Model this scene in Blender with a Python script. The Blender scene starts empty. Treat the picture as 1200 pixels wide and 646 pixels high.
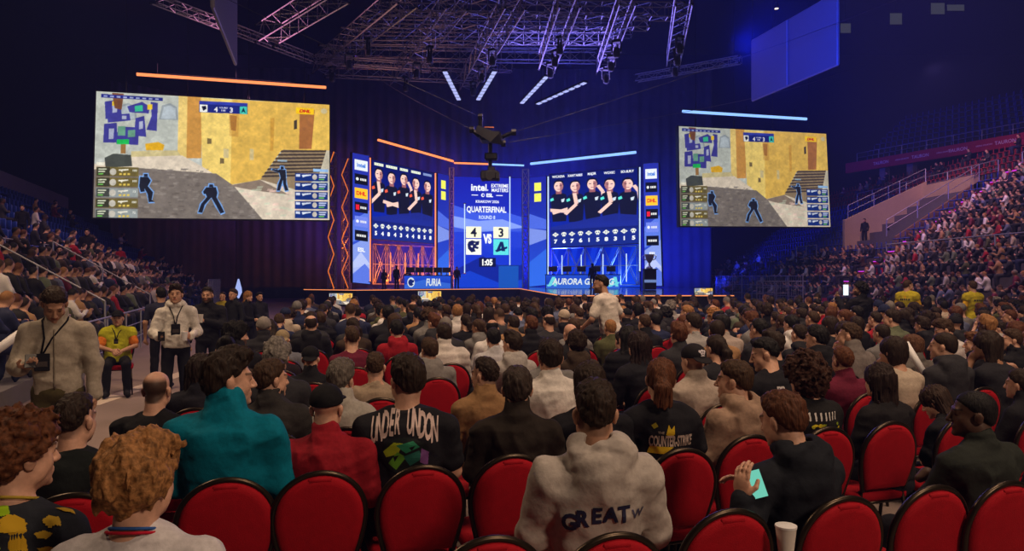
import bpy, math, random
import numpy as np
from mathutils import Vector, Matrix
from mathutils.bvhtree import BVHTree

RND = random.Random(11)
NPR = np.random.default_rng(11)
SC = bpy.context.scene
COL = SC.collection
FPX, CX, HY, CZ = 850.0, 600.0, 325.0, 1.82      # focal length in pixels, centre column, horizon row, eye height


def W(px, py, d):
    """World point seen at pixel (px, py) at distance d."""
    return Vector(((px - CX) * d / FPX, d, CZ - (py - HY) * d / FPX))


def lin(c):
    """sRGB 0-255 triple to linear."""
    out = []
    for v in c[:3]:
        v = v / 255.0
        out.append(v / 12.92 if v <= 0.04045 else ((v + 0.055) / 1.055) ** 2.4)
    return tuple(out)


# ---------------------------------------------------------------- objects and tags
def tag(o, label=None, cat=None, group=None, kind=None):
    if label: o['label'] = label
    if cat: o['category'] = cat
    if group: o['group'] = group
    if kind: o['kind'] = kind
    return o


def link(name, data, parent=None, mats=None):
    o = bpy.data.objects.new(name, data)
    COL.objects.link(o)
    if parent is not None:
        o.parent = parent
    if mats:
        if not isinstance(mats, (list, tuple)): mats = [mats]
        if len(data.materials) == 0:
            for m in mats: data.materials.append(m)
    return o


def empty(name, loc=(0, 0, 0), rz=0.0, scale=1.0):
    o = bpy.data.objects.new(name, None)
    COL.objects.link(o)
    o.empty_display_size = 0.1
    o.location = loc
    o.rotation_euler = (0, 0, rz)
    o.scale = (scale,) * 3
    return o


def mesh_np(name, V, Q, smooth=True):
    V = np.asarray(V, np.float32); Q = np.asarray(Q, np.int32)
    me = bpy.data.meshes.new(name)
    n, k = Q.shape
    me.vertices.add(len(V)); me.vertices.foreach_set('co', V.ravel())
    me.loops.add(n * k); me.loops.foreach_set('vertex_index', Q.ravel())
    me.polygons.add(n); me.polygons.foreach_set('loop_start', np.arange(0, n * k, k, dtype=np.int32))
    me.update(calc_edges=True)
    if smooth:
        me.polygons.foreach_set('use_smooth', np.ones(n, bool))
    me.validate()
    return me


class MB:
    """collects shapes into one mesh"""
    def __init__(s):
        s.v, s.f, s.mi, s.m = [], [], [], 0

    def _add(s, vs, fs):
        b = len(s.v)
        s.v.extend([tuple(v) for v in vs])
        s.f.extend([tuple(b + i for i in f) for f in fs])
        s.mi.extend([s.m] * len(fs))

    def hexa(s, p):
        s._add(p, [(0, 3, 2, 1), (4, 5, 6, 7), (0, 1, 5, 4), (1, 2, 6, 5), (2, 3, 7, 6), (3, 0, 4, 7)])

    def box(s, lo, hi):
        (a, b, c), (d, e, f) = lo, hi
        s.hexa([(a, b, c), (d, b, c), (d, e, c), (a, e, c), (a, b, f), (d, b, f), (d, e, f), (a, e, f)])

    def rbox(s, c, h, bev=0.01, M=None):
        """box with bevelled edges: centre, half sizes"""
        hx, hy, hz = h; b = min(bev, hx * .9, hy * .9, hz * .9)
        vs = []; idx = {}
        for sx in (-1, 1):
            for sy in (-1, 1):
                for sz in (-1, 1):
                    for ax in range(3):
                        q = [hx - b, hy - b, hz - b]; q[ax] += b
                        idx[(sx, sy, sz, ax)] = len(vs)
                        vs.append(Vector((c[0] + sx * q[0], c[1] + sy * q[1], c[2] + sz * q[2])))
        fs = []
        S = (-1, 1)
        for ax in range(3):
            u, w = (ax + 1) % 3, (ax + 2) % 3
            for sg in S:
                def key(su, sw, a=ax):
                    t = [0, 0, 0]; t[ax] = sg; t[u] = su; t[w] = sw
                    return idx[(t[0], t[1], t[2], a)]
                f = [key(-1, -1), key(1, -1), key(1, 1), key(-1, 1)]
                fs.append(f if sg > 0 else f[::-1])
        for ax in range(3):
            u, w = (ax + 1) % 3, (ax + 2) % 3
            for su in S:
                for sw in S:
                    def key(sa, which):
                        t = [0, 0, 0]; t[ax] = sa; t[u] = su; t[w] = sw
                        return idx[(t[0], t[1], t[2], which)]
                    f = [key(-1, u), key(1, u), key(1, w), key(-1, w)]
                    fs.append(f[::-1] if su * sw > 0 else f)
        for sx in S:
            for sy in S:
                for sz in S:
                    f = [idx[(sx, sy, sz, a)] for a in range(3)]
                    fs.append(f if sx * sy * sz > 0 else f[::-1])
        if M is not None: vs = [M @ v for v in vs]
        s._add(vs, fs)

    def tube(s, pts, r, n=8, closed=False, rs=None):
        pts = [Vector(p) for p in pts]
        m = len(pts); rings = []
        prev = None
        for i, p in enumerate(pts):
            if closed: t = pts[(i + 1) % m] - pts[i - 1]
            else: t = pts[min(i + 1, m - 1)] - pts[max(i - 1, 0)]
            t = t.normalized() if t.length > 1e-9 else Vector((0, 0, 1))
            if prev is None:
                ref = Vector((0, 0, 1)) if abs(t.z) < .9 else Vector((1, 0, 0))
                u = t.cross(ref).normalized()
            else:
                u = prev - t * prev.dot(t)
                u = u.normalized() if u.length > 1e-6 else t.orthogonal().normalized()
            prev = u; w = t.cross(u)
            rr = rs[i] if rs else r
            rings.append([p + (u * math.cos(2 * math.pi * j / n) + w * math.sin(2 * math.pi * j / n)) * rr for j in range(n)])
        vs = [v for rg in rings for v in rg]; fs = []
        for i in range(m if closed else m - 1):
            a, b = i * n, ((i + 1) % m) * n
            for j in range(n):
                k = (j + 1) % n
                fs.append((a + j, a + k, b + k, b + j))
        if not closed:
            fs.append(tuple(range(n))[::-1]); fs.append(tuple((m - 1) * n + j for j in range(n)))
        s._add(vs, fs)

    def lathe(s, prof, c=(0, 0, 0), n=20):
        vs = []; fs = []
        for (r, z) in prof:
            for j in range(n):
                a = 2 * math.pi * j / n
                vs.append((c[0] + r * math.cos(a), c[1] + r * math.sin(a), c[2] + z))
        for i in range(len(prof) - 1):
            for j in range(n):
                k = (j + 1) % n
                fs.append((i * n + j, i * n + k, (i + 1) * n + k, (i + 1) * n + j))
        fs.append(tuple(range(n))[::-1]); fs.append(tuple((len(prof) - 1) * n + j for j in range(n)))
        s._add(vs, fs)

    def prism(s, poly, z0, z1):
        n = len(poly)
        vs = [(x, y, z0) for x, y in poly] + [(x, y, z1) for x, y in poly]
        fs = [tuple(range(n))[::-1], tuple(range(n, 2 * n))]
        for i in range(n):
            j = (i + 1) % n
            fs.append((i, j, n + j, n + i))
        s._add(vs, fs)

    def slab(s, q, th):
        """quad of four points with thickness away from its normal"""
        q = [Vector(p) for p in q]
        n = (q[1] - q[0]).cross(q[3] - q[0]).normalized() * th
        s.hexa([p - n for p in q] + q)

    def mesh(s, name, smooth=False):
        me = bpy.data.meshes.new(name)
        me.from_pydata(s.v, [], s.f)
        if max(s.mi, default=0) > 0: me.polygons.foreach_set('material_index', s.mi)
        if smooth is not False:
            me.polygons.foreach_set('use_smooth', [True] * len(me.polygons))
            if smooth is not True: me.set_sharp_from_angle(angle=math.radians(smooth))
        me.update()
        return me

    def build(s, name, mats, parent=None, smooth=False):
        return link(name, s.mesh(name, smooth), parent, mats)


# ---------------------------------------------------------------- materials
def _nodes(name):
    m = bpy.data.materials.new(name); m.use_nodes = True
    nt = m.node_tree; nt.nodes.clear()
    out = nt.nodes.new('ShaderNodeOutputMaterial')
    return m, nt, out


def mat(name, col, rough=.6, metal=0.0, var=.12, scale=8.0, bump=0.0, bscale=60.0, spec=.5, coat=0.0, alpha=1.0):
    """plain procedural surface with noise variation and optional bump"""
    m, nt, out = _nodes(name)
    b = nt.nodes.new('ShaderNodeBsdfPrincipled')
    b.inputs['Roughness'].default_value = rough; b.inputs['Metallic'].default_value = metal
    b.inputs['Specular IOR Level'].default_value = spec
    b.inputs['Alpha'].default_value = alpha
    tc = nt.nodes.new('ShaderNodeTexCoord')
    nz = nt.nodes.new('ShaderNodeTexNoise'); nz.inputs['Scale'].default_value = scale; nz.inputs['Detail'].default_value = 4
    nt.links.new(tc.outputs['Object'], nz.inputs['Vector'])
    mx = nt.nodes.new('ShaderNodeMix'); mx.data_type = 'RGBA'
    mx.inputs['A'].default_value = (*[c * (1 - var) for c in col], 1); mx.inputs['B'].default_value = (*[min(1, c * (1 + var)) for c in col], 1)
    nt.links.new(nz.outputs['Fac'], mx.inputs['Factor'])
    nt.links.new(mx.outputs['Result'], b.inputs['Base Color'])
    if bump:
        n2 = nt.nodes.new('ShaderNodeTexNoise'); n2.inputs['Scale'].default_value = bscale; n2.inputs['Detail'].default_value = 3
        nt.links.new(tc.outputs['Object'], n2.inputs['Vector'])
        bp = nt.nodes.new('ShaderNodeBump'); bp.inputs['Strength'].default_value = bump; bp.inputs['Distance'].default_value = .01
        nt.links.new(n2.outputs['Fac'], bp.inputs['Height']); nt.links.new(bp.outputs['Normal'], b.inputs['Normal'])
    nt.links.new(b.outputs['BSDF'], out.inputs['Surface'])
    return m


def objcol_mat(name, rough, bump, bscale, stretch=(1, 1, 1), var=.25, tint=None, spec=.3, sheen=0.0):
    """surface whose own colour is set per object (each garment, head of hair or skin)"""
    m, nt, out = _nodes(name)
    b = nt.nodes.new('ShaderNodeBsdfPrincipled')
    b.inputs['Roughness'].default_value = rough; b.inputs['Specular IOR Level'].default_value = spec
    if sheen: b.inputs['Sheen Weight'].default_value = sheen
    oi = nt.nodes.new('ShaderNodeObjectInfo')
    tc = nt.nodes.new('ShaderNodeTexCoord'); mp = nt.nodes.new('ShaderNodeMapping')
    mp.inputs['Scale'].default_value = stretch
    nt.links.new(tc.outputs['Object'], mp.inputs['Vector'])
    nz = nt.nodes.new('ShaderNodeTexNoise'); nz.inputs['Scale'].default_value = bscale; nz.inputs['Detail'].default_value = 3
    nt.links.new(mp.outputs['Vector'], nz.inputs['Vector'])
    mr = nt.nodes.new('ShaderNodeMapRange'); mr.inputs['From Min'].default_value = .3; mr.inputs['From Max'].default_value = .7
    mr.inputs['To Min'].default_value = 1 - var; mr.inputs['To Max'].default_value = 1 + var
    nt.links.new(nz.outputs['Fac'], mr.inputs['Value'])
    mu = nt.nodes.new('ShaderNodeVectorMath'); mu.operation = 'SCALE'
    nt.links.new(oi.outputs['Color'], mu.inputs[0]); nt.links.new(mr.outputs['Result'], mu.inputs['Scale'])
    src = mu.outputs[0]
    if tint:
        at = nt.nodes.new('ShaderNodeAttribute'); at.attribute_name = tint
        m2 = nt.nodes.new('ShaderNodeVectorMath'); m2.operation = 'MULTIPLY'
        nt.links.new(src, m2.inputs[0]); nt.links.new(at.outputs['Color'], m2.inputs[1]); src = m2.outputs[0]
    nt.links.new(src, b.inputs['Base Color'])
    bp = nt.nodes.new('ShaderNodeBump'); bp.inputs['Strength'].default_value = bump; bp.inputs['Distance'].default_value = .01
    nt.links.new(nz.outputs['Fac'], bp.inputs['Height']); nt.links.new(bp.outputs['Normal'], b.inputs['Normal'])
    nt.links.new(b.outputs['BSDF'], out.inputs['Surface'])
    return m


def attr_mat(name, attr, emit=0.0, rough=.7):
    """colour read from the mesh: printed cloth, a crowd's clothes, or (emit) the picture on an LED screen"""
    m, nt, out = _nodes(name)
    at = nt.nodes.new('ShaderNodeAttribute'); at.attribute_name = attr
    if emit:
        e = nt.nodes.new('ShaderNodeEmission'); e.inputs['Strength'].default_value = emit
        nt.links.new(at.outputs['Color'], e.inputs['Color']); nt.links.new(e.outputs['Emission'], out.inputs['Surface'])
        m.cycles.emission_sampling = 'NONE'
    else:
        b = nt.nodes.new('ShaderNodeBsdfPrincipled'); b.inputs['Roughness'].default_value = rough
        b.inputs['Specular IOR Level'].default_value = .25
        nt.links.new(at.outputs['Color'], b.inputs['Base Color']); nt.links.new(b.outputs['BSDF'], out.inputs['Surface'])
    return m


def emit_mat(name, col, s, sample=True):
    m, nt, out = _nodes(name)
    e = nt.nodes.new('ShaderNodeEmission'); e.inputs['Color'].default_value = (*col, 1); e.inputs['Strength'].default_value = s
    nt.links.new(e.outputs['Emission'], out.inputs['Surface'])
    if not sample: m.cycles.emission_sampling = 'NONE'
    return m


M = {}
M['cloth'] = objcol_mat('cloth', .85, .25, 45, var=.12, spec=.15, sheen=.0)
M['hair'] = objcol_mat('hair', .6, .5, 55, stretch=(2.2, 2.2, .35), var=.5, spec=.18)
M['curls'] = objcol_mat('curls', .65, .6, 60, var=.6, spec=.15)
M['skin'] = objcol_mat('skin', .55, .06, 60, var=.08, tint='tint', spec=.35)
M['crowd'] = attr_mat('crowd_clothes', 'Col')
M['screen'] = attr_mat('led_picture', 'Col', emit=1.0)
M['screen_dim'] = attr_mat('led_picture_dim', 'Col', emit=.8)
M['black'] = mat('black_paint', (.008, .008, .01), .55)
M['black_metal'] = mat('black_metal', (.02, .02, .022), .4, .7)
M['dark_plastic'] = mat('dark_plastic', (.012, .012, .014), .45)
M['chair_frame'] = mat('bronze_tube', (.045, .033, .022), .32, .85, bump=.02)
M['red_fabric'] = mat('red_upholstery', lin((158, 8, 24)), .8, bump=.25, bscale=220, var=.18, scale=30, spec=.2)
M['truss'] = mat('truss_aluminium', (.32, .32, .36), .4, .8, var=.2)
M['rail'] = mat('galvanised_rail', (.34, .34, .38), .45, .6, var=.2)
M['white_plastic'] = mat('white_plastic', (.7, .7, .7), .5)
M['paper'] = mat('paper_cup', (.62, .58, .53), .8)
M['navy_print'] = mat('navy_print', lin((24, 26, 52)), .8)
# ---------------------------------------------------------------- figures: smooth implicit bodies meshed with surface nets
def axis_grid(lo, hi, h, fine=()):
    """axis positions with step h, finer inside the (lo, hi, step) intervals"""
    out = [lo]
    while out[-1] < hi:
        x = out[-1]; st = h
        for a, b, s in fine:
            if a <= x < b: st = min(st, s)
            elif x < a < x + st: st = min(st, max(a - x, s))
        out.append(x + st)
    return np.array(out, np.float32)


def vnoise(X, Y, Z, seed=0):
    """value noise on broadcastable coordinates"""
    X, Y, Z = np.broadcast_arrays(X, Y, Z)
    xi, yi, zi = np.floor(X).astype(np.int64), np.floor(Y).astype(np.int64), np.floor(Z).astype(np.int64)
    fx, fy, fz = X - xi, Y - yi, Z - zi
    fx = fx * fx * (3 - 2 * fx); fy = fy * fy * (3 - 2 * fy); fz = fz * fz * (3 - 2 * fz)

    def h(i, j, k):
        n = (i * 374761393 + j * 668265263 + k * 2147483647 + seed * 974634777) & 0xffffffff
        n = ((n ^ (n >> 13)) * 1274126177) & 0xffffffff
        return ((n ^ (n >> 16)) & 0xffff) / 32767.5 - 1.0
    r = 0
    for a in (0, 1):
        wx = fx if a else 1 - fx
        for b in (0, 1):
            wy = fy if b else 1 - fy
            for c in (0, 1):
                r = r + wx * wy * (fz if c else 1 - fz) * h(xi + a, yi + b, zi + c)
    return r.astype(np.float32)


class Field:
    def __init__(s, xs, ys, zs):
        s.ax = (xs, ys, zs)
        s.F = np.full((len(xs), len(ys), len(zs)), .5, np.float32)

    def win(s, lo, hi):
        sl = []; ar = []
        for i, a in enumerate(s.ax):
            i0 = max(0, int(np.searchsorted(a, lo[i])) - 1); i1 = min(len(a), int(np.searchsorted(a, hi[i])) + 1)
            if i1 <= i0: return None, None
            sl.append(slice(i0, i1)); sh = [1, 1, 1]; sh[i] = -1
            ar.append(a[i0:i1].reshape(sh))
        return tuple(sl), ar

    def put(s, sl, d, k, op):
        f = s.F[sl]
        if op == 'u':
            h = np.clip(.5 + .5 * (f - d) / k, 0, 1); r = f * (1 - h) + d * h - k * h * (1 - h)
        elif op == 's':
            d = -d; h = np.clip(.5 - .5 * (f - d) / k, 0, 1); r = f * (1 - h) + d * h + k * h * (1 - h)
        s.F[sl] = r

    def cone(s, a, b, ra, rb, k=.02, op='u'):
        a = np.array(a, float); b = np.array(b, float); mg = k + .03
        R = max(ra, rb) + mg
        sl, P = s.win(np.minimum(a, b) - R, np.maximum(a, b) + R)
        if sl is None: return
        ab = b - a; L2 = max(float(ab @ ab), 1e-9)
        t = np.clip(((P[0] - a[0]) * ab[0] + (P[1] - a[1]) * ab[1] + (P[2] - a[2]) * ab[2]) / L2, 0, 1)
        d = np.sqrt((P[0] - a[0] - t * ab[0]) ** 2 + (P[1] - a[1] - t * ab[1]) ** 2 + (P[2] - a[2] - t * ab[2]) ** 2) - (ra + (rb - ra) * t)
        s.put(sl, d.astype(np.float32), k, op)

    def ell(s, c, r, k=.02, R=None, op='u'):
        c = np.array(c, float); r = np.array(r, float); mg = k + .03
        m = max(r) + mg
        sl, P = s.win(c - m, c + m)
        if sl is None: return
        q = [P[i] - c[i] for i in range(3)]
        if R is not None:
            q = [q[0] * R[0][i] + q[1] * R[1][i] + q[2] * R[2][i] for i in range(3)]
        k0 = np.sqrt((q[0] / r[0]) ** 2 + (q[1] / r[1]) ** 2 + (q[2] / r[2]) ** 2)
        k1 = np.sqrt((q[0] / r[0] ** 2) ** 2 + (q[1] / r[1] ** 2) ** 2 + (q[2] / r[2] ** 2) ** 2)
        d = k0 * (k0 - 1) / np.maximum(k1, 1e-6)
        s.put(sl, d.astype(np.float32), k, op)

    def loft(s, p0, p1, right, ts, cs, As, Bs, k=.02):
        """elliptical tube along p0-p1; cs: forward offset of the centre, As/Bs half width/depth per t"""
        p0 = np.array(p0, float); p1 = np.array(p1, float); u = p1 - p0; L = np.linalg.norm(u); u = u / L
        right = np.array(right, float); right = right - u * (right @ u); right /= np.linalg.norm(right)
        fw = np.cross(u, right)
        m = max(max(As), max(Bs)) + k + .06
        sl, P = s.win(np.minimum(p0, p1) - m, np.maximum(p0, p1) + m)
        q = [P[i] - p0[i] for i in range(3)]
        t = (q[0] * u[0] + q[1] * u[1] + q[2] * u[2]) / L
        x = q[0] * right[0] + q[1] * right[1] + q[2] * right[2]
        y = q[0] * fw[0] + q[1] * fw[1] + q[2] * fw[2]
        tt = np.clip(t, ts[0], ts[-1])
        A = np.interp(tt, ts, As); B = np.interp(tt, ts, Bs); c = np.interp(tt, ts, cs)
        over = (t - tt) * L
        kk = np.sqrt((x / A) ** 2 + ((y - c) / B) ** 2)
        d = (kk - 1) * np.minimum(A, B)
        d = np.where(np.abs(over) > 0, np.where(d > 0, np.sqrt(d * d + over * over), np.maximum(d, np.abs(over))), d)
        s.put(sl, d.astype(np.float32), k, 'u')

    def noise(s, amp, sc, seed=0, st=(1, 1, 1)):
        band = np.abs(s.F) < amp * 2 + .03
        i = np.nonzero(band)
        x, y, z = (s.ax[n][i[n]] for n in range(3))
        s.F[i] -= amp * vnoise(x * sc * st[0], y * sc * st[1], z * sc * st[2], seed)

    def creases(s, amp, sc, seed=0, st=(1, 1, 1)):
        """sharp-crested ripples: pulls and creases in cloth"""
        band = np.abs(s.F) < amp * 2 + .03
        i = np.nonzero(band)
        x, y, z = (s.ax[n][i[n]] for n in range(3))
        x, z = x + .45 * z, z - .35 * x
        n = 1 - 2.2 * np.abs(vnoise(x * sc * st[0], y * sc * st[1], z * sc * st[2], seed))
        s.F[i] -= amp * np.clip(n, -.4, 1).astype(np.float32)

    def nets(s):
        F = s.F; S = F < 0; nx, ny, nz = S.shape
        cnt = np.zeros((nx - 1, ny - 1, nz - 1), np.int8)
        for a in (0, 1):
            for b in (0, 1):
                for c in (0, 1):
                    cnt += S[a:nx - 1 + a, b:ny - 1 + b, c:nz - 1 + c]
        act = (cnt > 0) & (cnt < 8)
        ids = np.argwhere(act)
        idx = np.full(act.shape, -1, np.int32); idx[act] = np.arange(len(ids))
        acc = np.zeros((len(ids), 3)); num = np.zeros(len(ids))
        i, j, k = ids.T
        for axis in range(3):
            for o1 in (0, 1):
                for o2 in (0, 1):
                    o = [0, 0, 0]; o[(axis + 1) % 3] = o1; o[(axis + 2) % 3] = o2
                    ia = [i + o[0], j + o[1], k + o[2]]; ib = [ia[0].copy(), ia[1].copy(), ia[2].copy()]; ib[axis] = ib[axis] + 1
                    fa = F[ia[0], ia[1], ia[2]]; fb = F[ib[0], ib[1], ib[2]]
                    m = (fa < 0) != (fb < 0)
                    t = np.where(m, fa / np.where(m, fa - fb, 1), 0)
                    for ax in range(3):
                        pa = s.ax[ax][ia[ax]]; pb = s.ax[ax][ib[ax]]
                        acc[:, ax] += np.where(m, pa + (pb - pa) * t, 0)
                    num += m
        V = acc / np.maximum(num, 1)[:, None]
        Q = []
        for axis in range(3):
            u, w = (axis + 1) % 3, (axis + 2) % 3
            a0 = [slice(None)] * 3; a1 = [slice(None)] * 3
            a0[axis] = slice(0, -1); a1[axis] = slice(1, None)
            A, B = S[tuple(a0)], S[tuple(a1)]
            ch = A != B
            e = np.argwhere(ch)
            ok = (e[:, u] > 0) & (e[:, w] > 0) & (e[:, u] < S.shape[u] - 1) & (e[:, w] < S.shape[w] - 1)
            e = e[ok]
            ins = A[e[:, 0], e[:, 1], e[:, 2]]

            def cell(du, dw):
                c = e.copy(); c[:, u] += du; c[:, w] += dw
                return idx[c[:, 0], c[:, 1], c[:, 2]]
            q = np.stack([cell(-1, -1), cell(0, -1), cell(0, 0), cell(-1, 0)], 1)
            q[~ins] = q[~ins][:, ::-1]
            Q.append(q)
        Q = np.concatenate(Q)
        Q = Q[(Q >= 0).all(1)]
        return V, Q


def biggest(V, Q):
    """keep the largest connected piece"""
    lab = np.arange(len(V))
    E = np.concatenate([Q[:, [0, 1]], Q[:, [1, 2]], Q[:, [2, 3]]])
    while True:
        m = np.minimum(lab[E[:, 0]], lab[E[:, 1]])
        new = lab.copy(); np.minimum.at(new, E[:, 0], m); np.minimum.at(new, E[:, 1], m)
        new = new[new]
        if (new == lab).all(): break
        lab = new
    u, c = np.unique(lab, return_counts=True)
    if len(u) == 1: return V, Q
    keep = lab == u[np.argmax(c)]
    mp = np.cumsum(keep) - 1
    return V[keep], mp[Q[keep[Q[:, 0]]]]


def rotm(yaw=0, pitch=0, roll=0):
    """yaw about z (left positive), pitch about x (up positive), roll about y"""
    return np.array((Matrix.Rotation(yaw, 3, 'Z') @ Matrix.Rotation(pitch, 3, 'X') @ Matrix.Rotation(roll, 3, 'Y')))


def V3(*a): return np.array(a, float)


def seated(lean=0.05, yaw=0.0, pitch=0.0, roll=0.0, arms='lap', wide=1.0, slump=0.0, twist=0.0):
    """joints of a seated figure, hips over the origin, facing +y"""
    J = {'sit': True}
    hip = V3(0, 0, .53); L = .53
    up = V3(0, math.sin(lean), math.cos(lean))
    neck = hip + up * L
    J['hip'], J['neck'] = hip, neck
    J['right'] = rotm(twist) @ V3(1, 0, 0)
    J['wide'] = wide
    sh = neck - up * .098
    J['sh'] = [sh + J['right'] * (sx * .172 * wide) + V3(0, -.01 + slump * .04, -slump * .02) for sx in (-1, 1)]
    hc = neck + V3(0, .03 + .10 * math.sin(lean) + .03 * slump, .137)
    hc += V3(0, max(0, -math.sin(pitch)) * .075, -max(0, -math.sin(pitch)) * .035)
    J['head'], J['HR'] = hc, rotm(yaw, pitch, roll)
    z0 = neck[2] - 1.06; y0 = neck[1]
    J['el'], J['wr'], J['hd'], J['pn'] = [], [], [], []
    for q, sx in enumerate((-1, 1)):
        a = arms if isinstance(arms, str) else arms[q]
        if a == 'lap': e, w, d = V3(.232, y0 * .6 + .05, .735), V3(.13, .29, .655), V3(-.5, .8, -.1)
        elif a == 'wide': e, w, d = V3(.258, y0 * .6 + .03, .745), V3(.18, .27, .645), V3(-.3, .9, -.15)
        elif a == 'crossed': e, w, d = V3(.235, y0 * .6 + .11, .78), V3(-.02, .235, .82 + .02 * sx), V3(-.9, .2, .1)
        elif a == 'phone': e, w, d = V3(.225, y0 * .7 + .10, .76), V3(.075, y0 + .30, .87), V3(-.35, .5, .6)
        elif a == 'chin': e, w, d = V3(.19, y0 * .8 + .20, .79), V3(.06, y0 + .165, 1.03 + z0), V3(-.3, -.2, .9)
        elif a == 'up': e, w, d = V3(.30, y0 * .8 + .13, .86), V3(.24, y0 + .28, 1.12 + z0), V3(-.1, .3, .95)
        elif a == 'raise': e, w, d = V3(.29, y0 + .06, .83), V3(.30, y0 + .16, 1.04 + z0), V3(-.05, .25, .95)
        else: e, w, d = a
        m = V3(sx, 1, 1)
        if isinstance(a, tuple): m = V3(1, 1, 1)
        J['el'].append(e * m); J['wr'].append(w * m); J['hd'].append(d * m / np.linalg.norm(d))
        J['pn'].append(V3(-sx * .8, .2, -.5))
    J['hipj'] = [V3(-.09, .02, .535), V3(.09, .02, .535)]
    J['kn'] = [V3(-.13 * wide, .43, .505), V3(.13 * wide, .43, .505)]
    J['an'] = [V3(-.14, .40, .10), V3(.14, .40, .10)]
    J['toe'] = [V3(-.16, .56, .045), V3(.16, .56, .045)]
    return J


def standing(lean=0.0, yaw=0, pitch=0, roll=0, wide=1.0, el=None, wr=None, hd=None, kn=None, an=None, twist=0.0, hip=(0, 0, .93)):
    J = {'sit': False}
    hip = V3(*hip); L = .545
    up = V3(0, math.sin(lean), math.cos(lean)); neck = hip + up * L
    J['hip'], J['neck'], J['wide'] = hip, neck, wide
    J['right'] = rotm(twist) @ V3(1, 0, 0)
    sh = neck - up * .094
    J['sh'] = [sh + J['right'] * sx * .178 * wide for sx in (-1, 1)]
    J['head'] = neck + V3(0, .025 + .1 * math.sin(lean) + max(0, -math.sin(pitch)) * .07, .137 - max(0, -math.sin(pitch)) * .03)
    J['HR'] = rotm(yaw, pitch, roll)
    y0 = neck[1]
    J['el'] = [V3(*p) for p in (el or [(-.24, y0 * .6 - .03, 1.14), (.24, y0 * .6 - .03, 1.14)])]
    J['wr'] = [V3(*p) for p in (wr or [(-.25, y0 * .5 + .06, .89), (.25, y0 * .5 + .06, .89)])]
    hd = hd or [(0, .15, -1), (0, .15, -1)]
    J['hd'] = [V3(*d) / np.linalg.norm(V3(*d)) for d in hd]
    J['pn'] = [V3(.9, .1, 0), V3(-.9, .1, 0)]
    J['hipj'] = [hip + V3(sx * .09, 0, -.02) for sx in (-1, 1)]
    J['kn'] = [V3(*p) for p in (kn or [(-.105, .03, .50), (.105, .03, .50)])]
    J['an'] = [V3(*p) for p in (an or [(-.11, -.02, .09), (.12, -.01, .09)])]
    J['toe'] = [a + V3(.03 * sx, .17, -.045) for a, sx in zip(J['an'], (-1, 1))]
    return J


TORSO_T = [0.0, .12, .30, .52, .72, .86, .97]
TORSO_A = [.165, .168, .152, .158, .172, .150, .080]
TORSO_B = [.120, .122, .110, .115, .118, .100, .065]
TORSO_C = [.0, .0, .012, .0, -.012, -.018, -.010]


def put_torso(f, J, grow=0.0, k=.03, t0=0.0, belly=0.0):
    w = J['wide']
    ts = TORSO_T
    A = [a * (w if 0 < i < 6 else 1) + grow for i, a in enumerate(TORSO_A)]
    B = [b * (.5 + .5 * w) + grow + (belly if i in (0, 1, 2) else 0) for i, b in enumerate(TORSO_B)]
    C = [c + (belly * .8 if i in (0, 1, 2) else 0) for i, c in enumerate(TORSO_C)]
    p0, p1 = J['hip'], J['neck']
    if t0:
        p0 = p0 + (p1 - p0) * 0
    f.loft(p0, p1, J['right'], ts, C, A, B, k)
    up = (p1 - p0) / np.linalg.norm(p1 - p0)
    for s in J['sh']:
        f.cone(p1 - up * .012 + (s - p1) * .16, s, .046 + grow, .058 + grow, .045)


def put_head(f, J, full=True):
    hc, R = J['head'], J['HR']

    def P(x, y, z): return hc + R @ V3(x, y, z)

    def E(c, r, k=.02, op='u'): f.ell(P(*c), r, k, R, op)
    E((0, -.012, .038), (.074, .094, .078), .02)
    E((0, .028, -.028), (.058, .066, .086), .03)
    E((0, .046, -.084), (.040, .043, .036), .03)
    if full:
        for s in (-1, 1):
            E((s * .036, .052, -.034), (.024, .026, .030), .02)
            E((s * .055, .005, -.065), (.012, .035, .025), .03)
            E((s * .031, .100, .002), (.019, .014, .011), .010, 's')
            E((s * .0305, .079, .001), (.013, .014, .0115), .004)
            E((s * .076, -.010, -.012), (.009, .021, .033), .008)
            E((s * .084, -.014, -.004), (.006, .016, .020), .006)
        f.cone(P(-.036, .083, .022), P(.036, .083, .022), .011, .011, .015)
        f.cone(P(0, .092, .010), P(0, .114, -.034), .008, .0125, .012)
        for s in (-1, 1): E((s * .011, .103, -.038), (.009, .010, .008), .006)
        f.cone(P(-.018, .090, -.062), P(.018, .090, -.062), .0065, .0065, .008)
        f.cone(P(-.015, .088, -.073), P(.015, .088, -.073), .0075, .0075, .008)
        E((0, .082, -.106), (.020, .016, .014), .015)
    f.cone(P(0, -.028, -.055), J['neck'] + V3(0, -.01, -.03), .054, .064, .025)


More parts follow.
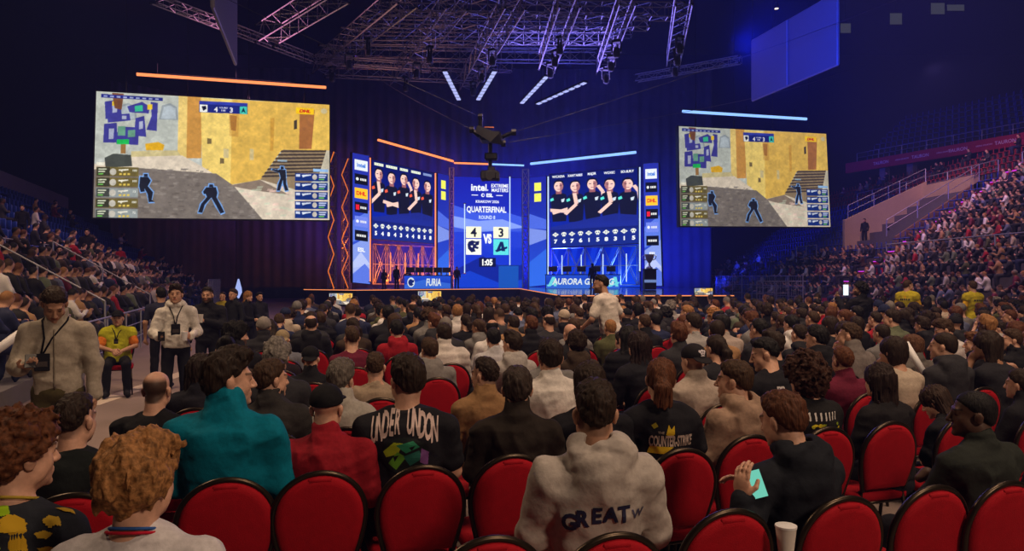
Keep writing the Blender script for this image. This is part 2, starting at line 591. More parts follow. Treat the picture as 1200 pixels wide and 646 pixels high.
def put_hand(f, wr, d, pn, side, curl=.5, k=.006, rough=False):
    d = d / np.linalg.norm(d); pn = pn - d * (pn @ d); pn = pn / np.linalg.norm(pn)
    s = np.cross(d, pn) * side                      # thumb side
    R = np.stack([s, d, pn], 1)
    f.ell(wr + d * .045, (.041, .052, .017), .015, R)
    if rough:
        f.cone(wr + d * .08, wr + d * .12 + pn * .03, .034, .025, .02)
        return
    for i, (o, l) in enumerate(((.029, .070), (.010, .078), (-.010, .073), (-.028, .058))):
        p = wr + d * (.086 - abs(o) * .15) + s * o
        c = curl * (.9 + .1 * i)
        dirs = [c * .55, c * 1.25, c * 1.9]
        r = .0092 if i < 3 else .0080
        for n_, a in enumerate(dirs):
            q = p + (d * math.cos(a) + pn * math.sin(a) + s * o * .6) * l * (.42, .32, .26)[n_]
            f.cone(p, q, r, r * .92, .004)
            p = q; r *= .93
    p = wr + d * .022 + s * .030
    q = p + (d * .55 + s * .62 + pn * .35) * .042
    f.cone(p, q, .013, .0108, .010)
    f.cone(q, q + (d * .80 + s * .05 + pn * .45) * .034, .0106, .0088, .004)


def limb(f, a, b, c, r0, r1, r2, k=.025):
    f.cone(a, b, r0, r1, k); f.cone(b, c, r1, r2, k)


def grid_for(J, hi, x=(-.42, .42), y=(-.32, .66), z=(0, 1.5), hands=False):
    h, hh = (.0125, .0058) if hi else (.019, .0095)
    c = J['head']; fine = [(c[i] - .13, c[i] + .14, hh) for i in range(3)]
    fx, fy, fz = [fine[0]], [fine[1]], [fine[2]]
    if hands:
        for w, d in zip(J['wr'], J['hd']):
            m = w + d * .07
            fx.append((m[0] - .08, m[0] + .08, .0048)); fy.append((m[1] - .09, m[1] + .09, .0048)); fz.append((m[2] - .09, m[2] + .09, .0048))
    pts = np.array([p for k_ in ('sh', 'el', 'wr', 'kn', 'an', 'toe') for p in J[k_]] + [J['head'], J['hip']])
    lo, up = pts.min(0) - .16, pts.max(0) + .2
    lo[2] = -.01
    return axis_grid(lo[0], up[0], h, fx), axis_grid(lo[1], up[1], h, fy), axis_grid(lo[2], up[2], h, fz)


def tint_attr(me, V, J, stubble=0.0, brow=.25, beard=0.0, crown=False):
    """the skin's own markings: brows, eyes, lips, stubble, shaved sides"""
    q = (V - J['head']) @ J['HR']
    T = np.ones((len(V), 4), np.float32)
    x, y, z = q[:, 0], q[:, 1], q[:, 2]
    ax = np.abs(x)
    face = y > .05
    m = face & (((ax - .034) / .021) ** 2 + ((z - .0235 - (ax - .034) * .1) / .0065) ** 2 < 1); T[m, :3] = brow
    m = (y > .07) & (((ax - .0305) / .0125) ** 2 + ((z - .001) / .0062) ** 2 < 1); T[m, :3] = (.16, .14, .14)
    m = (y > .07) & ((x / .024) ** 2 + ((z + .067) / .0115) ** 2 < 1); T[m, :3] *= (.80, .48, .48)
    if beard:
        m = (z < -.035) & (z > -.16) & (y > -.01) & (np.hypot(x, (z + .03) * .5) > .02) & ~((y > .07) & ((x / .022) ** 2 + ((z + .067) / .009) ** 2 < 1)) & ~((y > .095) & (z > -.05))
        T[m, :3] *= 1 - beard
    if stubble:
        pl = z - (.062 + (y - .075) * .8)
        m = np.clip((pl + .03) / .03, 0, 1) * (z > -.075) * (np.hypot(ax - .08, (y + .01)) > .022)
        if crown: m = m * np.clip((.085 - z) / .03, 0, 1) * np.clip((.045 - y) / .03, 0, 1)
        T[:, :3] *= (1 - stubble * m)[:, None]
    at = me.attributes.new('tint', 'FLOAT_COLOR', 'POINT')
    at.data.foreach_set('color', T.ravel())


def body_mesh(J, hi=False, hands=False, stubble=0.0, beard=0.0, curl=(.55, .55), crown=False):
    f = Field(*grid_for(J, hi, hands=hands))
    put_torso(f, J, -.014)
    for q in (0, 1):
        limb(f, J['sh'][q], J['el'][q], J['wr'][q], .046, .037, .027)
        put_hand(f, J['wr'][q], J['hd'][q], J['pn'][q], (-1, 1)[q], curl[q], rough=not hands)
        limb(f, J['hipj'][q], J['kn'][q], J['an'][q], .072, .050, .038)
        f.cone(J['an'][q] + V3(0, 0, -.03), J['toe'][q], .036, .028)
    put_head(f, J, True)
    V, Q = biggest(*f.nets())
    me = mesh_np('body', V, Q); tint_attr(me, V, J, stubble, beard=beard, crown=crown)
    me.materials.append(M['skin'])
    return me


def shirt_mesh(J, hi=False, kind='sweater', sleeve='long', folds=.006, seed=0, belly=0.0, grow=0.0):
    f = Field(*grid_for(J, hi))
    put_torso(f, J, .004 + grow, belly=belly)
    up = (J['neck'] - J['hip']); up /= np.linalg.norm(up)
    nk = J['neck']
    bulk = {'tee': 0, 'sweater': .004, 'hoodie': .009, 'jacket': .010, 'puffer': .022, 'vest': .012}[kind] + grow
    for q in (0, 1):
        if sleeve == 'none':
            f.cone(J['sh'][q], J['sh'][q] + (J['el'][q] - J['sh'][q]) * .1, .062 + bulk, .060 + bulk, .03); continue
        if sleeve == 'short':
            m = J['sh'][q] + (J['el'][q] - J['sh'][q]) * .72
            f.cone(J['sh'][q], m, .060 + bulk, .059 + bulk, .03)
        else:
            w = J['wr'][q] - (J['wr'][q] - J['el'][q]) * .04
            limb(f, J['sh'][q], J['el'][q], w, .061 + bulk, .050 + bulk, .036 + bulk, .03)
    R = rotm(0)
    if kind == 'hoodie':
        n = 12
        ring = [nk + J['right'] * .078 * math.cos(a) + V3(0, .070 * math.sin(a), .015 + .014 * math.cos(a) ** 2 - .02 * math.sin(a)) for a in np.linspace(0, 2 * math.pi, n, endpoint=False)]
        for i in range(n):
            if ring[i][1] < nk[1] + .06 or ring[(i + 1) % n][1] < nk[1] + .06:
                f.cone(ring[i], ring[(i + 1) % n], .032, .032, .02)
        f.ell(nk + V3(0, -.086, -.030), (.120, .050, .060), .03)
        f.ell(nk + V3(0, -.110, -.095), (.088, .036, .080), .035)
        for sx in (-1, 1): f.ell(nk + V3(sx * .075, -.06, .008), (.055, .055, .04), .03)
        f.ell(nk + V3(0, -.052, .045), (.052, .028, .03), .02, None, 's')
    elif kind in ('jacket', 'puffer'):
        f.cone(nk + V3(0, -.012, -.01), nk + V3(0, .006, .052), .084, .073, .02)
        f.cone(nk + V3(0, .0, .0), nk + V3(0, .012, .095), .058, .062, .008, 's')
    elif kind == 'sweater':
        f.cone(nk + V3(0, -.012, -.02), nk + V3(0, -.004, .018), .078, .068, .015)
        f.cone(nk + V3(0, .0, .01), nk + V3(0, .008, .06), .056, .058, .008, 's')
    if kind == 'puffer':
        z = f.ax[2].reshape(1, 1, -1)
        f.F = f.F - .010 * np.abs(np.sin(z * math.pi / .085)).astype(np.float32)
    if hi and folds:
        f.creases(.0085, 5.5, seed + 11, (1.5, 1.2, .8)); f.creases(.005, 11, seed + 17, (.7, 1.2, 1.5))
    if folds:
        f.noise(folds, 9, seed, (1, 1, .55)); f.noise(folds * .55, 21, seed + 5, (.6, 1, 1.2))
    V, Q = biggest(*f.nets())
    me = mesh_np('top', V, Q); me.materials.append(M['cloth'])
    return me


def trousers_mesh(J, hi=False, seed=0, boots=True):
    f = Field(*grid_for(J, False))
    f.ell(J['hip'] + V3(0, 0, -.03 if J['sit'] else 0), (.172, .135, .11), .03)
    for q in (0, 1):
        limb(f, J['hipj'][q], J['kn'][q], J['an'][q] + V3(0, 0, .02), .088, .068, .055, .03)
        if boots: f.cone(J['an'][q] + V3(0, -.01, -.03), J['toe'][q] + V3(0, 0, .005), .048, .040, .02)
    f.noise(.006, 11, seed)
    V, Q = biggest(*f.nets())
    me = mesh_np('trousers', V, Q); me.materials.append(M['cloth'])
    return me


def shoe_mesh(J, q):
    a, t = J['an'][q], J['toe'][q]
    lo = np.minimum(a, t) - .1; hi = np.maximum(a, t) + .1
    f = Field(*[axis_grid(lo[i], hi[i], .011) for i in range(3)])
    f.cone(a + V3(0, -.035, -.04), t + V3(0, 0, .01), .047, .038, .02); f.cone(a + V3(0, -.01, .01), a + V3(0, -.02, -.05), .048, .046, .02)
    z = f.ax[2].reshape(1, 1, -1); f.F = np.maximum(f.F, (.004 - z).astype(np.float32))
    V, Q = biggest(*f.nets())
    return mesh_np('shoe', V, Q)


# ---------------------------------------------------------------- hair and headgear, in the head's own frame
def hair_mesh(style, hi=True, seed=0):
    h = .0058 if hi else .0095
    lo, up = V3(-.17, -.22, -.46 if style in ('long', 'ponytail') else -.2), V3(.17, .17, .22)
    f = Field(axis_grid(lo[0], up[0], h), axis_grid(lo[1], up[1], h), axis_grid(lo[2], up[2], h))
    X = f.ax[0].reshape(-1, 1, 1); Y = f.ax[1].reshape(1, -1, 1); Z = f.ax[2].reshape(1, 1, -1)

    def skull(g, side=None, back=0.0):
        side = g if side is None else side
        f.ell((0, -.012 - back, .038 + (g - side) * .3), (.074 + side, .094 + g * .8 + side * .2, .078 + g), .02)
        f.ell((0, -.048 - back, -.012), (.062 + side * .9, .052 + side, .07), .03)

    def hairline(off=0.0, slope=.8, k=.012, front=.075, z0=.062, taper=0.0, tl=.035):
        cut = (z0 + off + (Y - front) * slope - Z) + 0 * X
        if taper: f.F = (f.F + taper * (1 - np.clip(-cut / tl, 0, 1)) ** 1.5).astype(np.float32)
        h_ = np.clip(.5 - .5 * (f.F - cut) / k, 0, 1)
        f.F = (f.F * (1 - h_) + cut * h_ + k * h_ * (1 - h_)).astype(np.float32)

    def ears():
        for s in (-1, 1): f.ell((s * .088, .004, -.02), (.026, .024, .042), .01, None, 's')

    if style == 'short':
        skull(.017, .011); f.ell((0, .025, .092), (.055, .050, .030), .03)
        hairline(.002, .8, taper=.012); ears(); f.noise(.006, 60, seed, (1.6, 1, .5)); f.noise(.004, 120, seed + 1, (1.4, 1, .5))
    elif style == 'fade':
        skull(.014, .006); f.ell((0, .010, .096), (.056, .060, .032), .03)
        hairline(.012, .72, taper=.013, tl=.06); ears(); f.noise(.006, 65, seed, (1.5, 1, .6)); f.noise(.004, 130, seed + 1)
    elif style == 'buzz':
        skull(.006, .006); hairline(.0, .8, taper=.006, tl=.03); ears(); f.noise(.002, 160, seed)
    elif style == 'quiff':
        skull(.022, .010); f.ell((0.01, .055, .105), (.056, .048, .040), .03); f.ell((-.02, .02, .115), (.05, .05, .03), .03)
        hairline(-.002, taper=.010, tl=.02); ears(); f.noise(.009, 45, seed, (1.5, .8, .7)); f.noise(.005, 110, seed + 1, (1.4, 1, .5))
    elif style == 'messy':
        skull(.038, .026); f.ell((.0, -.075, .0), (.072, .05, .075), .03); f.ell((0.02, .05, .10), (.06, .05, .04), .03)
        hairline(-.03, .85); f.noise(.018, 26, seed, (1.2, 1, .6)); f.noise(.009, 60, seed + 2, (1.4, 1.2, .5)); f.noise(.005, 120, seed + 3, (1.5, 1.5, .45))
    elif style == 'curly':
        skull(.040, .032); f.ell((0, -.06, .02), (.088, .075, .085), .03)
        hairline(-.012, .8); f.noise(.017, 34, seed); f.noise(.013, 70, seed + 2); f.noise(.006, 140, seed + 4)
    elif style == 'bigcurly':
        skull(.062, .052); f.ell((0, -.06, -.03), (.115, .085, .10), .04)
        hairline(-.06, .9); f.noise(.020, 30, seed); f.noise(.013, 65, seed + 2); f.noise(.006, 140, seed + 4)
    elif style == 'bob':
        skull(.024, .020); f.ell((0, -.045, -.05), (.088, .062, .095), .04)
        hairline(-.10, 1.2, front=.08, z0=.055); f.noise(.006, 50, seed, (2, 2, .25)); f.noise(.004, 110, seed + 2, (2, 2, .25))
    elif style == 'long':
        skull(.022, .018)
        f.loft((0, -.045, .04), (0, -.105, -.36), (1, 0, 0), [0, .3, .6, .85, 1.0], [0, -.005, -.01, -.02, 0], [.088, .100, .108, .100, .07], [.055, .055, .048, .042, .03], .04)
        hairline(-.36, 4.5, front=.085, z0=.065, k=.02)
        f.noise(.009, 36, seed, (2, 2, .22)); f.noise(.005, 95, seed + 2, (2, 2, .2))
    elif style == 'ponytail':
        skull(.016, .011)
        f.cone((0, -.095, .045), (0.012, -.145, -.03), .036, .042, .03)
        f.loft((.012, -.145, -.02), (.03, -.150, -.33), (1, 0, 0), [0, .3, .7, 1.0], [0, 0, 0, 0], [.045, .055, .048, .018], [.038, .042, .035, .014], .03)
        hairline(); ears(); f.noise(.006, 45, seed, (2, 2, .25)); f.noise(.004, 100, seed + 2, (2, 2, .25))
    elif style == 'bun':
        skull(.014, .010); f.ell((0, -.09, .095), (.048, .045, .045), .012)
        hairline(); ears(); f.noise(.005, 60, seed, (1.5, 1, .6))
    elif style == 'balding':
        skull(.006, .006); hairline(.0, .62, taper=.005); ears()
        f.ell((0, .030, .110), (.064, .118, .072), .03, None, 's'); f.noise(.003, 120, seed)
    elif style == 'beard':
        f.ell((0, .048, -.085), (.052, .056, .045), .02); f.ell((0, .02, -.06), (.066, .060, .05), .03)
        f.ell((0, .02, -.01), (.12, .14, .045), .015, None, 's'); f.ell((0, .11, -.064), (.022, .03, .010), .006, None, 's')
        f.ell((0, -.07, -.06), (.1, .085, .12), .01, None, 's'); f.noise(.005, 70, seed); f.noise(.003, 130, seed)
    V, Q = biggest(*f.nets())
    me = mesh_np('hair', V, Q)
    me.materials.append(M['curls'] if style in ('curly', 'bigcurly', 'messy') else M['hair'])
    return me


def cap_mesh(kind='cap', hi=True, seed=0):
    h = .0062 if hi else .0095
    lo, up = V3(-.16, -.2, -.24), V3(.16, .25, .2)
    f = Field(*[axis_grid(lo[i], up[i], h) for i in range(3)])
    X = f.ax[0].reshape(-1, 1, 1); Y = f.ax[1].reshape(1, -1, 1); Z = f.ax[2].reshape(1, 1, -1)
    if kind == 'cap':
        f.ell((0, -.010, .046), (.088, .108, .088), .02)
        cut = (.030 + (Y - .0) * .10 - Z) + 0 * X
        f.F = np.maximum(f.F, cut).astype(np.float32)
        br = Field(*f.ax); br.ell((0, .105, .040), (.082, .080, .012), .01)
        f.F = np.minimum(f.F, br.F); f.ell((0, -.01, .135), (.010, .010, .007), .004)
    elif kind == 'cap_back':
        f.ell((0, -.010, .046), (.088, .108, .088), .02)
        f.F = np.maximum(f.F, (.022 - Y * .05 - Z) + 0 * X).astype(np.float32)
        br = Field(*f.ax); br.ell((0, -.12, .018), (.075, .070, .010), .01, rotm(0, .35)); f.F = np.minimum(f.F, br.F)
    elif kind == 'beanie':
        f.ell((0, -.014, .052), (.090, .110, .098), .02)
        f.F = np.maximum(f.F, (.012 + Y * .35 - Z) + 0 * X).astype(np.float32)
        r = Field(*f.ax); r.ell((0, -.014, .04), (.096, .116, .06), .02, None)
        r.F = np.maximum(r.F, np.abs(Z - (.03 + Y * .35)) - .026 + 0 * X).astype(np.float32); f.F = np.minimum(f.F, r.F)
        f.noise(.003, 70, seed, (2, 2, .4))
    elif kind == 'hood':
        f.ell((0, -.02, .02), (.108, .128, .125), .03); f.ell((0, -.05, -.10), (.10, .09, .09), .05); f.ell((0, -.11, .05), (.05, .05, .06), .04)
        f.ell((0, .115, -.02), (.078, .105, .115), .02, None, 's')
        f.noise(.006, 18, seed)
    V, Q = biggest(*f.nets())
    me = mesh_np(kind, V, Q); me.materials.append(M['cloth'])
    return me


MC = {}


def cached(key, fn, *a, **k):
    if key not in MC: MC[key] = fn(*a, **k)
    return MC[key]


def head_matrix(J, s=1.0):
    R = Matrix([list(r) for r in J['HR']]).to_4x4()
    return Matrix.Translation(Vector(J['head'])) @ R @ Matrix.Scale(s, 4)


HEADGEAR = ('cap', 'cap_back', 'beanie', 'hood')


def assemble(name_loc, J, body, top, trousers, hair, cols, rz, scale, hi, hairseed=0, hair2=None, stretch=None):
    """one person: the body carries hair, top and trousers"""
    loc = name_loc
    o = link('person', body)
    o.location = loc; o.rotation_euler = (0, 0, rz); o.scale = stretch if stretch else (scale,) * 3
    o.color = (*cols['skin'], 1)
    t = link('top', top, o); t.color = (*cols['top'], 1)
    p = link('trousers', trousers, o); p.color = (*cols.get('trousers', (.012, .012, .016)), 1)
    out = {'root': o, 'top': t, 'trousers': p}
    for hs, key in ((hair, 'hair'), (hair2, 'hat')):
        if not hs or hs == 'bald': continue
        if hs in HEADGEAR:
            me = cached((hs, hi), cap_mesh, hs, hi); nm = {'cap_back': 'cap'}.get(hs, hs)
        else:
            me = cached((hs, hi, hairseed), hair_mesh, hs, hi, hairseed); nm = 'beard' if hs == 'beard' else 'hair'
        g = link(nm, me, o); g.matrix_local = head_matrix(J); g.color = (*cols[key], 1)
        out[nm] = g
    return out
# ---------------------------------------------------------------- pictures shown by the LED screens, drawn as colours on the screen's own mesh
def text_tris(body, bold=0.0, shear=0.0):
    key = ('txt', body, bold, shear)
    if key in MC: return MC[key]
    cu = bpy.data.curves.new('lettering', 'FONT'); cu.body = body; cu.size = 1.0; cu.offset = bold; cu.resolution_u = 3; cu.shear = shear
    o = bpy.data.objects.new('lettering', cu); COL.objects.link(o)
    dg = bpy.context.evaluated_depsgraph_get(); dg.update()
    me = o.evaluated_get(dg).to_mesh()
    me.calc_loop_triangles()
    V = np.array([v.co[:2] for v in me.vertices], float).reshape(-1, 2)
    T = np.array([t.vertices[:] for t in me.loop_triangles], int).reshape(-1, 3)
    o.evaluated_get(dg).to_mesh_clear()
    bpy.data.objects.remove(o); bpy.data.curves.remove(cu)
    if len(V):
        V = V - V.min(0)
    MC[key] = (V, T)
    return V, T


class Canvas:
    """W x H picture, y down, units = canvas pixels"""
    def __init__(s, w, h, col=(0, 0, 0)):
        s.w, s.h = w, h
        s.a = np.zeros((h, w, 3), np.float32); s.a[:] = np.array(col, np.float32) / 255

    def _blend(s, y0, y1, x0, x1, m, col, al):
        c = np.array(col, np.float32) / 255
        r = s.a[y0:y1, x0:x1]
        m = (m * al)[..., None]
        s.a[y0:y1, x0:x1] = r * (1 - m) + c * m

    def poly(s, pts, col, al=1.0):
        P = np.array(pts, float)
        x0, x1 = int(max(0, math.floor(P[:, 0].min()))), int(min(s.w, math.ceil(P[:, 0].max()) + 1))
        y0, y1 = int(max(0, math.floor(P[:, 1].min()))), int(min(s.h, math.ceil(P[:, 1].max()) + 1))
        if x1 <= x0 or y1 <= y0: return
        X, Y = np.meshgrid(np.arange(x0, x1) + .5, np.arange(y0, y1) + .5)
        m = np.zeros(X.shape, bool); n = len(P)
        for i in range(n):
            (ax, ay), (bx, by) = P[i], P[(i + 1) % n]
            if ay == by: continue
            c = (ay > Y) != (by > Y)
            m ^= c & (X < (bx - ax) * (Y - ay) / (by - ay) + ax)
        s._blend(y0, y1, x0, x1, m.astype(np.float32), col, al)

    def rect(s, x0, y0, x1, y1, col, al=1.0):
        s.poly([(x0, y0), (x1, y0), (x1, y1), (x0, y1)], col, al)

    def frame(s, x0, y0, x1, y1, t, col):
        s.rect(x0, y0, x1, y0 + t, col); s.rect(x0, y1 - t, x1, y1, col); s.rect(x0, y0, x0 + t, y1, col); s.rect(x1 - t, y0, x1, y1, col)

    def ell(s, cx, cy, rx, ry, col, al=1.0, n=28):
        s.poly([(cx + rx * math.cos(2 * math.pi * i / n), cy + ry * math.sin(2 * math.pi * i / n)) for i in range(n)], col, al)

    def line(s, pts, w, col, al=1.0):
        for (ax, ay), (bx, by) in zip(pts[:-1], pts[1:]):
            L = math.hypot(bx - ax, by - ay) or 1; nx, ny = -(by - ay) / L * w / 2, (bx - ax) / L * w / 2
            s.poly([(ax + nx, ay + ny), (bx + nx, by + ny), (bx - nx, by - ny), (ax - nx, ay - ny)], col, al)

    def grad(s, c0, c1, y0=0, y1=None):
        y1 = y1 or s.h
        t = np.clip((np.arange(s.h) - y0) / (y1 - y0), 0, 1)[:, None, None]
        s.a[:] = (np.array(c0) * (1 - t) + np.array(c1) * t) / 255

    def speckle(s, pts_box, amp, sc, seed=1):
        x0, y0, x1, y1 = [int(v) for v in pts_box]
        Y, X = np.mgrid[y0:y1, x0:x1]
        n = vnoise(X / sc, Y / sc, 0.0, seed) * .6 + vnoise(X / sc * 2.3, Y / sc * 2.3, 3.0, seed) * .4
        s.a[y0:y1, x0:x1] *= (1 + amp * n)[..., None]

    def text(s, body, x, y, h, col, align='c', bold=.02, squeeze=1.0, al=1.0, shear=0.0):
        """x, y: left/centre/right and the middle of the line; h: cap height"""
        V, T = text_tris(body, bold, shear)
        if not len(T): return
        k = h / .70
        P = V * k * np.array([squeeze, 1.0])
        w = P[:, 0].max(); hh = P[:, 1].max()
        ox = x - (w / 2 if align == 'c' else w if align == 'r' else 0)
        P = np.stack([P[:, 0] + ox, y + hh / 2 - P[:, 1]], 1)
        for t in T: s.poly(P[t], col, al)

    def flip(s):
        s.a = s.a[:, ::-1]

    def small(s, f):
        h, w = s.h // f * f, s.w // f * f
        return s.a[:h, :w].reshape(h // f, f, w // f, f, 3).mean((1, 3))


def srgb2lin(a):
    a = np.clip(a, 0, 1)
    return np.where(a <= .04045, a / 12.92, ((a + .055) / 1.055) ** 2.4)


def picture_mesh(name, quad, img, material, gain=1.0):
    """a flat grid over the quad (top-left, top-right, bottom-right, bottom-left) carrying the picture as vertex colours"""
    h, w = img.shape[:2]
    tl, tr, br, bl = [np.array(q, float) for q in quad]
    u = np.linspace(0, 1, w)[None, :, None]; v = np.linspace(0, 1, h)[:, None, None]
    P = (tl * (1 - u) + tr * u) * (1 - v) + (bl * (1 - u) + br * u) * v
    I = np.arange(h * w).reshape(h, w)
    Q = np.stack([I[1:, :-1], I[1:, 1:], I[:-1, 1:], I[:-1, :-1]], -1).reshape(-1, 4)
    me = mesh_np(name, P.reshape(-1, 3), Q, smooth=False)
    c = np.ones((h * w, 4), np.float32); c[:, :3] = srgb2lin(img.reshape(-1, 3)) * gain
    at = me.attributes.new('Col', 'FLOAT_COLOR', 'POINT'); at.data.foreach_set('color', c.ravel())
    me.materials.append(material)
    return me


def gunman(c, x, y, s, pose=0):
    """dark crouching figure with a pale blue outline"""
    shapes = {
        0: [[(-.10, -.98), (.10, -.98), (.13, -.80), (-.13, -.80)], [(-.30, -.78), (.28, -.80), (.36, -.45), (.30, -.15), (-.22, -.15), (-.34, -.45)],
            [(-.22, -.2), (.05, -.2), (-.35, .30), (-.48, .80), (-.72, .78), (-.55, .25)], [(.0, -.2), (.30, -.2), (.55, .30), (.78, .75), (.55, .85), (.30, .35)],
            [(-.34, -.70), (-.22, -.72), (-.12, -.45), (-.40, -.35), (-.46, -.5)]],
        1: [[(-.05, -1.0), (.15, -1.0), (.18, -.80), (-.05, -.80)], [(-.20, -.78), (.30, -.76), (.34, -.20), (-.05, -.12)],
            [(-.20, -.72), (-.65, -.80), (-.68, -.70), (-.1, -.50)], [(-.05, -.15), (.15, -.15), (.02, .35), (-.10, .85), (-.32, .85), (-.20, .30)],
            [(.10, -.2), (.34, -.2), (.36, .35), (.52, .80), (.28, .85), (.14, .35)]],
        2: [[(-.12, -1.0), (.10, -1.0), (.12, -.80), (-.12, -.80)], [(-.35, -.80), (.15, -.78), (.30, -.55), (.10, -.1), (-.40, -.1)],
            [(-.15, -.15), (.15, -.15), (.45, .25), (.38, .75), (.55, .90), (.20, .92), (.12, .35)], [(-.4, -.15), (-.1, -.15), (-.05, .2), (-.3, .25)]],
    }[pose]
    for grow, col in ((.11, (120, 165, 235)), (0, (32, 34, 44))):
        for p in shapes:
            P = np.array(p); m = P.mean(0)
            d = P - m; L = np.linalg.norm(d, axis=1, keepdims=True)
            P = P + d / np.maximum(L, .01) * grow * .8
            c.poly(P * s + np.array([x, y]), col)


def game_picture():
    """a match broadcast: yellow walled courtyard, score strip, rosters"""
    Wd, Hd = 1000, 560
    c = Canvas(Wd, Hd, (196, 200, 196))

    def g(x, y):
        u = (x - 45) / 1010.0; y0 = 45 + 55 * u; y1 = 586 + 17 * u
        return (u * Wd, (y - y0) / (y1 - y0) * Hd)

    def P(pts, col, al=1.0): c.poly([g(*p) for p in pts], col, al)
    P([(30, 40), (390, 60), (390, 330), (30, 330)], (188, 192, 186))
    for x0 in (300, 130): P([(x0, 165), (x0 + 12, 105), (x0 + 45, 95), (x0 + 75, 112), (x0 + 80, 168)], (150, 158, 165)); P([(x0 + 8, 162), (x0 + 20, 112), (x0 + 45, 104), (x0 + 68, 118), (x0 + 72, 164)], (176, 186, 196))
    P([(190, 302), (400, 297), (400, 320), (190, 330)], (206, 190, 140))
    P([(380, 60), (420, 62), (420, 335), (395, 322), (380, 300)], (236, 204, 122)); P([(418, 62), (480, 66), (480, 332), (418, 332)], (206, 148, 70))
    P([(474, 70), (618, 80), (608, 447), (484, 368)], (240, 208, 116))
    P([(612, 78), (1060, 100), (1060, 300), (830, 300), (736, 428), (606, 447)], (226, 182, 84))
    P([(915, 120), (990, 124), (972, 292), (912, 292)], (170, 108, 58)); P([(985, 124), (1060, 128), (1060, 292), (970, 292)], (232, 190, 90))
    P([(888, 170), (902, 165), (902, 205), (888, 208)], (70, 60, 48))
    for x, y, w, h in ((505, 245, 18, 25), (560, 330, 18, 25), (575, 290, 22, 40), (690, 290, 18, 50)): P([(x, y), (x + w, y + 3), (x + w, y + h), (x, y + h)], (205, 190, 150) if x > 570 else (90, 75, 50), .8)
    P([(600, 145), (632, 150), (628, 215), (606, 210)], (150, 95, 40), .8); P([(596, 130), (640, 130), (640, 240), (600, 236)], (180, 120, 50), .35)
    P([(780, 160), (800, 155), (795, 300), (780, 300)], (190, 130, 40), .5)
    P([(195, 326), (400, 320), (486, 368), (606, 447), (738, 425), (895, 440), (1060, 470), (1060, 610), (30, 600), (30, 360)], (224, 208, 190))
    P([(738, 425), (840, 295), (1045, 300), (1005, 420), (900, 470)], (150, 128, 100))
    for i in range(8):
        t = i / 8; P([(832 - 96 * t, 298 + 124 * t), (1040 - 36 * t, 298 + 118 * t), (1037 - 36 * t, 306 + 118 * t), (826 - 96 * t, 306 + 124 * t)], (72, 60, 52))
    P([(1040, 298), (1060, 300), (1060, 440), (1000, 420)], (200, 190, 170))
    P([(200, 372), (545, 398), (620, 450), (760, 610), (30, 605), (30, 380)], (122, 112, 106))
    P([(600, 450), (735, 425), (870, 492), (700, 470)], (140, 122, 108))
    rr = random.Random(5)
    for i in range(260):
        x = rr.uniform(210, 720); y = rr.uniform(375, 590)
        if x - 540 > (y - 398) * 1.05: continue
        w = rr.uniform(8, 26); v = rr.choice([-18, 14, 22, -10])
        P([(x, y), (x + w, y + 1), (x + w, y + w * .4), (x, y + w * .4)], (122 + v, 112 + v, 106 + v), .8)
    for i in range(60):
        x = rr.uniform(560, 1040); y = rr.uniform(450, 590)
        if x - 540 < (y - 398) * 1.1: continue
        P([(x, y), (x + 25, y), (x + 20, y + 9), (x - 4, y + 9)], rr.choice([(236, 200, 190), (200, 214, 190)]), .5)
    P([(246, 270), (300, 262), (325, 275), (320, 298), (250, 298)], (226, 172, 30))
    P([(85, 330), (120, 312), (190, 318), (196, 366), (90, 372)], (74, 78, 72)); P([(148, 250), (168, 250), (168, 312), (148, 312)], (150, 110, 60))
    # overview map
    for q in ([(80, 90), (140, 80), (150, 150), (85, 165)], [(90, 150), (180, 140), (185, 170), (95, 180)], [(80, 185), (130, 180), (135, 265), (78, 265)], [(135, 195), (220, 200), (218, 275), (130, 270)], [(265, 90), (295, 95), (292, 215), (250, 210), (270, 150)], [(170, 110), (230, 90), (262, 110), (258, 140), (180, 135)], [(205, 160), (240, 150), (250, 240), (200, 235)]):
        P(q, (64, 62, 150))
    for q in ([(110, 95), (128, 92), (130, 135), (112, 138)], [(150, 150), (168, 150), (168, 165), (150, 165)], [(100, 205), (120, 205), (118, 250), (100, 250)], [(220, 175), (235, 172), (236, 205), (220, 208)]): P(q, (170, 175, 205))
    for q, k in (([(135, 195), (165, 195), (165, 235), (135, 235)], (104, 160, 130)), ([(175, 212), (205, 210), (205, 240), (175, 242)], (104, 160, 130)), ([(200, 108), (232, 104), (234, 130), (202, 132)], (60, 200, 150)), ([(132, 252), (180, 250), (180, 272), (132, 272)], (30, 190, 80)), ([(110, 88), (130, 86), (130, 106), (110, 108)], (245, 205, 40)), ([(252, 102), (272, 100), (272, 122), (252, 124)], (245, 205, 40)), ([(108, 52), (155, 56), (148, 125), (120, 118)], (120, 72, 40))): P(q, k, .95)
    P([(65, 57), (315, 72), (315, 86), (65, 72)], (36, 42, 130))
    for i in range(9): P([(75 + i * 26, 63 + i * 1.5), (90 + i * 26, 64 + i * 1.5), (90 + i * 26, 70 + i * 1.5), (75 + i * 26, 69 + i * 1.5)], (190, 200, 240), .8)
    # score strip
    P([(468, 84), (678, 94), (678, 142), (468, 133)], (28, 40, 128)); P([(468, 84), (678, 94), (678, 107), (468, 97)], (50, 62, 170))
    P([(470, 100), (504, 102), (504, 133), (470, 132)], (240, 240, 240)); P([(644, 108), (676, 109), (676, 142), (644, 140)], (70, 205, 190))
    P([(478, 108), (496, 106), (500, 118), (486, 128), (482, 118)], (20, 24, 50)); P([(650, 136), (660, 112), (671, 138), (660, 130)], (12, 50, 70))
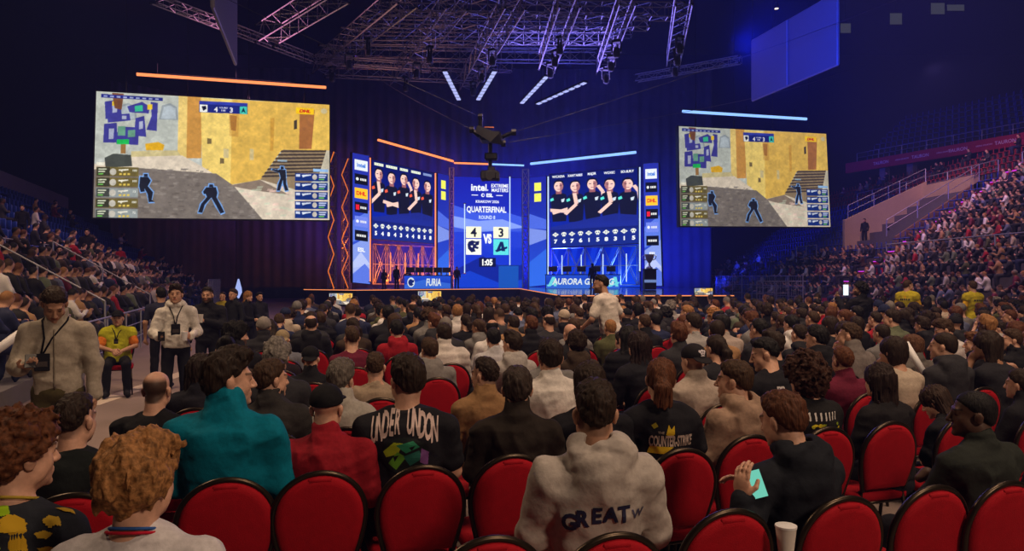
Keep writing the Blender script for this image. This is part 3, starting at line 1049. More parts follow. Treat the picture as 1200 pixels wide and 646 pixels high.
    for t_, x, y, h in (('4', 540, 121, 22), ('3', 607, 124, 22), ('ROUND', 573, 114, 7), ('1:05', 573, 126, 8)): c.text(t_, *g(x, y), h, (245, 245, 255), bold=.03)
    P([(897, 111), (981, 117), (981, 144), (897, 139)], (252, 200, 20)); c.text('DHL', *g(939, 128), 13, (212, 20, 30), bold=.05, squeeze=1.4, shear=.2)
    c.ell(*g(1028, 128), 15, 13, (205, 205, 200), .6)
    # rosters
    for i in range(5):
        y = 368 + i * 45
        P([(54, y), (222, y + 3), (222, y + 42), (54, y + 40)], (112, 98, 46) if i in (0, 1, 3) else (150, 158, 160), .95)
        P([(56, y + 2), (108, y + 3), (108, y + 39), (56, y + 38)], (48, 50, 42), .8); c.ell(*g(120, y + 22), 13, 15, (196, 190, 180))
        for r_ in range(3): P([(62, y + 8 + r_ * 10), (62 + 32 - r_ * 6, y + 8 + r_ * 10), (62 + 32 - r_ * 6, y + 13 + r_ * 10), (62, y + 13 + r_ * 10)], (220, 225, 200) if r_ < 2 else (120, 200, 90))
        P([(142, y + 12), (180, y + 10), (182, y + 15), (158, y + 18), (156, y + 24), (150, y + 18), (142, y + 17)], (235, 230, 215))
        c.text(str((100, 100, 13, 100, 72)[i]), *g(207, y + 17), 9, (240, 240, 235), bold=.03)
        for r_ in range(3): P([(145 + r_ * 16, y + 28), (155 + r_ * 16, y + 28), (155 + r_ * 16, y + 36), (145 + r_ * 16, y + 36)], (230, 200, 90))
    P([(54, 348), (86, 350), (86, 362), (54, 361)], (240, 235, 220))
    P([(978, 378), (1048, 382), (1048, 394), (978, 391)], (150, 190, 240))
    for i in range(5):
        y = 397 + i * 40.5
        P([(894, y), (1046, y + 3), (1046, y + 37), (894, y + 34)], (22, 50, 128)); P([(898, y + 4), (918, y + 5), (918, y + 16), (898, y + 15)], (230, 236, 255), .9)
        P([(925, y + 8), (968, y + 6), (968, y + 11), (945, y + 14), (930, y + 19)], (220, 228, 250)); c.ell(*g(985, y + 18), 11, 13, (200, 192, 184))
        for r_ in range(3): P([(1005, y + 7 + r_ * 9), (1040 - r_ * 5, y + 8 + r_ * 9), (1040 - r_ * 5, y + 13 + r_ * 9), (1005, y + 12 + r_ * 9)], (205, 215, 250) if r_ < 2 else (110, 190, 90))
    gunman(c, *g(524, 512), 74, 0); gunman(c, *g(832, 425), 62, 1); gunman(c, *g(252, 462), 66, 2)
    P([(815, 338), (858, 340), (858, 348), (815, 346)], (160, 190, 220), .8)
    c.speckle((0, 0, Wd, Hd), .10, 26, 3); c.speckle((0, 0, Wd, Hd), .05, 7, 9)
    return c


NAVY = (6, 26, 132)


def portrait(c, x, y, s, look=0, arm=0, accent=(230, 90, 60)):
    """generic bust of a player in a dark jersey"""
    sk = (236, 196, 188); dk = (14, 14, 30); sh = (150, 92, 100); J = (16, 18, 40)
    c.poly([(x - .30 * s, y + 2.2 * s), (x - .38 * s, y + .85 * s), (x - .32 * s, y + .55 * s), (x - .12 * s, y + .42 * s), (x + .12 * s, y + .42 * s), (x + .32 * s, y + .55 * s), (x + .38 * s, y + .85 * s), (x + .30 * s, y + 2.2 * s)], J)
    c.poly([(x - .12 * s, y + .15 * s), (x + .12 * s, y + .15 * s), (x + .13 * s, y + .50 * s), (x - .13 * s, y + .50 * s)], sh)
    c.ell(x, y - .05 * s, .24 * s, .34 * s, dk); c.ell(x, y + .02 * s, .205 * s, .32 * s, sk)
    g = 1 if look >= 0 else -1
    c.poly([(x + g * .05 * s, y - .18 * s), (x + g * .20 * s, y - .15 * s), (x + g * .19 * s, y + .20 * s), (x + g * .06 * s, y + .33 * s)], sh, .85)
    c.poly([(x - .21 * s, y - .10 * s), (x - .12 * s, y - .27 * s), (x + .12 * s, y - .27 * s), (x + .21 * s, y - .10 * s), (x + .2 * s, y - .3 * s), (x, y - .42 * s), (x - .2 * s, y - .3 * s)], dk)
    c.rect(x - .13 * s, y - .04 * s, x - .04 * s, y + .0 * s, (60, 34, 44)); c.rect(x + .04 * s, y - .04 * s, x + .13 * s, y + .0 * s, (60, 34, 44)); c.rect(x - .06 * s, y + .19 * s, x + .07 * s, y + .22 * s, (150, 70, 80))
    c.poly([(x - .40 * s, y + .78 * s), (x - .26 * s, y + .70 * s), (x - .22 * s, y + .86 * s), (x - .38 * s, y + .94 * s)], accent)
    c.poly([(x + .10 * s, y + .84 * s), (x + .26 * s, y + .78 * s), (x + .22 * s, y + 1.0 * s), (x + .12 * s, y + 1.02 * s)], (200, 214, 235))
    if arm == 1: c.line([(x - .46 * s, y + 1.7 * s), (x + .04 * s, y + 1.1 * s), (x - .04 * s, y + .42 * s)], .17 * s, sk)
    elif arm == 2: c.line([(x - .5 * s, y + 1.45 * s), (x + .42 * s, y + 1.62 * s)], .19 * s, sk); c.line([(x + .5 * s, y + 1.4 * s), (x - .3 * s, y + 1.68 * s)], .17 * s, sk)
    elif arm == 3: c.line([(x + .5 * s, y + 1.2 * s), (x + .44 * s, y + .5 * s), (x + .24 * s, y + .10 * s)], .16 * s, sk)


def crosshair(c, x, y, r, col):
    c.poly([(x, y - r), (x + r, y), (x, y + r), (x - r, y)], col); c.poly([(x, y - r * .62), (x + r * .62, y), (x, y + r * .62), (x - r * .62, y)], NAVY)
    c.rect(x - r * .10, y - r, x + r * .10, y + r, col); c.rect(x - r, y - r * .10, x + r, y + r * .10, col)


def skull(c, x, y, r, col):
    c.ell(x, y - r * .2, r * .8, r * .75, col); c.rect(x - r * .42, y + r * .3, x + r * .42, y + r * .95, col)
    for sx in (-.34, .34): c.ell(x + sx * r, y - r * .1, r * .22, r * .24, NAVY)
    c.rect(x - .06 * r, y + .55 * r, x + .06 * r, y + .95 * r, NAVY)


def team_picture(names, nums, arms, accent, bold):
    """five players over a row of counters"""
    c = Canvas(440, 540, NAVY); c.grad((4, 16, 92), (8, 34, 160), 0, 360)
    c.poly([(0, 390), (150, 360), (320, 330), (440, 345), (440, 540), (0, 540)], (24, 44, 150)); c.poly([(0, 430), (220, 370), (440, 400), (440, 540), (0, 540)], (34, 66, 190), .8)
    for i in range(5):
        x = 48 + i * 86
        portrait(c, x, 92 + (0, 10, 2, 14, 20)[i], 118, 1 if i < 3 else -1, arms[i], accent)
    c.poly([(0, 395), (170, 350), (330, 318), (440, 338), (440, 430), (0, 430)], (26, 40, 140), .92)
    c.rect(0, 412, 440, 540, (10, 22, 90), .55)
    for i in range(5):
        x = 48 + i * 86
        if names: c.text(names[i], x, 22, 17, (236, 240, 245), bold=.04, squeeze=.62)
        else:
            w = (30, 38, 28, 34, 32)[i]; c.rect(x - w, 16, x + w, 34, (226, 234, 214) if i < 4 else (120, 140, 200))
            for j in range(6): c.rect(x - w + 5 + j * w / 3.2, 21, x - w + 5 + j * w / 3.2 + 3, 29, (120, 130, 150))
        for k, fn in ((0, crosshair), (1, skull)):
            xx = 26 + i * 86 + k * 44
            fn(c, xx, 448, 17, (232, 236, 226)); c.text(str(nums[i][k]), xx, 498, 26, (240, 244, 250), bold=.05, squeeze=.9)
    return c


def centre_picture():
    c = Canvas(420, 660, (20, 32, 170)); c.grad((22, 30, 165), (30, 70, 225), 0, 660)
    for q, k in (([(0, 170), (140, 215), (260, 190), (420, 235), (420, 330), (0, 300)], (70, 100, 235)), ([(0, 235), (150, 262), (300, 250), (420, 290), (420, 320), (0, 330)], (150, 175, 250)), ([(0, 300), (160, 330), (420, 300), (420, 420), (0, 400)], (34, 62, 210)), ([(0, 480), (120, 400), (260, 470), (420, 420), (420, 660), (0, 660)], (20, 50, 200)), ([(0, 560), (180, 470), (330, 560), (420, 520), (420, 660), (0, 660)], (10, 28, 130)), ([(0, 600), (100, 560), (300, 640), (420, 610), (420, 660), (0, 660)], (18, 66, 214))): c.poly(q, k, .75)
    Wt = (240, 244, 255)
    c.text('intel', 155, 62, 40, Wt, bold=.03); c.rect(206, 74, 213, 81, Wt)
    c.text('EXTREME', 285, 50, 21, Wt, bold=.03, squeeze=.85); c.text('MASTERS', 285, 76, 21, Wt, bold=.03, squeeze=.85)
    c.ell(180, 108, 11, 11, Wt); c.ell(182, 108, 6, 6, (26, 40, 180)); c.text('ESL', 222, 108, 20, Wt, bold=.05); c.rect(110, 106, 150, 110, Wt); c.rect(262, 106, 302, 110, Wt)
    c.text('KRAKOW 2026', 208, 146, 15, Wt, bold=.03)
    c.text('QUARTERFINAL', 202, 196, 34, Wt, bold=.03, squeeze=.70); c.text('ROUND 8', 205, 240, 20, (205, 220, 250), bold=.03, squeeze=.8)
    for x0, n_, k in ((76, '4', (240, 240, 235)), (244, '3', (90, 215, 225))):
        c.rect(x0, 296, x0 + 94, 364, (244, 244, 214)); c.text(n_, x0 + 47, 330, 50, (16, 20, 44), bold=.03); c.rect(x0, 370, x0 + 94, 464, k)
    # snarling cat head and the winged letter A
    def sh(P, dx, dy): return [(x * .87 + dx, y * .87 + dy) for x, y in P]
    dk = (16, 26, 80)
    for P, k in (([(100, 442), (125, 432), (150, 440), (176, 436), (172, 462), (150, 470), (172, 480), (165, 492), (140, 486), (150, 508), (120, 515), (96, 490), (92, 462)], dk), ([(135, 452), (150, 450), (142, 460)], (240, 240, 235)), ([(112, 470), (130, 468), (126, 484)], (240, 240, 235))): c.poly(sh(P, 5, 2), k)
    for P in ([(264, 510), (296, 440), (316, 440), (332, 505), (306, 505), (303, 470), (288, 505)], [(258, 500), (345, 472), (346, 486), (272, 512)]): c.poly(sh(P, 28, 2), (12, 34, 90))
    c.text('VS', 207, 368, 50, Wt, bold=.06, squeeze=.62)
    c.rect(156, 482, 258, 536, (14, 20, 60)); c.text('1:05', 207, 509, 34, (250, 252, 255), bold=.04, squeeze=.85)
    return c


def strip_picture(flip=False):
    """tall sponsor strip"""
    c = Canvas(130, 900, (30, 40, 150)); c.grad((34, 44, 160), (50, 90, 225))
    for q, k in (([(0, 470), (130, 380), (130, 560), (0, 620)], (100, 130, 235)), ([(0, 640), (130, 560), (130, 760), (0, 800)], (150, 170, 240)), ([(0, 760), (60, 680), (130, 760), (130, 900), (0, 900)], (190, 200, 245)), ([(0, 840), (90, 760), (130, 800), (130, 900), (0, 900)], (70, 100, 220))): c.poly(q, k, .8)
    rows = [('intel', (225, 232, 245), (60, 120, 220)), (None, (12, 14, 26), (220, 225, 235)), ('DHL', (250, 195, 40), (215, 40, 30)), (None, (14, 16, 28), (240, 60, 60)), (None, (110, 130, 235), (230, 235, 250)), (None, (12, 14, 24), (225, 228, 240)), ('ESL', (70, 95, 220), (240, 242, 250))]
    for i, (t, bg, fg) in enumerate(rows):
        y = 78 + i * 98
        if i < 6: c.rect(16, y - 36, 114, y + 36, bg)
        if t: c.text(t, 65, y, 26, fg, bold=.04)
        else:
            if i == 3: c.rect(24, y - 18, 50, y + 18, (226, 30, 50))
            elif i != 5: c.ell(36, y, 11, 11, fg)
            for j in range(6 if i == 5 else 4): c.rect((30 if i == 5 else 58) + j * 12, y - 8, (30 if i == 5 else 58) + j * 12 + 8, y + 8, (230, 232, 240))
    return c


def blue_strip_picture(n=2):
    c = Canvas(120, 900, (30, 44, 170)); c.grad((26, 32, 150), (36, 80, 220))
    for q, k in (([(0, 300), (120, 360), (120, 440), (0, 420)], (90, 120, 240)), ([(0, 420), (120, 450), (120, 520), (0, 560)], (150, 170, 245)), ([(0, 700), (120, 600), (120, 900), (0, 900)], (50, 110, 235))): c.poly(q, k, .75)
    for i in range(2): c.rect(36, 50 + i * 88, 84, 118 + i * 88, (236, 236, 90))
    return c


def blue_wall_picture():
    c = Canvas(200, 100, (4, 40, 220)); c.grad((2, 30, 190), (10, 70, 245))
    for i in range(5): c.poly([(i * 44 - 20, 100), (i * 44 + 10, 0), (i * 44 + 22, 0), (i * 44 - 4, 100)], (20, 70, 240), .5)
    return c


def banner_picture(text, emblem):
    c = Canvas(640, 130, (30, 70, 210)); c.grad((36, 84, 225), (16, 50, 190))
    c.poly([(0, 90), (260, 40), (640, 80), (640, 130), (0, 130)], (70, 130, 245), .7)
    Wt = (235, 245, 255)
    if emblem == 'A':
        for x0 in (12, 545):
            c.poly([(x0, 112), (x0 + 44, 18), (x0 + 70, 18), (x0 + 84, 108), (x0 + 58, 108), (x0 + 54, 60), (x0 + 32, 108)], (120, 230, 250)); c.poly([(x0 - 6, 98), (x0 + 92, 62), (x0 + 92, 78), (x0 + 10, 112)], (120, 230, 250))
        c.text(text, 325, 62, 56, Wt, bold=.03, squeeze=.80, shear=.18)
    else:
        c.ell(90, 66, 50, 50, (225, 235, 250)); c.poly([(55, 48), (85, 32), (115, 44), (135, 42), (128, 66), (105, 74), (124, 88), (98, 104), (66, 98), (52, 72)], (20, 40, 120))
        c.text(text, 400, 66, 72, Wt, bold=.03, squeeze=.75, shear=.1)
    return c
# ---------------------------------------------------------------- the hall
def struct(o, label=None):
    o['kind'] = 'structure'
    if label: o['label'] = label
    return o


M['concrete'] = mat('floor_concrete', lin((128, 112, 104)), .75, var=.18, scale=1.6, bump=.06, bscale=40)
M['line'] = mat('floor_paint', lin((196, 180, 165)), .7, var=.15, scale=6)
M['void'] = mat('dark_wall_paint', (.012, .012, .018), .9)
M['drape'] = mat('black_drape', (.07, .07, .085), .95, var=.3, scale=1.0, bump=.1, bscale=6)
M['terrace'] = mat('terrace_concrete', (.11, .10, .10), .85, var=.2)
M['beige'] = mat('beige_plaster', lin((172, 150, 118)), .8, var=.12, scale=2)
M['grey_wall'] = mat('grey_plaster', lin((120, 108, 104)), .85, var=.12, scale=2)
M['banner_red'] = mat('red_fascia', lin((168, 14, 52)), .7)
M['blue_seat'] = mat('blue_seat_plastic', lin((24, 56, 150)), .5)
M['red_seat'] = mat('red_seat_plastic', lin((140, 24, 34)), .5)
M['deck'] = mat('stage_deck', (.03, .035, .05), .12, spec=.6)
M['skirt'] = mat('stage_skirt', (.010, .010, .016), .9)

b = MB(); b.box((-48, -8, -.3), (60, 84, 0)); struct(b.build('floor', M['concrete']))
b = MB(); b.box((-48, 82, 0), (60, 83, 27)); struct(b.build('wall_back', M['void']))
b = MB(); b.box((-48, -8, 0), (-47, 82, 27)); struct(b.build('wall_left', M['void']))
b = MB(); b.box((59, -8, 0), (60, 82, 27)); struct(b.build('wall_right', M['void']))
b = MB(); b.box((-48, -8, 27), (60, 83, 27.5)); struct(b.build('ceiling', M['void']))
b = MB(); b.box((-48, -9, 0), (60, -8, 27)); struct(b.build('wall_front', M['void']))

# painted line along the aisle
p0, p1 = W(100, 478, 10.1), W(262, 412, 17.5)
b = MB()
q0, q1 = Vector((-6.0, 10.3, .004)), Vector((-6.5, 17.5, .004))
b.slab([q0 + Vector((-.14, 0, 0)), q0 + Vector((.14, 0, 0)), q1 + Vector((.14, 0, 0)), q1 + Vector((-.14, 0, 0))], .003)
struct(b.build('trim_1', M['line']), 'pale painted line along the aisle floor')

# ---------------------------------------------------------------- stage
DZ = 1.05
deck_poly = [(-9.6, 44.6), (.55, 50.5), (2.1, 31.4), (9.6, 31.4), (17, 60), (-17, 60), (-13.5, 47)]
stage = empty('stage_platform', (0, 45, 0))
tag(stage, 'dark glossy stage deck running below the big LED wall', 'stage')
sp = [(x, y - 45) for x, y in deck_poly]
b = MB(); b.prism(sp, DZ - .06, DZ); b.build('deck', M['deck'], stage)
b = MB(); b.prism([(x * .995, y * .995 + .02) for x, y in sp], 0.0, DZ - .07); b.build('skirt', M['skirt'], stage)
b = MB()
for a, c in ((0, 1), (1, 2), (2, 3), (3, 4), (6, 0)):
    pa, pc = Vector((*sp[a], DZ - .03)), Vector((*sp[c], DZ - .03))
    b.tube([pa, pc], .022, 6)
b.build('edge_light', emit_mat('edge_glow', lin((255, 150, 90)), 1.2, False), stage)

ORANGE = emit_mat('orange_neon', (1.0, .26, .09), 1.5)
ORANGE_DIM = emit_mat('orange_wash', (1.0, .22, .03), .9, False)
BLUE = emit_mat('blue_neon', (.22, .42, 1.0), 1.6)
PALE = emit_mat('white_neon', (.55, .72, 1.0), 1.2)


def light_bar(segs, label, r=.11, group='light bars over the screens'):
    """segs: list of (material, point, point)"""
    mid = segs[0][1].lerp(segs[-1][2], .5)
    e = empty('light_bar', mid); tag(e, label, 'light bar')
    for m, a, c in segs:
        bb = MB(); bb.tube([a - mid, c - mid], r, 10); bb.build('tube', m, e)
    a, c = segs[0][1] - mid, segs[-1][2] - mid
    bb = MB(); up = Vector((0, 0, r * 1.3))
    bb.tube([a + up, c + up], r * .6, 6)
    for t in (.1, .5, .9):
        p = a.lerp(c, t) + up; bb.tube([p, p + Vector((0, 0, .5))], .03, 5)
    bb.build('bracket', M['black_metal'], e)
    return e


light_bar([(ORANGE, W(160, 87, 34.4), W(382, 102.5, 37.8))], 'long orange light bar above the left hanging screen', .075)
light_bar([(BLUE, W(800, 130.5, 43.6), W(945, 139.5, 46.5))], 'blue light bar above the right hanging screen', .085)
light_bar([(ORANGE, W(443, 164, 51), W(531, 189, 56))], 'slanting orange light bar above the stage\'s left wing', .085)
light_bar([(ORANGE, W(532, 191, 56.5), W(572, 192.4, 56.7)), (BLUE, W(572, 192.4, 56.7), W(614, 194, 57))], 'half orange half blue light bar over the central LED column', .07)
light_bar([(BLUE, W(622, 192, 57), W(745, 178.5, 51.5))], 'bright blue light bar slanting over the stage\'s right wing', .10)


def quad(px, ds):
    return [W(x, y, d) for (x, y), d in zip(px, ds)]


def led_screen(name, label, cat, q, img, material, depth=.22, border=.06, group=None, gain=1.0, rigging=False):
    """housing box with the lit panel on its front"""
    q = [Vector(p) for p in q]
    eye = Vector((0, 0, CZ)); pn = (q[1] - q[0]).cross(q[3] - q[0]); ray = q[2] - eye
    q[2] = eye + ray * ((q[0] - eye).dot(pn) / ray.dot(pn))          # keep the panel flat
    c = sum(q, Vector()) / 4
    e = empty(name, c); tag(e, label, cat, group)
    L = [p - c for p in q]
    n = (L[3] - L[0]).cross(L[1] - L[0]).normalized()      # towards the audience
    link('display', picture_mesh('display', [p + n * .012 for p in L], img, material, gain), e)
    u = (L[1] - L[0]).normalized(); v = (L[3] - L[0]).normalized()
    O = [L[0] - u * border - v * border, L[1] + u * border - v * border, L[2] + u * border + v * border, L[3] - u * border + v * border]
    bb = MB(); bb.hexa([O[3] - n * depth, O[2] - n * depth, O[1] - n * depth, O[0] - n * depth, O[3], O[2], O[1], O[0]])
    bb.build('housing', M['black'], e)
    if rigging:
        bb = MB()
        for t in (.12, .37, .63, .88):
            p = O[0].lerp(O[1], t) - n * depth * .5
            bb.tube([p, p + Vector((0, 0, .5))], .05, 6); bb.tube([p + Vector((0, 0, .5)), p + Vector((0, 0, 24.5 - c.z - p.z))], .015, 4)
        bb.build('hanging_cable', M['black_metal'], e)
    return e, n


gp = game_picture()
ql = quad([(113, 107), (386, 123), (386, 258), (109, 255)], [34.4, 37.8, 37.8, 34.4])
led_screen('hanging_screen', 'big hanging screen at left showing a yellow courtyard match, under the orange bar', 'screen', ql, gp.small(2), M['screen'], .3, .06, 'hanging match screens', 1.0, True)
qr = quad([(795.5, 148), (968, 157), (973, 266), (797, 265)], [43.6, 46.8, 46.8, 43.6])
led_screen('hanging_screen', 'hanging match screen right of the stage, under the blue bar', 'screen', qr, gp.small(2), M['screen_dim'], .3, .06, 'hanging match screens', .95, True)

# stage LED walls
tp = team_picture(None, [(5, 4), (8, 4), (3, 4), (4, 8), (5, 8)], [1, 2, 3, 1, 0], (235, 90, 60), 0)
led_screen('led_screen', 'left LED wall showing five players over orange-lit scaffolding', 'screen', quad([(435.5, 187), (508, 203), (508, 285.5), (436, 280)], [51, 55.4, 55.4, 51]), tp.small(2), M['screen'], .25, .05, 'stage LED walls', 1.25)
tp = team_picture(['WICADIA', 'XANTARES', 'MAJ3R', 'WOXIC', 'SOULFLY'], [(7, 6), (7, 6), (1, 5), (8, 3), (1, 5)], [2, 1, 3, 1, 3], (90, 220, 215), 0)
led_screen('led_screen', 'right LED wall showing five players above blue-lit scaffolding', 'screen', quad([(644, 204.5), (747, 196.5), (749, 285), (646, 290)], [56, 52, 52, 56]), tp.small(2), M['screen'], .25, .05, 'stage LED walls', 1.25)
led_screen('led_screen', 'central LED column with quarterfinal score four versus three', 'screen', quad([(532, 207), (611, 209), (612, 337), (531.5, 337)], [57, 57.2, 57.2, 57]), centre_picture().small(2), M['screen'], .25, .04, 'stage LED walls', 1.25)
st = strip_picture()
led_screen('led_screen', 'leftmost tall sponsor strip of the stage, beside dark scaffolding', 'screen', quad([(413, 179), (433, 183), (433.5, 333), (413.5, 331)], [50, 51, 51, 50]), st.small(2), M['screen'], .25, .04, 'sponsor strips', 1.2)
led_screen('led_screen', 'rightmost tall sponsor strip of the stage, behind the trophy', 'screen', quad([(754, 192), (771.5, 191), (776, 335), (756, 335)], [51.5, 51, 51, 51.5]), st.small(2), M['screen'], .25, .04, 'sponsor strips', 1.2)
bs = blue_strip_picture()
led_screen('led_screen', 'narrow blue LED strip left of the central column', 'screen', quad([(513, 203), (526, 206), (526, 335), (513, 334)], [56, 56.7, 56.7, 56]), bs.small(2), M['screen'], .25, .03, 'plain blue strips', 1.2)
led_screen('led_screen', 'narrow blue LED strip right of the central column', 'screen', quad([(620.5, 208), (640, 206.5), (640.5, 334), (620.5, 336)], [57, 56.2, 56.2, 57]), bs.small(2), M['screen'], .25, .03, 'plain blue strips', 1.2)


def neon(px, y0, y1, d, m, label, r=.06):
    a, c = W(px, y0, d), W(px, y1, d)
    mid = Vector((a.x, a.y, c.z)); e = empty('neon_tube', mid); tag(e, label, 'neon tube')
    bb = MB(); bb.tube([c - mid, a - mid], r, 8); bb.build('tube', m, e)
    bb = MB(); bb.box((-r, .08, 0), (r, .16, a.z - c.z)); bb.box((-.1, -.05, -.06), (.1, .16, .0)); bb.box((-.1, -.05, a.z - c.z), (.1, .16, a.z - c.z + .06)); bb.build('holder', M['black_metal'], e)


neon(433.8, 185, 330, 50.6, ORANGE, 'vertical orange neon tube left of the left player wall', .045)
neon(510.3, 203, 334, 55.5, ORANGE, 'vertical orange neon tube right of the left player wall', .05)
neon(544.5, 239, 320, 56.8, PALE, 'short white neon tube left of the central score', .04)
neon(597.5, 207, 330, 56.8, PALE, 'white neon tube right of the central score', .04)
neon(642.4, 207, 327, 55.9, PALE, 'white neon tube left of the right player wall', .05)
neon(749.8, 196, 318, 51.7, PALE, 'white neon tube right of the right player wall', .05)


def scaffold(x0, x1, y0, y1, d0, d1, bays, m_tube, label, neon_m=None, ns=(), glow=None):
    """frame of posts and crossed braces between pixel columns"""
    bl, br = W(x0, y1, d0), W(x1, y1, d1); h = (y1 - y0) * d0 / FPX
    mid = bl.lerp(br, .5); e = empty('scaffolding', mid); tag(e, label, 'scaffolding')
    A, B = bl - mid, br - mid; up = Vector((0, 0, h))
    bb = MB()
    back = Vector((0, .9, 0))
    for o_ in (Vector(), back):
        for i in range(bays + 1):
            p = A.lerp(B, i / bays) + o_; bb.tube([p, p + up], .035, 5)
        for t in (0, .5, 1): bb.tube([A + up * t + o_, B + up * t + o_], .03, 5)
        for i in range(bays):
            p, q = A.lerp(B, i / bays) + o_, A.lerp(B, (i + 1) / bays) + o_
            bb.tube([p, q + up], .026, 4); bb.tube([q, p + up], .026, 4)
    bb.build('frame', m_tube, e)
    for i, t in enumerate(ns):
        p = A.lerp(B, t) + Vector((0, -.12, 0)); bb = MB(); bb.tube([p + up * .08, p + up * .80], .04, 6); bb.build('neon_tube', neon_m, e)
    return e


steel = mat('scaffold_steel', (.42, .40, .40), .4, .7)
scaffold(437, 508, 286, 333, 52.2, 56.0, 5, steel, 'scaffolding lit orange under the left player wall', ORANGE, (.28, .52, .74))
led_screen('led_screen', 'plain glowing blue wall behind the right scaffolding', 'screen', quad([(646, 288), (750, 284), (750, 336), (646, 338)], [58.6, 55.0, 55.0, 58.6]), blue_wall_picture().small(2), M['screen'], .2, .03)
scaffold(647, 749, 291, 334, 56.6, 52.6, 5, steel, 'scaffolding lit blue under the right player wall', PALE, (.12, .35, .60, .86))


def tower(x0, x1, y0, y1, d, label, bay=.9, m=None, neon_line=None):
    """square lattice tower"""
    c0 = W((x0 + x1) / 2, y1, d); w = (x1 - x0) * d / FPX; h = (y1 - y0) * d / FPX
    e = empty('lattice_tower', c0); tag(e, label, 'tower'); bb = MB()
    P = [Vector((sx * w / 2, sy * w / 2 + .3, 0)) for sx, sy in ((-1, -1), (1, -1), (1, 1), (-1, 1))]
    for p in P: bb.tube([p, p + Vector((0, 0, h))], .045, 5)
    n = max(2, int(h / bay))
    for i in range(n):
        z0, z1 = h * i / n, h * (i + 1) / n
        for k in range(4):
            a, c = P[k], P[(k + 1) % 4]
            bb.tube([a + Vector((0, 0, z0)), c + Vector((0, 0, z1 if i % 2 else z1))], .03, 4); bb.tube([a + Vector((0, 0, z1)), c + Vector((0, 0, z1))], .025, 4)
    bb.build('lattice', m or M['truss'], e)
    bb = MB(); bb.box((-w * .7, -w * .5 + .3, -.06), (w * .7, w * .5 + .3, 0)); bb.build('base_plate', M['black_metal'], e)
    if neon_line:
        bb = MB()
        pts = []
        for i in range(9): pts.append(Vector(((-.42 if i % 2 else .42) * w, -w * .5 + .2, h * i / 8)))
        bb.tube(pts, .035, 5); bb.build('neon_tube', neon_line, e)
    return e


tower(526.5, 531.5, 196, 336, 56.9, 'orange-lit lattice tower left of the central LED column')
tower(612.5, 619.5, 198, 337, 56.4, 'blue-lit lattice tower right of the central LED column')
tower(384, 392, 178, 338, 50.5, 'outer dark lattice tower far left of the stage', neon_line=ORANGE_DIM)
tower(400, 409, 186, 338, 52.5, 'inner dark lattice tower touching the left sponsor strip', neon_line=ORANGE_DIM)


def desk(x0, x1, y0, y1, d0, d1, pic, label):
    """team desk: printed LED front, top, monitors"""
    q = [W(x0, y0, d0), W(x1, y0, d1), W(x1, y1, d1), W(x0, y1, d0)]
    for i in (2, 3): q[i].z = DZ + .01
    c = q[3].lerp(q[2], .5); e = empty('team_desk', c); tag(e, label, 'desk')
    L = [p - c for p in q]; bk = Vector((0, 1.1, 0))
    bb = MB(); bb.hexa([L[3], L[2], L[2] + bk, L[3] + bk, L[0], L[1], L[1] + bk, L[0] + bk]); bb.build('desk_body', M['black'], e)
    link('front_display', picture_mesh('front_display', [p + Vector((0, -.02, 0)) for p in L], pic, M['screen'], .9), e)
    bb = MB(); bb.hexa([L[0] + Vector((-.1, -.08, 0)), L[1] + Vector((.1, -.08, 0)), L[1] + bk, L[0] + bk] + [p + Vector((0, 0, .05)) for p in (L[0] + Vector((-.1, -.08, 0)), L[1] + Vector((.1, -.08, 0)), L[1] + bk, L[0] + bk)]); bb.build('desktop', M['black_metal'], e)
    return e, q


_, qd = desk(640, 726, 322.5, 338, 49.5, 47.5, banner_picture('AURORA GAMING', 'A').small(2), 'blue AURORA GAMING player desk on the right side of the stage')
_, qe = desk(474, 528, 323.5, 338, 48.5, 50.2, banner_picture('FURIA', 'cat').small(2), 'blue player desk with white panther badge at left of the stage')


def gaming_monitor(p, lab):
    e = empty('monitor', p, RND.uniform(-.1, .1)); tag(e, lab, 'monitor', 'monitors on the team desks')
    bb = MB(); bb.rbox((0, 0, .36), (.30, .02, .18), .012); bb.build('housing', M['dark_plastic'], e)
    bb = MB(); bb.tube([(0, 0, .02), (0, 0, .2)], .025, 8); bb.rbox((0, .02, .012), (.13, .10, .012), .006); bb.build('stand', M['dark_plastic'], e)
    bb = MB(); bb.box((-.28, .02, .20), (.28, .024, .52)); bb.build('panel', emit_mat('desk_screen', (.5, .6, 1), .9, False), e)


for q, nm in ((qd, 'AURORA GAMING desk'), (qe, 'left team desk')):
    for i in range(5):
        p = q[0].lerp(q[1], .1 + .2 * i) + Vector((0, .45, .05)); gaming_monitor(p, 'gaming monitor on the %s, %s from left' % (nm, ('first', 'second', 'third', 'fourth', 'fifth')[i]))

# lighter block at the foot of the central column
p = W(596, 338, 55.5); e = empty('blue_podium', (p.x, p.y, DZ)); tag(e, 'plain blue box at the foot of the central LED column', 'podium')
bb = MB(); bb.rbox((0, 0, .82), (.75, .45, .82), .03); bb.build('body', emit_mat('blue_led_box', lin((28, 96, 215)), .8, False), e)
bb = MB(); bb.rbox((0, 0, 1.66), (.80, .5, .03), .01); bb.build('top', mat('blue_vinyl_top', lin((40, 120, 225)), .4), e)

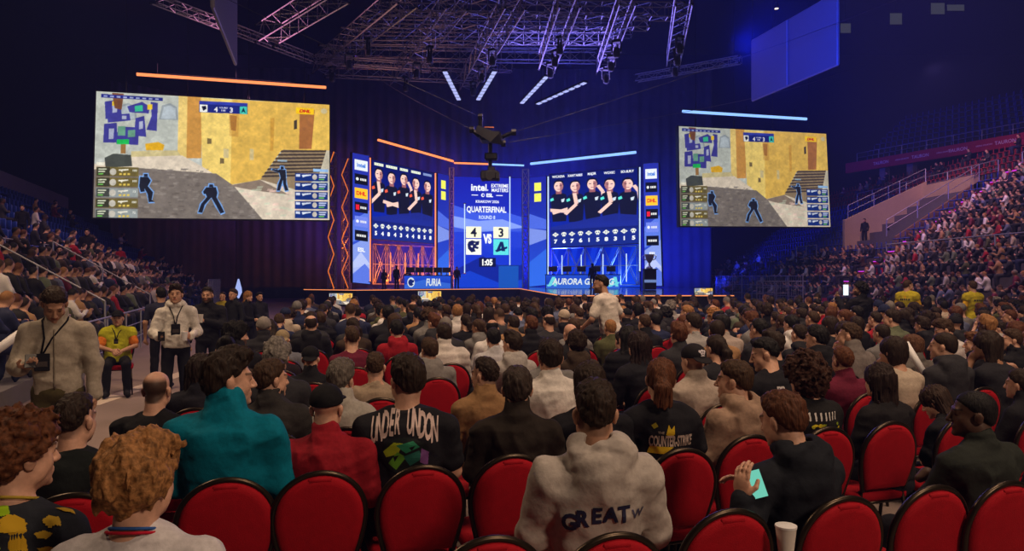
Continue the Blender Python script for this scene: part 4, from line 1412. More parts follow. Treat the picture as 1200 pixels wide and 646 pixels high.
# trophy on a plinth
p = W(761, 337, 44); e = empty('trophy_plinth', (p.x, p.y, DZ)); tag(e, 'black plinth carrying the trophy at the right of the stage', 'plinth')
bb = MB(); bb.rbox((0, 0, .62), (.36, .36, .60), .02); bb.build('column', M['black'], e); bb = MB(); bb.rbox((0, 0, 1.25), (.42, .42, .03), .01); bb.build('top', M['black_metal'], e)
bb = MB(); bb.box((-.365, -.375, .45), (.365, -.362, .62)); bb.build('stripe', emit_mat('plinth_stripe', (.3, .45, 1), .5, False), e)
t = empty('trophy', (p.x, p.y, DZ + 1.28)); tag(t, 'silver trophy cup standing on the black plinth', 'trophy')
silver = mat('trophy_silver', (.75, .70, .66), .38, .55)
bb = MB(); bb.lathe([(.20, 0), (.20, .08), (.12, .12), (.05, .22), (.05, .34), (.12, .42), (.24, .62), (.29, .88), (.27, .88), (.2, .62)], n=20); bb.build('cup', silver, t, 40)
for s in (-1, 1):
    bb = MB(); bb.tube([(s * .20, 0, .52), (s * .36, 0, .60), (s * .42, 0, .76), (s * .28, 0, .86)], .025, 7); bb.build('handle', silver, t, True)

# small display monitors facing the floor crowd
sm = gp.small(6)
for x0, y0, x1, y1, d, lab in ((386, 344, 413, 357, 41, 'bright small monitor at the foot of the left scaffolding'), (490, 341.5, 517, 357, 42, 'bright small monitor in front of the stage, below the left team desk'), (814, 338, 835, 345.5, 33, 'bright small monitor on the right end of the stage')):
    e, n = led_screen('floor_monitor', lab, 'monitor', quad([(x0, y0), (x1, y0), (x1, y1), (x0, y1)], [d] * 4), sm, M['screen'], .08, .02, 'small monitors facing the crowd', 1.2)
    h = e.location.z - (y1 - y0) * d / FPX / 2; base = DZ if 'right end' in lab else 0
    bb = MB()
    for s in (-.3, .3): bb.tube([(s, .05, -(y1 - y0) * d / FPX / 2), (s, .05, base - e.location.z)], .03, 6)
    bb.tube([(-.3, .05, -(y1 - y0) * d / FPX / 2), (.3, .05, -(y1 - y0) * d / FPX / 2)], .03, 6)
    bb.build('stand', M['black_metal'], e)

# drapes round the stage
def drape(name, a, c, z0, z1, label, folds, m):
    n = 6 * folds + 1; vs = []
    L = (Vector(c) - Vector(a)); nrm = Vector((-L.y, L.x)).normalized()
    for i in range(n):
        t = i / (n - 1); o_ = math.sin(t * folds * 2 * math.pi) * .07
        vs.append((a[0] + L.x * t + nrm.x * o_, a[1] + L.y * t + nrm.y * o_))
    bb = MB(); vv = [(x, y, z0) for x, y in vs] + [(x, y, z1) for x, y in vs]
    bb._add(vv, [(i, i + 1, n + i + 1, n + i) for i in range(n - 1)])
    o = bb.build(name, m, None, True)
    sd = o.modifiers.new('thickness', 'SOLIDIFY'); sd.thickness = .02
    tag(o, label, 'curtain', 'black stage drapes')
    return o


drape('stage_drape', (-24, 63), (17.5, 63.5), 0.0, 20.0, 'huge dark blue-lit drape hanging behind the stage', 46, M['drape'])
drape('stage_drape', (17.3, 63.7), (17.2, 81.5), 0.0, 17.0, 'dark drape right of the stage, behind the right hanging screen', 22, M['drape'])
drape('stage_drape', (-31, 56), (-24, 63), 0.0, 17.0, 'dark drape left of the stage, beyond the standing people', 14, M['drape'])
# ---------------------------------------------------------------- chairs
def chair_parts():
    out = {}
    # outline of the back, in x-z, tilted backwards
    def tilt(x, z, y=0.0): return Vector((x, -.215 - (z - .46) * .17 + y, z))
    arch = []
    for i in range(25):
        a = math.pi * i / 24
        arch.append((-.212 * math.cos(a), .685 + .222 * math.sin(a) ** .92))
    path = [(-.165, .47), (-.190, .56), (-.206, .63)] + arch + [(.206, .63), (.190, .56), (.165, .47)]
    b = MB(); b.tube([tilt(x, z) for x, z in path], .0145, 8); b.tube([tilt(-.165, .49), tilt(.165, .49)], .011, 6)
    out['back_frame'] = b.mesh('back_frame', True)
    b = MB(); cx, cz = 0, .69
    full = [(x * .955, cz + (z - cz) * .955) for x, z in path]
    n = len(full); rings = []
    for sc, y in ((.80, -.034), (.93, -.029), (1.0, -.012), (1.0, .012), (.93, .032), (.80, .040)):
        rings.append([tilt(x * sc, cz + (z - cz) * sc, y) for x, z in full])
    vs = [tilt(0, cz, -.037)] + [p for r in rings for p in r] + [tilt(0, cz, .044)]
    fs = [(0, 1 + (i + 1) % n, 1 + i) for i in range(n)]
    for k in range(5):
        for i in range(n):
            j = (i + 1) % n; fs.append((1 + k * n + i, 1 + k * n + j, 1 + (k + 1) * n + j, 1 + (k + 1) * n + i))
    L = len(vs) - 1
    fs += [(L, 1 + 5 * n + i, 1 + 5 * n + (i + 1) % n) for i in range(n)]
    b._add(vs, fs); b.rbox(tilt(0, .878, -.020), (.055, .010, .012), .006)
    out['backrest'] = b.mesh('backrest', True)
    b = MB(); b.rbox((0, .0, .425), (.215, .215, .035), .022)
    out['seat'] = b.mesh('seat', 60)
    b = MB()
    for s in (-1, 1): b.tube([(s * .19, -.19, .385), (s * .19, .19, .385)], .011, 6)
    b.tube([(-.19, .17, .385), (.19, .17, .385)], .011, 6); b.tube([(-.19, -.19, .385), (.19, -.19, .385)], .011, 6)
    out['seat_frame'] = b.mesh('seat_frame', True)
    for i, (x, y, tx, ty) in enumerate(((-.19, .18, -.205, .22), (.19, .18, .205, .22), (-.165, -.20, -.185, -.27), (.165, -.20, .185, -.27))):
        b = MB(); b.tube([(x, y, .47 if y < 0 else .40), (tx, ty, 0.0)], .0125, 7); out['leg%d' % i] = b.mesh('leg', True)
    for k, me in out.items():
        me.materials.append(M['red_fabric'] if k in ('backrest', 'seat') else M['chair_frame'])
    # the same chair joined for the far rows
    V, Fc, mi = [], [], []
    for k, me in out.items():
        o = len(V); V += [tuple(v.co) for v in me.vertices]
        Fc += [tuple(o + i for i in p.vertices) for p in me.polygons]; mi += [0 if k in ('backrest', 'seat') else 1] * len(me.polygons)
    me = bpy.data.meshes.new('banquet_chair'); me.from_pydata(V, [], Fc); me.polygons.foreach_set('material_index', mi); me.polygons.foreach_set('use_smooth', [True] * len(mi))
    me.materials.append(M['red_fabric']); me.materials.append(M['chair_frame']); me.update()
    out['joined'] = me
    return out


CH = chair_parts()
CHAIRS = []


def place_chair(x, y, rz, near, label, group='red banquet chairs of the floor audience'):
    if near:
        e = empty('banquet_chair', (x, y, 0), rz)
        for k, me in CH.items():
            if k == 'joined': continue
            link('leg' if k.startswith('leg') else k, me, e)
    else:
        e = link('banquet_chair', CH['joined']); e.location = (x, y, 0); e.rotation_euler = (0, 0, rz)
    tag(e, label, 'chair', group)
    CHAIRS.append(e)
    return e


# ---------------------------------------------------------------- palettes
BLK, CHAR, GRY, LGRY, WHT = (.010, .010, .013), (.030, .030, .034), (.16, .155, .15), (.36, .34, .32), (.62, .60, .58)
BEI, CAM, TAN = (.42, .35, .27), (.30, .17, .08), (.36, .25, .17)
RED, TEAL, NVY, OLV, GRN, PUR, MAR, BRN = (.30, .012, .022), (.0, .155, .235), (.016, .022, .06), (.075, .08, .035), (.12, .15, .10), (.08, .05, .22), (.12, .012, .03), (.045, .030, .020)
H_BLK, H_DK, H_BR, H_AU, H_BL, H_GR = (.008, .007, .007), (.022, .013, .008), (.045, .024, .012), (.085, .030, .012), (.26, .125, .045), (.16, .145, .13)
S_L, S_M, S_T, S_D = (.56, .32, .22), (.44, .24, .155), (.30, .15, .085), (.075, .036, .022)
CNAME = {BLK: 'black', CHAR: 'charcoal', GRY: 'grey', LGRY: 'light grey', WHT: 'white', BEI: 'beige', CAM: 'camel', TAN: 'tan', RED: 'red', TEAL: 'teal', NVY: 'navy', OLV: 'olive', GRN: 'sage green', PUR: 'purple', MAR: 'maroon', BRN: 'dark brown'}
HNAME = {H_BLK: 'black', H_DK: 'dark brown', H_BR: 'brown', H_AU: 'auburn', H_BL: 'blond', H_GR: 'grey'}
SNAME = {'short': 'short', 'fade': 'cropped', 'quiff': 'swept-up', 'messy': 'tousled', 'curly': 'curly', 'bigcurly': 'bushy curly', 'bob': 'bobbed', 'long': 'long', 'ponytail': 'ponytailed', 'bun': 'tied-up', 'balding': 'thinning', 'buzz': 'shaved'}
KNAME = {'tee': 'T-shirt', 'sweater': 'sweater', 'hoodie': 'hoodie', 'jacket': 'jacket', 'puffer': 'puffer jacket'}
ORD = 'first second third fourth fifth sixth seventh eighth ninth tenth eleventh twelfth thirteenth fourteenth fifteenth sixteenth seventeenth eighteenth nineteenth twentieth twenty-first twenty-second twenty-third twenty-fourth twenty-fifth twenty-sixth twenty-seventh twenty-eighth twenty-ninth thirtieth thirty-first thirty-second thirty-third thirty-fourth thirty-fifth thirty-sixth thirty-seventh thirty-eighth thirty-ninth fortieth'.split()

SLOPE = .333
ROWY = [2.52, 3.72, 4.75] + [4.75 + 1.05 * i for i in range(1, 30)]
FACE = math.atan(SLOPE)
NX, NY = -math.sin(FACE), math.cos(FACE)
PEOPLE = []            # (x, y) taken
PLOC = []
NPEOPLE = 0


def row_depth(px, k):
    return (ROWY[k] + .33) / (1 - SLOPE * (px - CX) / FPX)


def auto_row(px, ytop, want=1.31):
    best = min(range(len(ROWY)), key=lambda k: abs(CZ - (ytop - HY) * row_depth(px, k) / FPX - want))
    return best


def cast_patch(me, o, u, v, d, img, mask, off=.004, mat_=None, name='print'):
    """a print that follows the cloth: grid o + a*u + b*v, pushed along d onto the mesh"""
    bv = BVHTree.FromPolygons([x.co[:] for x in me.vertices], [p.vertices[:] for p in me.polygons])
    h, w = mask.shape
    o, u, v, d = Vector(o), Vector(u), Vector(v), Vector(d).normalized()
    idx = -np.ones((h, w), int); V = []; C = []
    near = np.zeros_like(mask, bool)
    mm = mask > .5
    near[:-1] |= mm[1:]; near[1:] |= mm[:-1]; near[:, :-1] |= mm[:, 1:]; near[:, 1:] |= mm[:, :-1]; near |= mm
    near[:-1, :-1] |= mm[1:, 1:]
    for j in range(h):
        for i in range(w):
            if not near[j, i]: continue
            p = o + u * (i / (w - 1)) + v * (j / (h - 1))
            hit = bv.ray_cast(p - d * .5, d, 1.2)
            if hit[0] is None: continue
            idx[j, i] = len(V); V.append(hit[0] - d * off); C.append((*srgb2lin(img[j, i]), 1))
    Q = []
    for j in range(h - 1):
        for i in range(w - 1):
            q = [idx[j, i], idx[j + 1, i], idx[j + 1, i + 1], idx[j, i + 1]]
            if min(q) >= 0 and mm[j, i]: Q.append(q)
    if not Q: return None
    m2 = mesh_np(name, V, Q)
    at = m2.attributes.new('Col', 'FLOAT_COLOR', 'POINT'); at.data.foreach_set('color', np.array(C, np.float32).ravel())
    m2.materials.append(mat_ or M['crowd'])
    return m2


def canvas_print(cv, key=(255, 0, 255)):
    """canvas picture and mask; the key colour is bare cloth"""
    a = cv.a
    m = (np.abs(a - np.array(key) / 255).sum(-1) > .35).astype(float)
    a = a.copy(); done = m > .5
    for _ in range(3):                       # carry the print's own colour just past its edge
        for dy, dx in ((0, 1), (0, -1), (1, 0), (-1, 0)):
            sh = np.roll(done, (dy, dx), (0, 1)) & ~done
            a[sh] = np.roll(a, (dy, dx), (0, 1))[sh]; done |= sh
    return a, m


def person_at(px, ytop, d, J, body, top, trousers, hair, cols, rz, hi, label, hairseed=0, hat=None, floor=0.0, group=None, scale=None, cat='person'):
    """stand or seat a figure so that the top of its head is at pixel (px, ytop), distance d"""
    global NPEOPLE
    t = W(px, ytop, d)
    top_z = J['head'][2] + .135
    s = scale or (t.z - floor) / top_z
    r = Matrix.Rotation(rz, 2)
    hx, hy = r @ Vector((J['head'][0], J['head'][1])) * s
    loc = Vector((t.x - hx, t.y - hy, floor))
    out = assemble(loc, J, body, top, trousers, hair, cols, rz, s, hi, hairseed, hat)
    tag(out['root'], label, cat, group)
    out['root']['category'] = cat
    PEOPLE.append((t.x, t.y)); PLOC.append((loc.x, loc.y, floor, bool(J['sit']), s)); NPEOPLE += 1
    out['loc'], out['s'], out['J'], out['rz'] = loc, s, J, rz
    return out


def to_world(p, v):
    """point in a person's frame to world"""
    return p['loc'] + Matrix.Rotation(p['rz'], 3, 'Z') @ (Vector(v) * p['s'])


# ---------------------------------------------------------------- the near rows, one by one
D2R = math.radians


def near(px, ytop, k, hair, hc, kind, topc, label, yaw=0, pitch=0, lean=.06, arms='lap', skin=S_L, sleeve='long', turn=0, wide=1.0, hat=None, hatc=BLK, seed=0, slump=0, stubble=0, hands=False, hi=True, dd=0.0, roll=0, beard=0, folds=.008, trous=(.012, .012, .018), belly=0.0, crown=False):
    J = seated(lean, D2R(yaw), D2R(pitch), D2R(roll), arms, wide, slump)
    b = body_mesh(J, hi, hands, stubble, beard, crown=crown); t = shirt_mesh(J, hi, kind, sleeve, folds, seed, belly); tr = trousers_mesh(J, hi, seed)
    d = row_depth(px, k) + dd
    return person_at(px, ytop, d, J, b, t, tr, hair, dict(skin=skin, top=topc, hair=hc, hat=hatc, trousers=trous), FACE + D2R(turn), hi, label, seed, hat)


# nearest row
hood = near(697, 443, 0, 'fade', H_DK, 'hoodie', (.40, .365, .33), 'cropped-haired person in pale grey hoodie lettered GREAT across the back', lean=.02, stubble=.45, skin=S_M, turn=-14, wide=1.04, seed=3, arms='lap', folds=.012)
blond = near(166, 511, 0, 'messy', H_BL, 'tee', (.55, .53, .54), 'person with tousled blond hair in white jersey with blue and red collar', yaw=-12, lean=-.03, turn=-18, sleeve='short', seed=4, dd=-.26, wide=1.05)
curly = near(24, 484, 0, 'curly', H_AU, 'tee', (.022, .026, .034), 'curly-haired person at lower left corner in dark yellow-patterned jersey', yaw=-28, lean=.0, turn=-20, sleeve='short', seed=2, dd=.10)
phone_man = near(917, 457, 0, 'short', (.075, .027, .012), 'hoodie', (.011, .013, .018), 'auburn-haired person in black hoodie holding up a lit phone', yaw=8, pitch=-12, lean=.10, turn=6, seed=6, wide=1.06, slump=.6, hands=True,
                 arms=[((-.34, .0, .70), (-.31, .04, .90), (.05, .1, .95)), ((.30, .16, .76), (.02, .34, .84), (-.75, .55, .3))])
dark_man = near(1140, 455, 0, 'buzz', H_BLK, 'sweater', (.020, .024, .020), 'close-cropped dark-skinned person in dark sweater looking left, lower right', yaw=48, lean=.05, skin=S_D, turn=4, seed=7, wide=1.12, arms='crossed')
edge_man = near(1234, 472, 0, 'short', H_DK, 'jacket', BLK, 'person in black jacket cut off by the right edge beside the dark-skinned one', yaw=10, lean=.05, turn=0, seed=8, hi=False)

# second row
near(89, 460, 1, 'fade', H_DK, 'tee', (.010, .013, .012), 'cropped-haired person in black T-shirt in front of the blond one', lean=.03, sleeve='short', turn=-12, seed=9, stubble=.5, yaw=-10)
near(268, 410, 1, 'quiff', H_DK, 'jacket', TEAL, 'brown-haired person in turquoise jacket, face turned right', yaw=-58, lean=.02, turn=-16, seed=10, wide=1.10, folds=.009, belly=.01)
near(383, 449, 1, None, H_DK, 'sweater', (.26, .010, .018), 'person in black cap and red sweater behind a red chair', lean=.04, turn=-18, seed=11, wide=1.14, hat='cap', hatc=(.009, .009, .010), belly=.015)
tee_man = near(477, 413, 1, 'short', H_DK, 'tee', (.012, .012, .015), 'person in black T-shirt with white lettering and green print on back', yaw=28, lean=.03, turn=-16, seed=12, wide=1.12, sleeve='short')
near(606, 428, 1, 'short', (.035, .024, .018), 'jacket', (.020, .015, .011), 'person in dark brown jacket left of the GREAT hoodie', lean=.05, turn=-18, seed=13, wide=1.06)
near(690, 424, 1, 'bob', H_DK, 'sweater', BLK, 'dark-haired person in black hidden behind the GREAT hoodie', lean=.08, turn=-10, seed=14, dd=.05)
cs = near(774, 418, 1, 'ponytail', H_AU, 'tee', (.011, .011, .014), 'auburn ponytailed person in black T-shirt lettered COUNTER-STRIKE', yaw=-14, lean=.04, turn=-14, seed=15, sleeve='short', roll=4)
near(860, 421, 1, 'short', H_BR, 'hoodie', (.30, .205, .145), 'brown-haired person in tan hoodie behind an empty red chair', yaw=34, lean=.10, turn=8, seed=16)
near(943, 418, 1, 'bigcurly', (.040, .017, .010), 'tee', (.012, .012, .012), 'bushy curly-haired person in black shirt with yellow flower print', lean=.08, turn=4, seed=17)
near(1030, 425, 1, 'long', (.020, .011, .008), 'sweater', (.012, .011, .012), 'person with long straight dark hair in black, behind an empty red chair', lean=.10, turn=6, seed=18, yaw=-8)
near(1096, 452, 1, 'long', (.030, .016, .010), 'sweater', (.012, .012, .014), 'smaller long-haired person slumped low, right of the straight-haired one in black', lean=.45, pitch=-25, turn=0, seed=19, yaw=20)
near(1195, 432, 1, 'short', H_DK, 'jacket', (.012, .012, .014), 'dark-haired person in black at right edge, second row', lean=.05, turn=6, seed=20, hi=False, yaw=10)

# third and fourth rows
bald = near(184, 432, 2, 'bald', (.020, .012, .009), 'tee', (.010, .010, .011), 'balding person in black T-shirt at the aisle end of third row', lean=.02, turn=-14, seed=21, wide=1.14, sleeve='short', stubble=.88, crown=True)
near(236, 414, 3, 'long', (.022, .013, .009), 'jacket', (.014, .014, .02), 'long dark-haired person between the balding one and the turquoise jacket', lean=.08, turn=-8, seed=22, yaw=-15)
near(318, 420, 2, 'short', H_BR, 'jacket', (.03, .028, .026), 'balding-crowned person in brown jacket looking right past turquoise shoulder', yaw=-50, lean=.06, turn=-10, seed=23)
near(400, 422, 2, 'quiff', (.10, .085, .07), 'jacket', (.34, .32, .28), 'grey-haired person in pale jacket behind the black cap', yaw=-20, lean=.06, turn=-12, seed=24)
near(440, 412, 3, 'fade', H_BR, 'sweater', (.30, .235, .165), 'cropped-haired person in beige top left of the printed black T-shirt', lean=.06, turn=-10, seed=25, stubble=.3)
near(568, 418, 2, 'fade', H_DK, 'jacket', (.24, .135, .06), 'person in camel jacket looking left, behind the dark brown jacket', yaw=40, lean=.06, turn=-6, seed=26, stubble=.4)
near(645, 396, 2, 'short', H_DK, 'sweater', (.60, .57, .53), 'dark-haired person in white sweater behind two empty red chairs', lean=.04, turn=-10, seed=27, arms='wide')
near(812, 402, 2, None, H_BR, 'sweater', (.36, .30, .25), 'person in dark cap with white badge and beige sweater', lean=.10, turn=6, seed=28, hat='cap_back', hatc=(.014, .013, .015))
pr = near(896, 395, 2, 'fade', H_BLK, 'tee', (.011, .011, .014), 'cropped-haired person looking left in black T-shirt with white letters', yaw=55, pitch=-14, lean=.12, turn=2, seed=29, stubble=.5, slump=.4)
near(748, 388, 3, 'long', (.020, .011, .010), 'sweater', (.012, .012, .016), 'long dark-haired person in black behind the auburn ponytail', lean=.06, turn=2, seed=30)
near(1142, 390, 3, 'quiff', (.11, .045, .018), 'hoodie', (.010, .010, .012), 'auburn-haired person in large black hoodie, upper right, face left', yaw=42, lean=.10, turn=6, seed=31, wide=1.16)
near(1106, 374, 4, 'quiff', H_BR, 'tee', (.55, .52, .50), 'brown-haired person in white T-shirt looking down and left', yaw=48, pitch=-20, lean=.16, turn=6, seed=32, sleeve='short')
near(1170, 376, 5, 'short', H_DK, 'sweater', (.50, .48, .46), 'dark-haired person in white sweater beyond the large black hoodie', yaw=35, lean=.1, turn=4, seed=33)
near(1185, 385, 3, 'short', H_BR, 'jacket', (.012, .012, .014), 'brown-haired person in black jacket at right edge, facing left', yaw=50, lean=.1, turn=4, seed=34)
near(995, 378, 3, 'fade', H_BR, 'jacket', (.16, .14, .13), 'cropped person in grey jacket raising a hand to the face', yaw=30, lean=.12, turn=4, seed=35, arms=['chin', 'lap'], stubble=.4)
near(957, 380, 3, 'short', H_BLK, 'hoodie', (.011, .011, .013), 'black-haired person in bulky black hoodie left of grey jacket', yaw=20, lean=.12, turn=4, seed=36, wide=1.14)
near(1068, 392, 3, 'bob', (.09, .04, .02), 'jacket', (.10, .09, .08), 'red-haired person in grey-brown coat behind a white roll', yaw=20, lean=.22, turn=4, seed=37)
# readable people farther in
near(503, 395, 4, 'short', H_BR, 'hoodie', (.20, .19, .18), 'brown-haired person in grey hoodie in front of the white puffer jacket', yaw=18, lean=.12, turn=-4, seed=38, hi=False, wide=1.1)
near(520, 378, 5, 'short', H_DK, 'puffer', (.56, .52, .48), 'dark-haired person in padded white puffer jacket', yaw=10, lean=.10, turn=-4, seed=39, hi=False, wide=1.1)
near(600, 388, 4, 'quiff', H_DK, 'hoodie', (.36, .34, .32), 'dark-haired person in light grey hoodie left of centre, face turned left', yaw=30, lean=.08, turn=0, seed=40, hi=False)
near(578, 384, 5, 'short', H_BLK, 'jacket', (.42, .42, .44), 'black-haired person in pale denim-like jacket near the middle', lean=.06, turn=0, seed=41, hi=False)
near(668, 378, 5, 'bald', H_BLK, 'jacket', (.014, .014, .016), 'bald person in black jacket near the middle of the crowd', lean=.06, turn=0, seed=42, hi=False)
near(364, 405, 4, None, H_BLK, 'jacket', (.012, .012, .014), 'person in black cap and black jacket left of the beige top', lean=.05, turn=-6, seed=43, hi=False, hat='cap_back', hatc=(.008, .008, .009))
near(326, 397, 5, 'bald', H_BLK, 'sweater', (.020, .014, .018), 'balding person in dark plum sweater below a beige cap', stubble=.5, crown=True, lean=.05, turn=-4, seed=44, hi=False)
near(277, 378, 4, 'messy', H_BLK, 'jacket', (.014, .014, .017), 'tousled dark-haired bearded person at the aisle, face turned right', yaw=-60, lean=.05, turn=-6, seed=45, beard=.8, dd=1.0)
near(812, 366, 5, 'short', H_DK, 'sweater', (.30, .29, .28), 'dark-haired person in grey marl sweater right of centre', yaw=18, lean=.08, turn=0, seed=46, hi=False, wide=1.12)
near(845, 368, 5, 'short', H_BLK, 'sweater', (.36, .30, .26), 'black-haired person in beige sweater leaning left, right of centre', yaw=25, lean=.2, turn=6, seed=47, hi=False, wide=1.1)
near(755, 368, 6, 'fade', H_BR, 'jacket', (.012, .012, .014), 'cropped brown-haired person in black jacket behind the standing white T-shirt', lean=.06, turn=0, seed=48, hi=False)
near(1045, 362, 5, 'short', H_DK, 'sweater', (.12, .14, .085), 'dark-haired person in green sweater, right side of the floor', yaw=25, lean=.08, turn=4, seed=49, hi=False)
near(728, 388, 5, 'short', H_DK, 'sweater', (.060, .035, .19), 'dark-haired person in purple sweater right of the bald one', lean=.07, turn=0, seed=50, hi=False)
near(465, 374, 6, 'short', H_BLK, 'hoodie', (.30, .012, .02), 'black-haired person in red hoodie left of the white puffer jacket', lean=.07, turn=0, seed=51, hi=False)
near(309, 372, 7, None, H_DK, 'puffer', (.022, .022, .026), 'person in grey knit beanie near the aisle', lean=.06, turn=0, seed=52, hi=False, hat='beanie', hatc=(.22, .20, .18))
near(331, 386, 6, None, H_DK, 'jacket', (.16, .17, .20), 'person in beige cap and blue-grey jacket near the aisle', lean=.06, turn=0, seed=53, hi=False, hat='cap_back', hatc=(.28, .22, .13))
NEAR_COUNT = NPEOPLE

# ---- details of the near people
pink = (255, 0, 255)
cv = Canvas(300, 130, pink)
for i, ch in enumerate('GREAT'): cv.text(ch, 40 + i * 43, 96 - 34 * math.sin((i + .6) / 7.6 * math.pi), 50, (30, 32, 62), bold=.04, squeeze=.9)
cv.text('W', 262, 70, 30, (70, 70, 96), bold=.02)
a, m = canvas_print(cv)
top = hood['top'].data
g = cast_patch(top, (-.17, 0, .93), (.35, 0, 0), (0, 0, -.152), (0, 1, 0), a, m)
if g: link('lettering', g, hood['top'])

cv = Canvas(200, 200, pink)
for i, ch in enumerate('UNDER UNDON'):
    if ch != ' ':
        yy = 52 - 22 * math.sin((i + .5) / 11 * math.pi) + abs(i - 5) * 2.5
        cv.text(ch, 15 + i * 17, yy, 66, (196, 176, 170), bold=.03, squeeze=.27)
cv.ell(104, 128, 66, 52, (18, 26, 24))
for q, k in (([(44, 116), (74, 90), (100, 92), (86, 122), (52, 132)], (150, 168, 30)), ([(58, 150), (84, 116), (108, 132), (80, 168)], (90, 150, 40)), ([(80, 98), (128, 86), (146, 104), (108, 120)], (40, 128, 92)), ([(100, 130), (144, 114), (154, 136), (118, 158)], (30, 96, 84)), ([(150, 108), (170, 120), (166, 160), (146, 148)], (118, 76, 138)), ([(116, 104), (134, 100), (124, 114)], (12, 14, 16)), ([(72, 130), (88, 126), (76, 146)], (12, 14, 16))): cv.poly(q, k)
a, m = canvas_print(cv)
g = cast_patch(tee_man['top'].data, (-.17, 0, 1.075), (.34, 0, 0), (0, 0, -.34), (0, 1, 0), a, m)
if g: link('back_print', g, tee_man['top'])

cv = Canvas(200, 150, pink)
cv.poly([(76, 66), (88, 26), (98, 46), (112, 30), (112, 66), (96, 76)], (190, 160, 20)); cv.poly([(22, 30), (38, 18), (48, 34), (32, 44)], (150, 140, 30)); cv.poly([(20, 112), (110, 116), (70, 142), (10, 142)], (190, 160, 20))
cv.text('COUNTER-STRIKE', 102, 92, 42, (176, 160, 150), bold=.03, squeeze=.36)
cv.text('THE', 58, 58, 9, (150, 140, 130)); cv.text('VOL. III', 146, 58, 9, (150, 140, 130)) if False else None
a, m = canvas_print(cv)
g = cast_patch(cs['top'].data, (-.13, 0, 1.00), (.29, 0, 0), (0, 0, -.215), (0, 1, 0), a, m)
if g: link('lettering', g, cs['top'])

cv = Canvas(90, 60, pink); cv.text('PR', 40, 20, 24, (200, 195, 195), bold=.05); cv.text('D', 28, 48, 20, (200, 195, 195), bold=.05)
a, m = canvas_print(cv); g = cast_patch(pr['top'].data, (-.10, 0, .98), (.17, 0, 0), (0, 0, -.11), (0, 1, 0), a, m)
if g: link('lettering', g, pr['top'])

cv = Canvas(110, 40, pink)
for i in range(9): cv.poly([(6 + i * 11, 30 - 8 * math.sin(i / 8 * 3.1)), (14 + i * 11, 28 - 8 * math.sin(i / 8 * 3.1)), (12 + i * 11, 10 - 6 * math.sin(i / 8 * 3.1)), (8 + i * 11, 14 - 8 * math.sin(i / 8 * 3.1))], (150, 142, 122))
a, m = canvas_print(cv); g = cast_patch(bald['top'].data, (-.06, 0, 1.0), (.22, 0, 0), (0, 0, -.075), (0, 1, 0), a, m)
if g: link('back_print', g, bald['top'])


def named(lbl):
    for o in COL.objects:
        if o.get('label') == lbl: return o


# yellow flower print
o = named('bushy curly-haired person in black shirt with yellow flower print')
tp_ = [c for c in o.children if c.name.startswith('top')][0]
cv = Canvas(150, 100, pink); rr = random.Random(3)
for i in range(26): cv.ell(rr.uniform(15, 135), rr.uniform(48, 90), rr.uniform(5, 9), rr.uniform(3, 6), rr.choice([(206, 190, 30), (168, 170, 34), (120, 140, 30)]), n=7)
for i in range(7): cv.poly([(20 + i * 16, 14), (26 + i * 16, 12), (24 + i * 16, 36), (19 + i * 16, 38)], (196, 194, 190))
a, m = canvas_print(cv); g = cast_patch(tp_.data, (-.15, 0, 1.02), (.30, 0, 0), (0, 0, -.21), (0, 1, 0), a, m)
if g: link('flower_print', g, tp_)
# patterned jersey of the curly-haired person
cv = Canvas(150, 90, pink); rr = random.Random(8)
for i in range(22):
    x, y = rr.uniform(5, 145), rr.uniform(5, 85); w = rr.uniform(7, 15)
    cv.poly([(x - w, y - 3), (x, y - w * .6), (x + w, y - 2), (x + w * .5, y + w * .5), (x - w * .6, y + w * .4)], rr.choice([(196, 158, 30), (206, 170, 50), (150, 190, 20)]))
a, m = canvas_print(cv); g = cast_patch(curly['top'].data, (-.24, -.13, 1.3), (.48, 0, 0), (0, .20, 0), (0, 0, -1), a, m)
if g: link('yellow_pattern', g, curly['top'])
a, m = canvas_print(cv); g = cast_patch(curly['top'].data, (-.22, 0, 1.04), (.44, 0, 0), (0, 0, -.2), (0, 1, 0), a, m)
if g: link('yellow_pattern', g, curly['top'])


def collar_ring(p, r, dz, rad, col, name):
    nk = p['J']['neck']; b = MB()
    b.tube([(nk[0] + r * math.cos(t), nk[1] - .006 + (r * .95) * math.sin(t), nk[2] + dz - .022 * math.sin(t) * 1.0) for t in np.linspace(0, 2 * math.pi, 28, endpoint=False)], rad, 8, closed=True)
    o = b.build(name, M['cloth'], p['top'], True); o.color = (*col, 1)


collar_ring(blond, .069, .008, .005, (.03, .09, .30), 'blue_collar'); collar_ring(blond, .078, -.002, .0045, (.42, .01, .03), 'red_collar_stripe')
collar_ring(curly, .070, .006, .005, (.35, .25, .03), 'yellow_collar')
# badge on the dark cap
o = named('person in dark cap with white badge and beige sweater')
cp = [c for c in o.children if c.name.startswith('cap')][0]
cv = Canvas(60, 60, pink)
cv.ell(30, 30, 17, 20, (196, 190, 196)); cv.ell(12, 22, 8, 9, (196, 190, 196)); cv.ell(48, 22, 8, 9, (196, 190, 196)); cv.ell(24, 26, 4, 5, (30, 28, 34)); cv.ell(37, 26, 4, 5, (30, 28, 34)); cv.rect(24, 38, 37, 42, (30, 28, 34)); cv.rect(14, 48, 46, 53, (196, 190, 196))
a, m = canvas_print(cv); g = cast_patch(cp.data, (-.036, 0, .105), (.072, 0, 0), (0, 0, -.07), (0, 1, 0), a, m, .003)
if g: link('badge', g, cp)


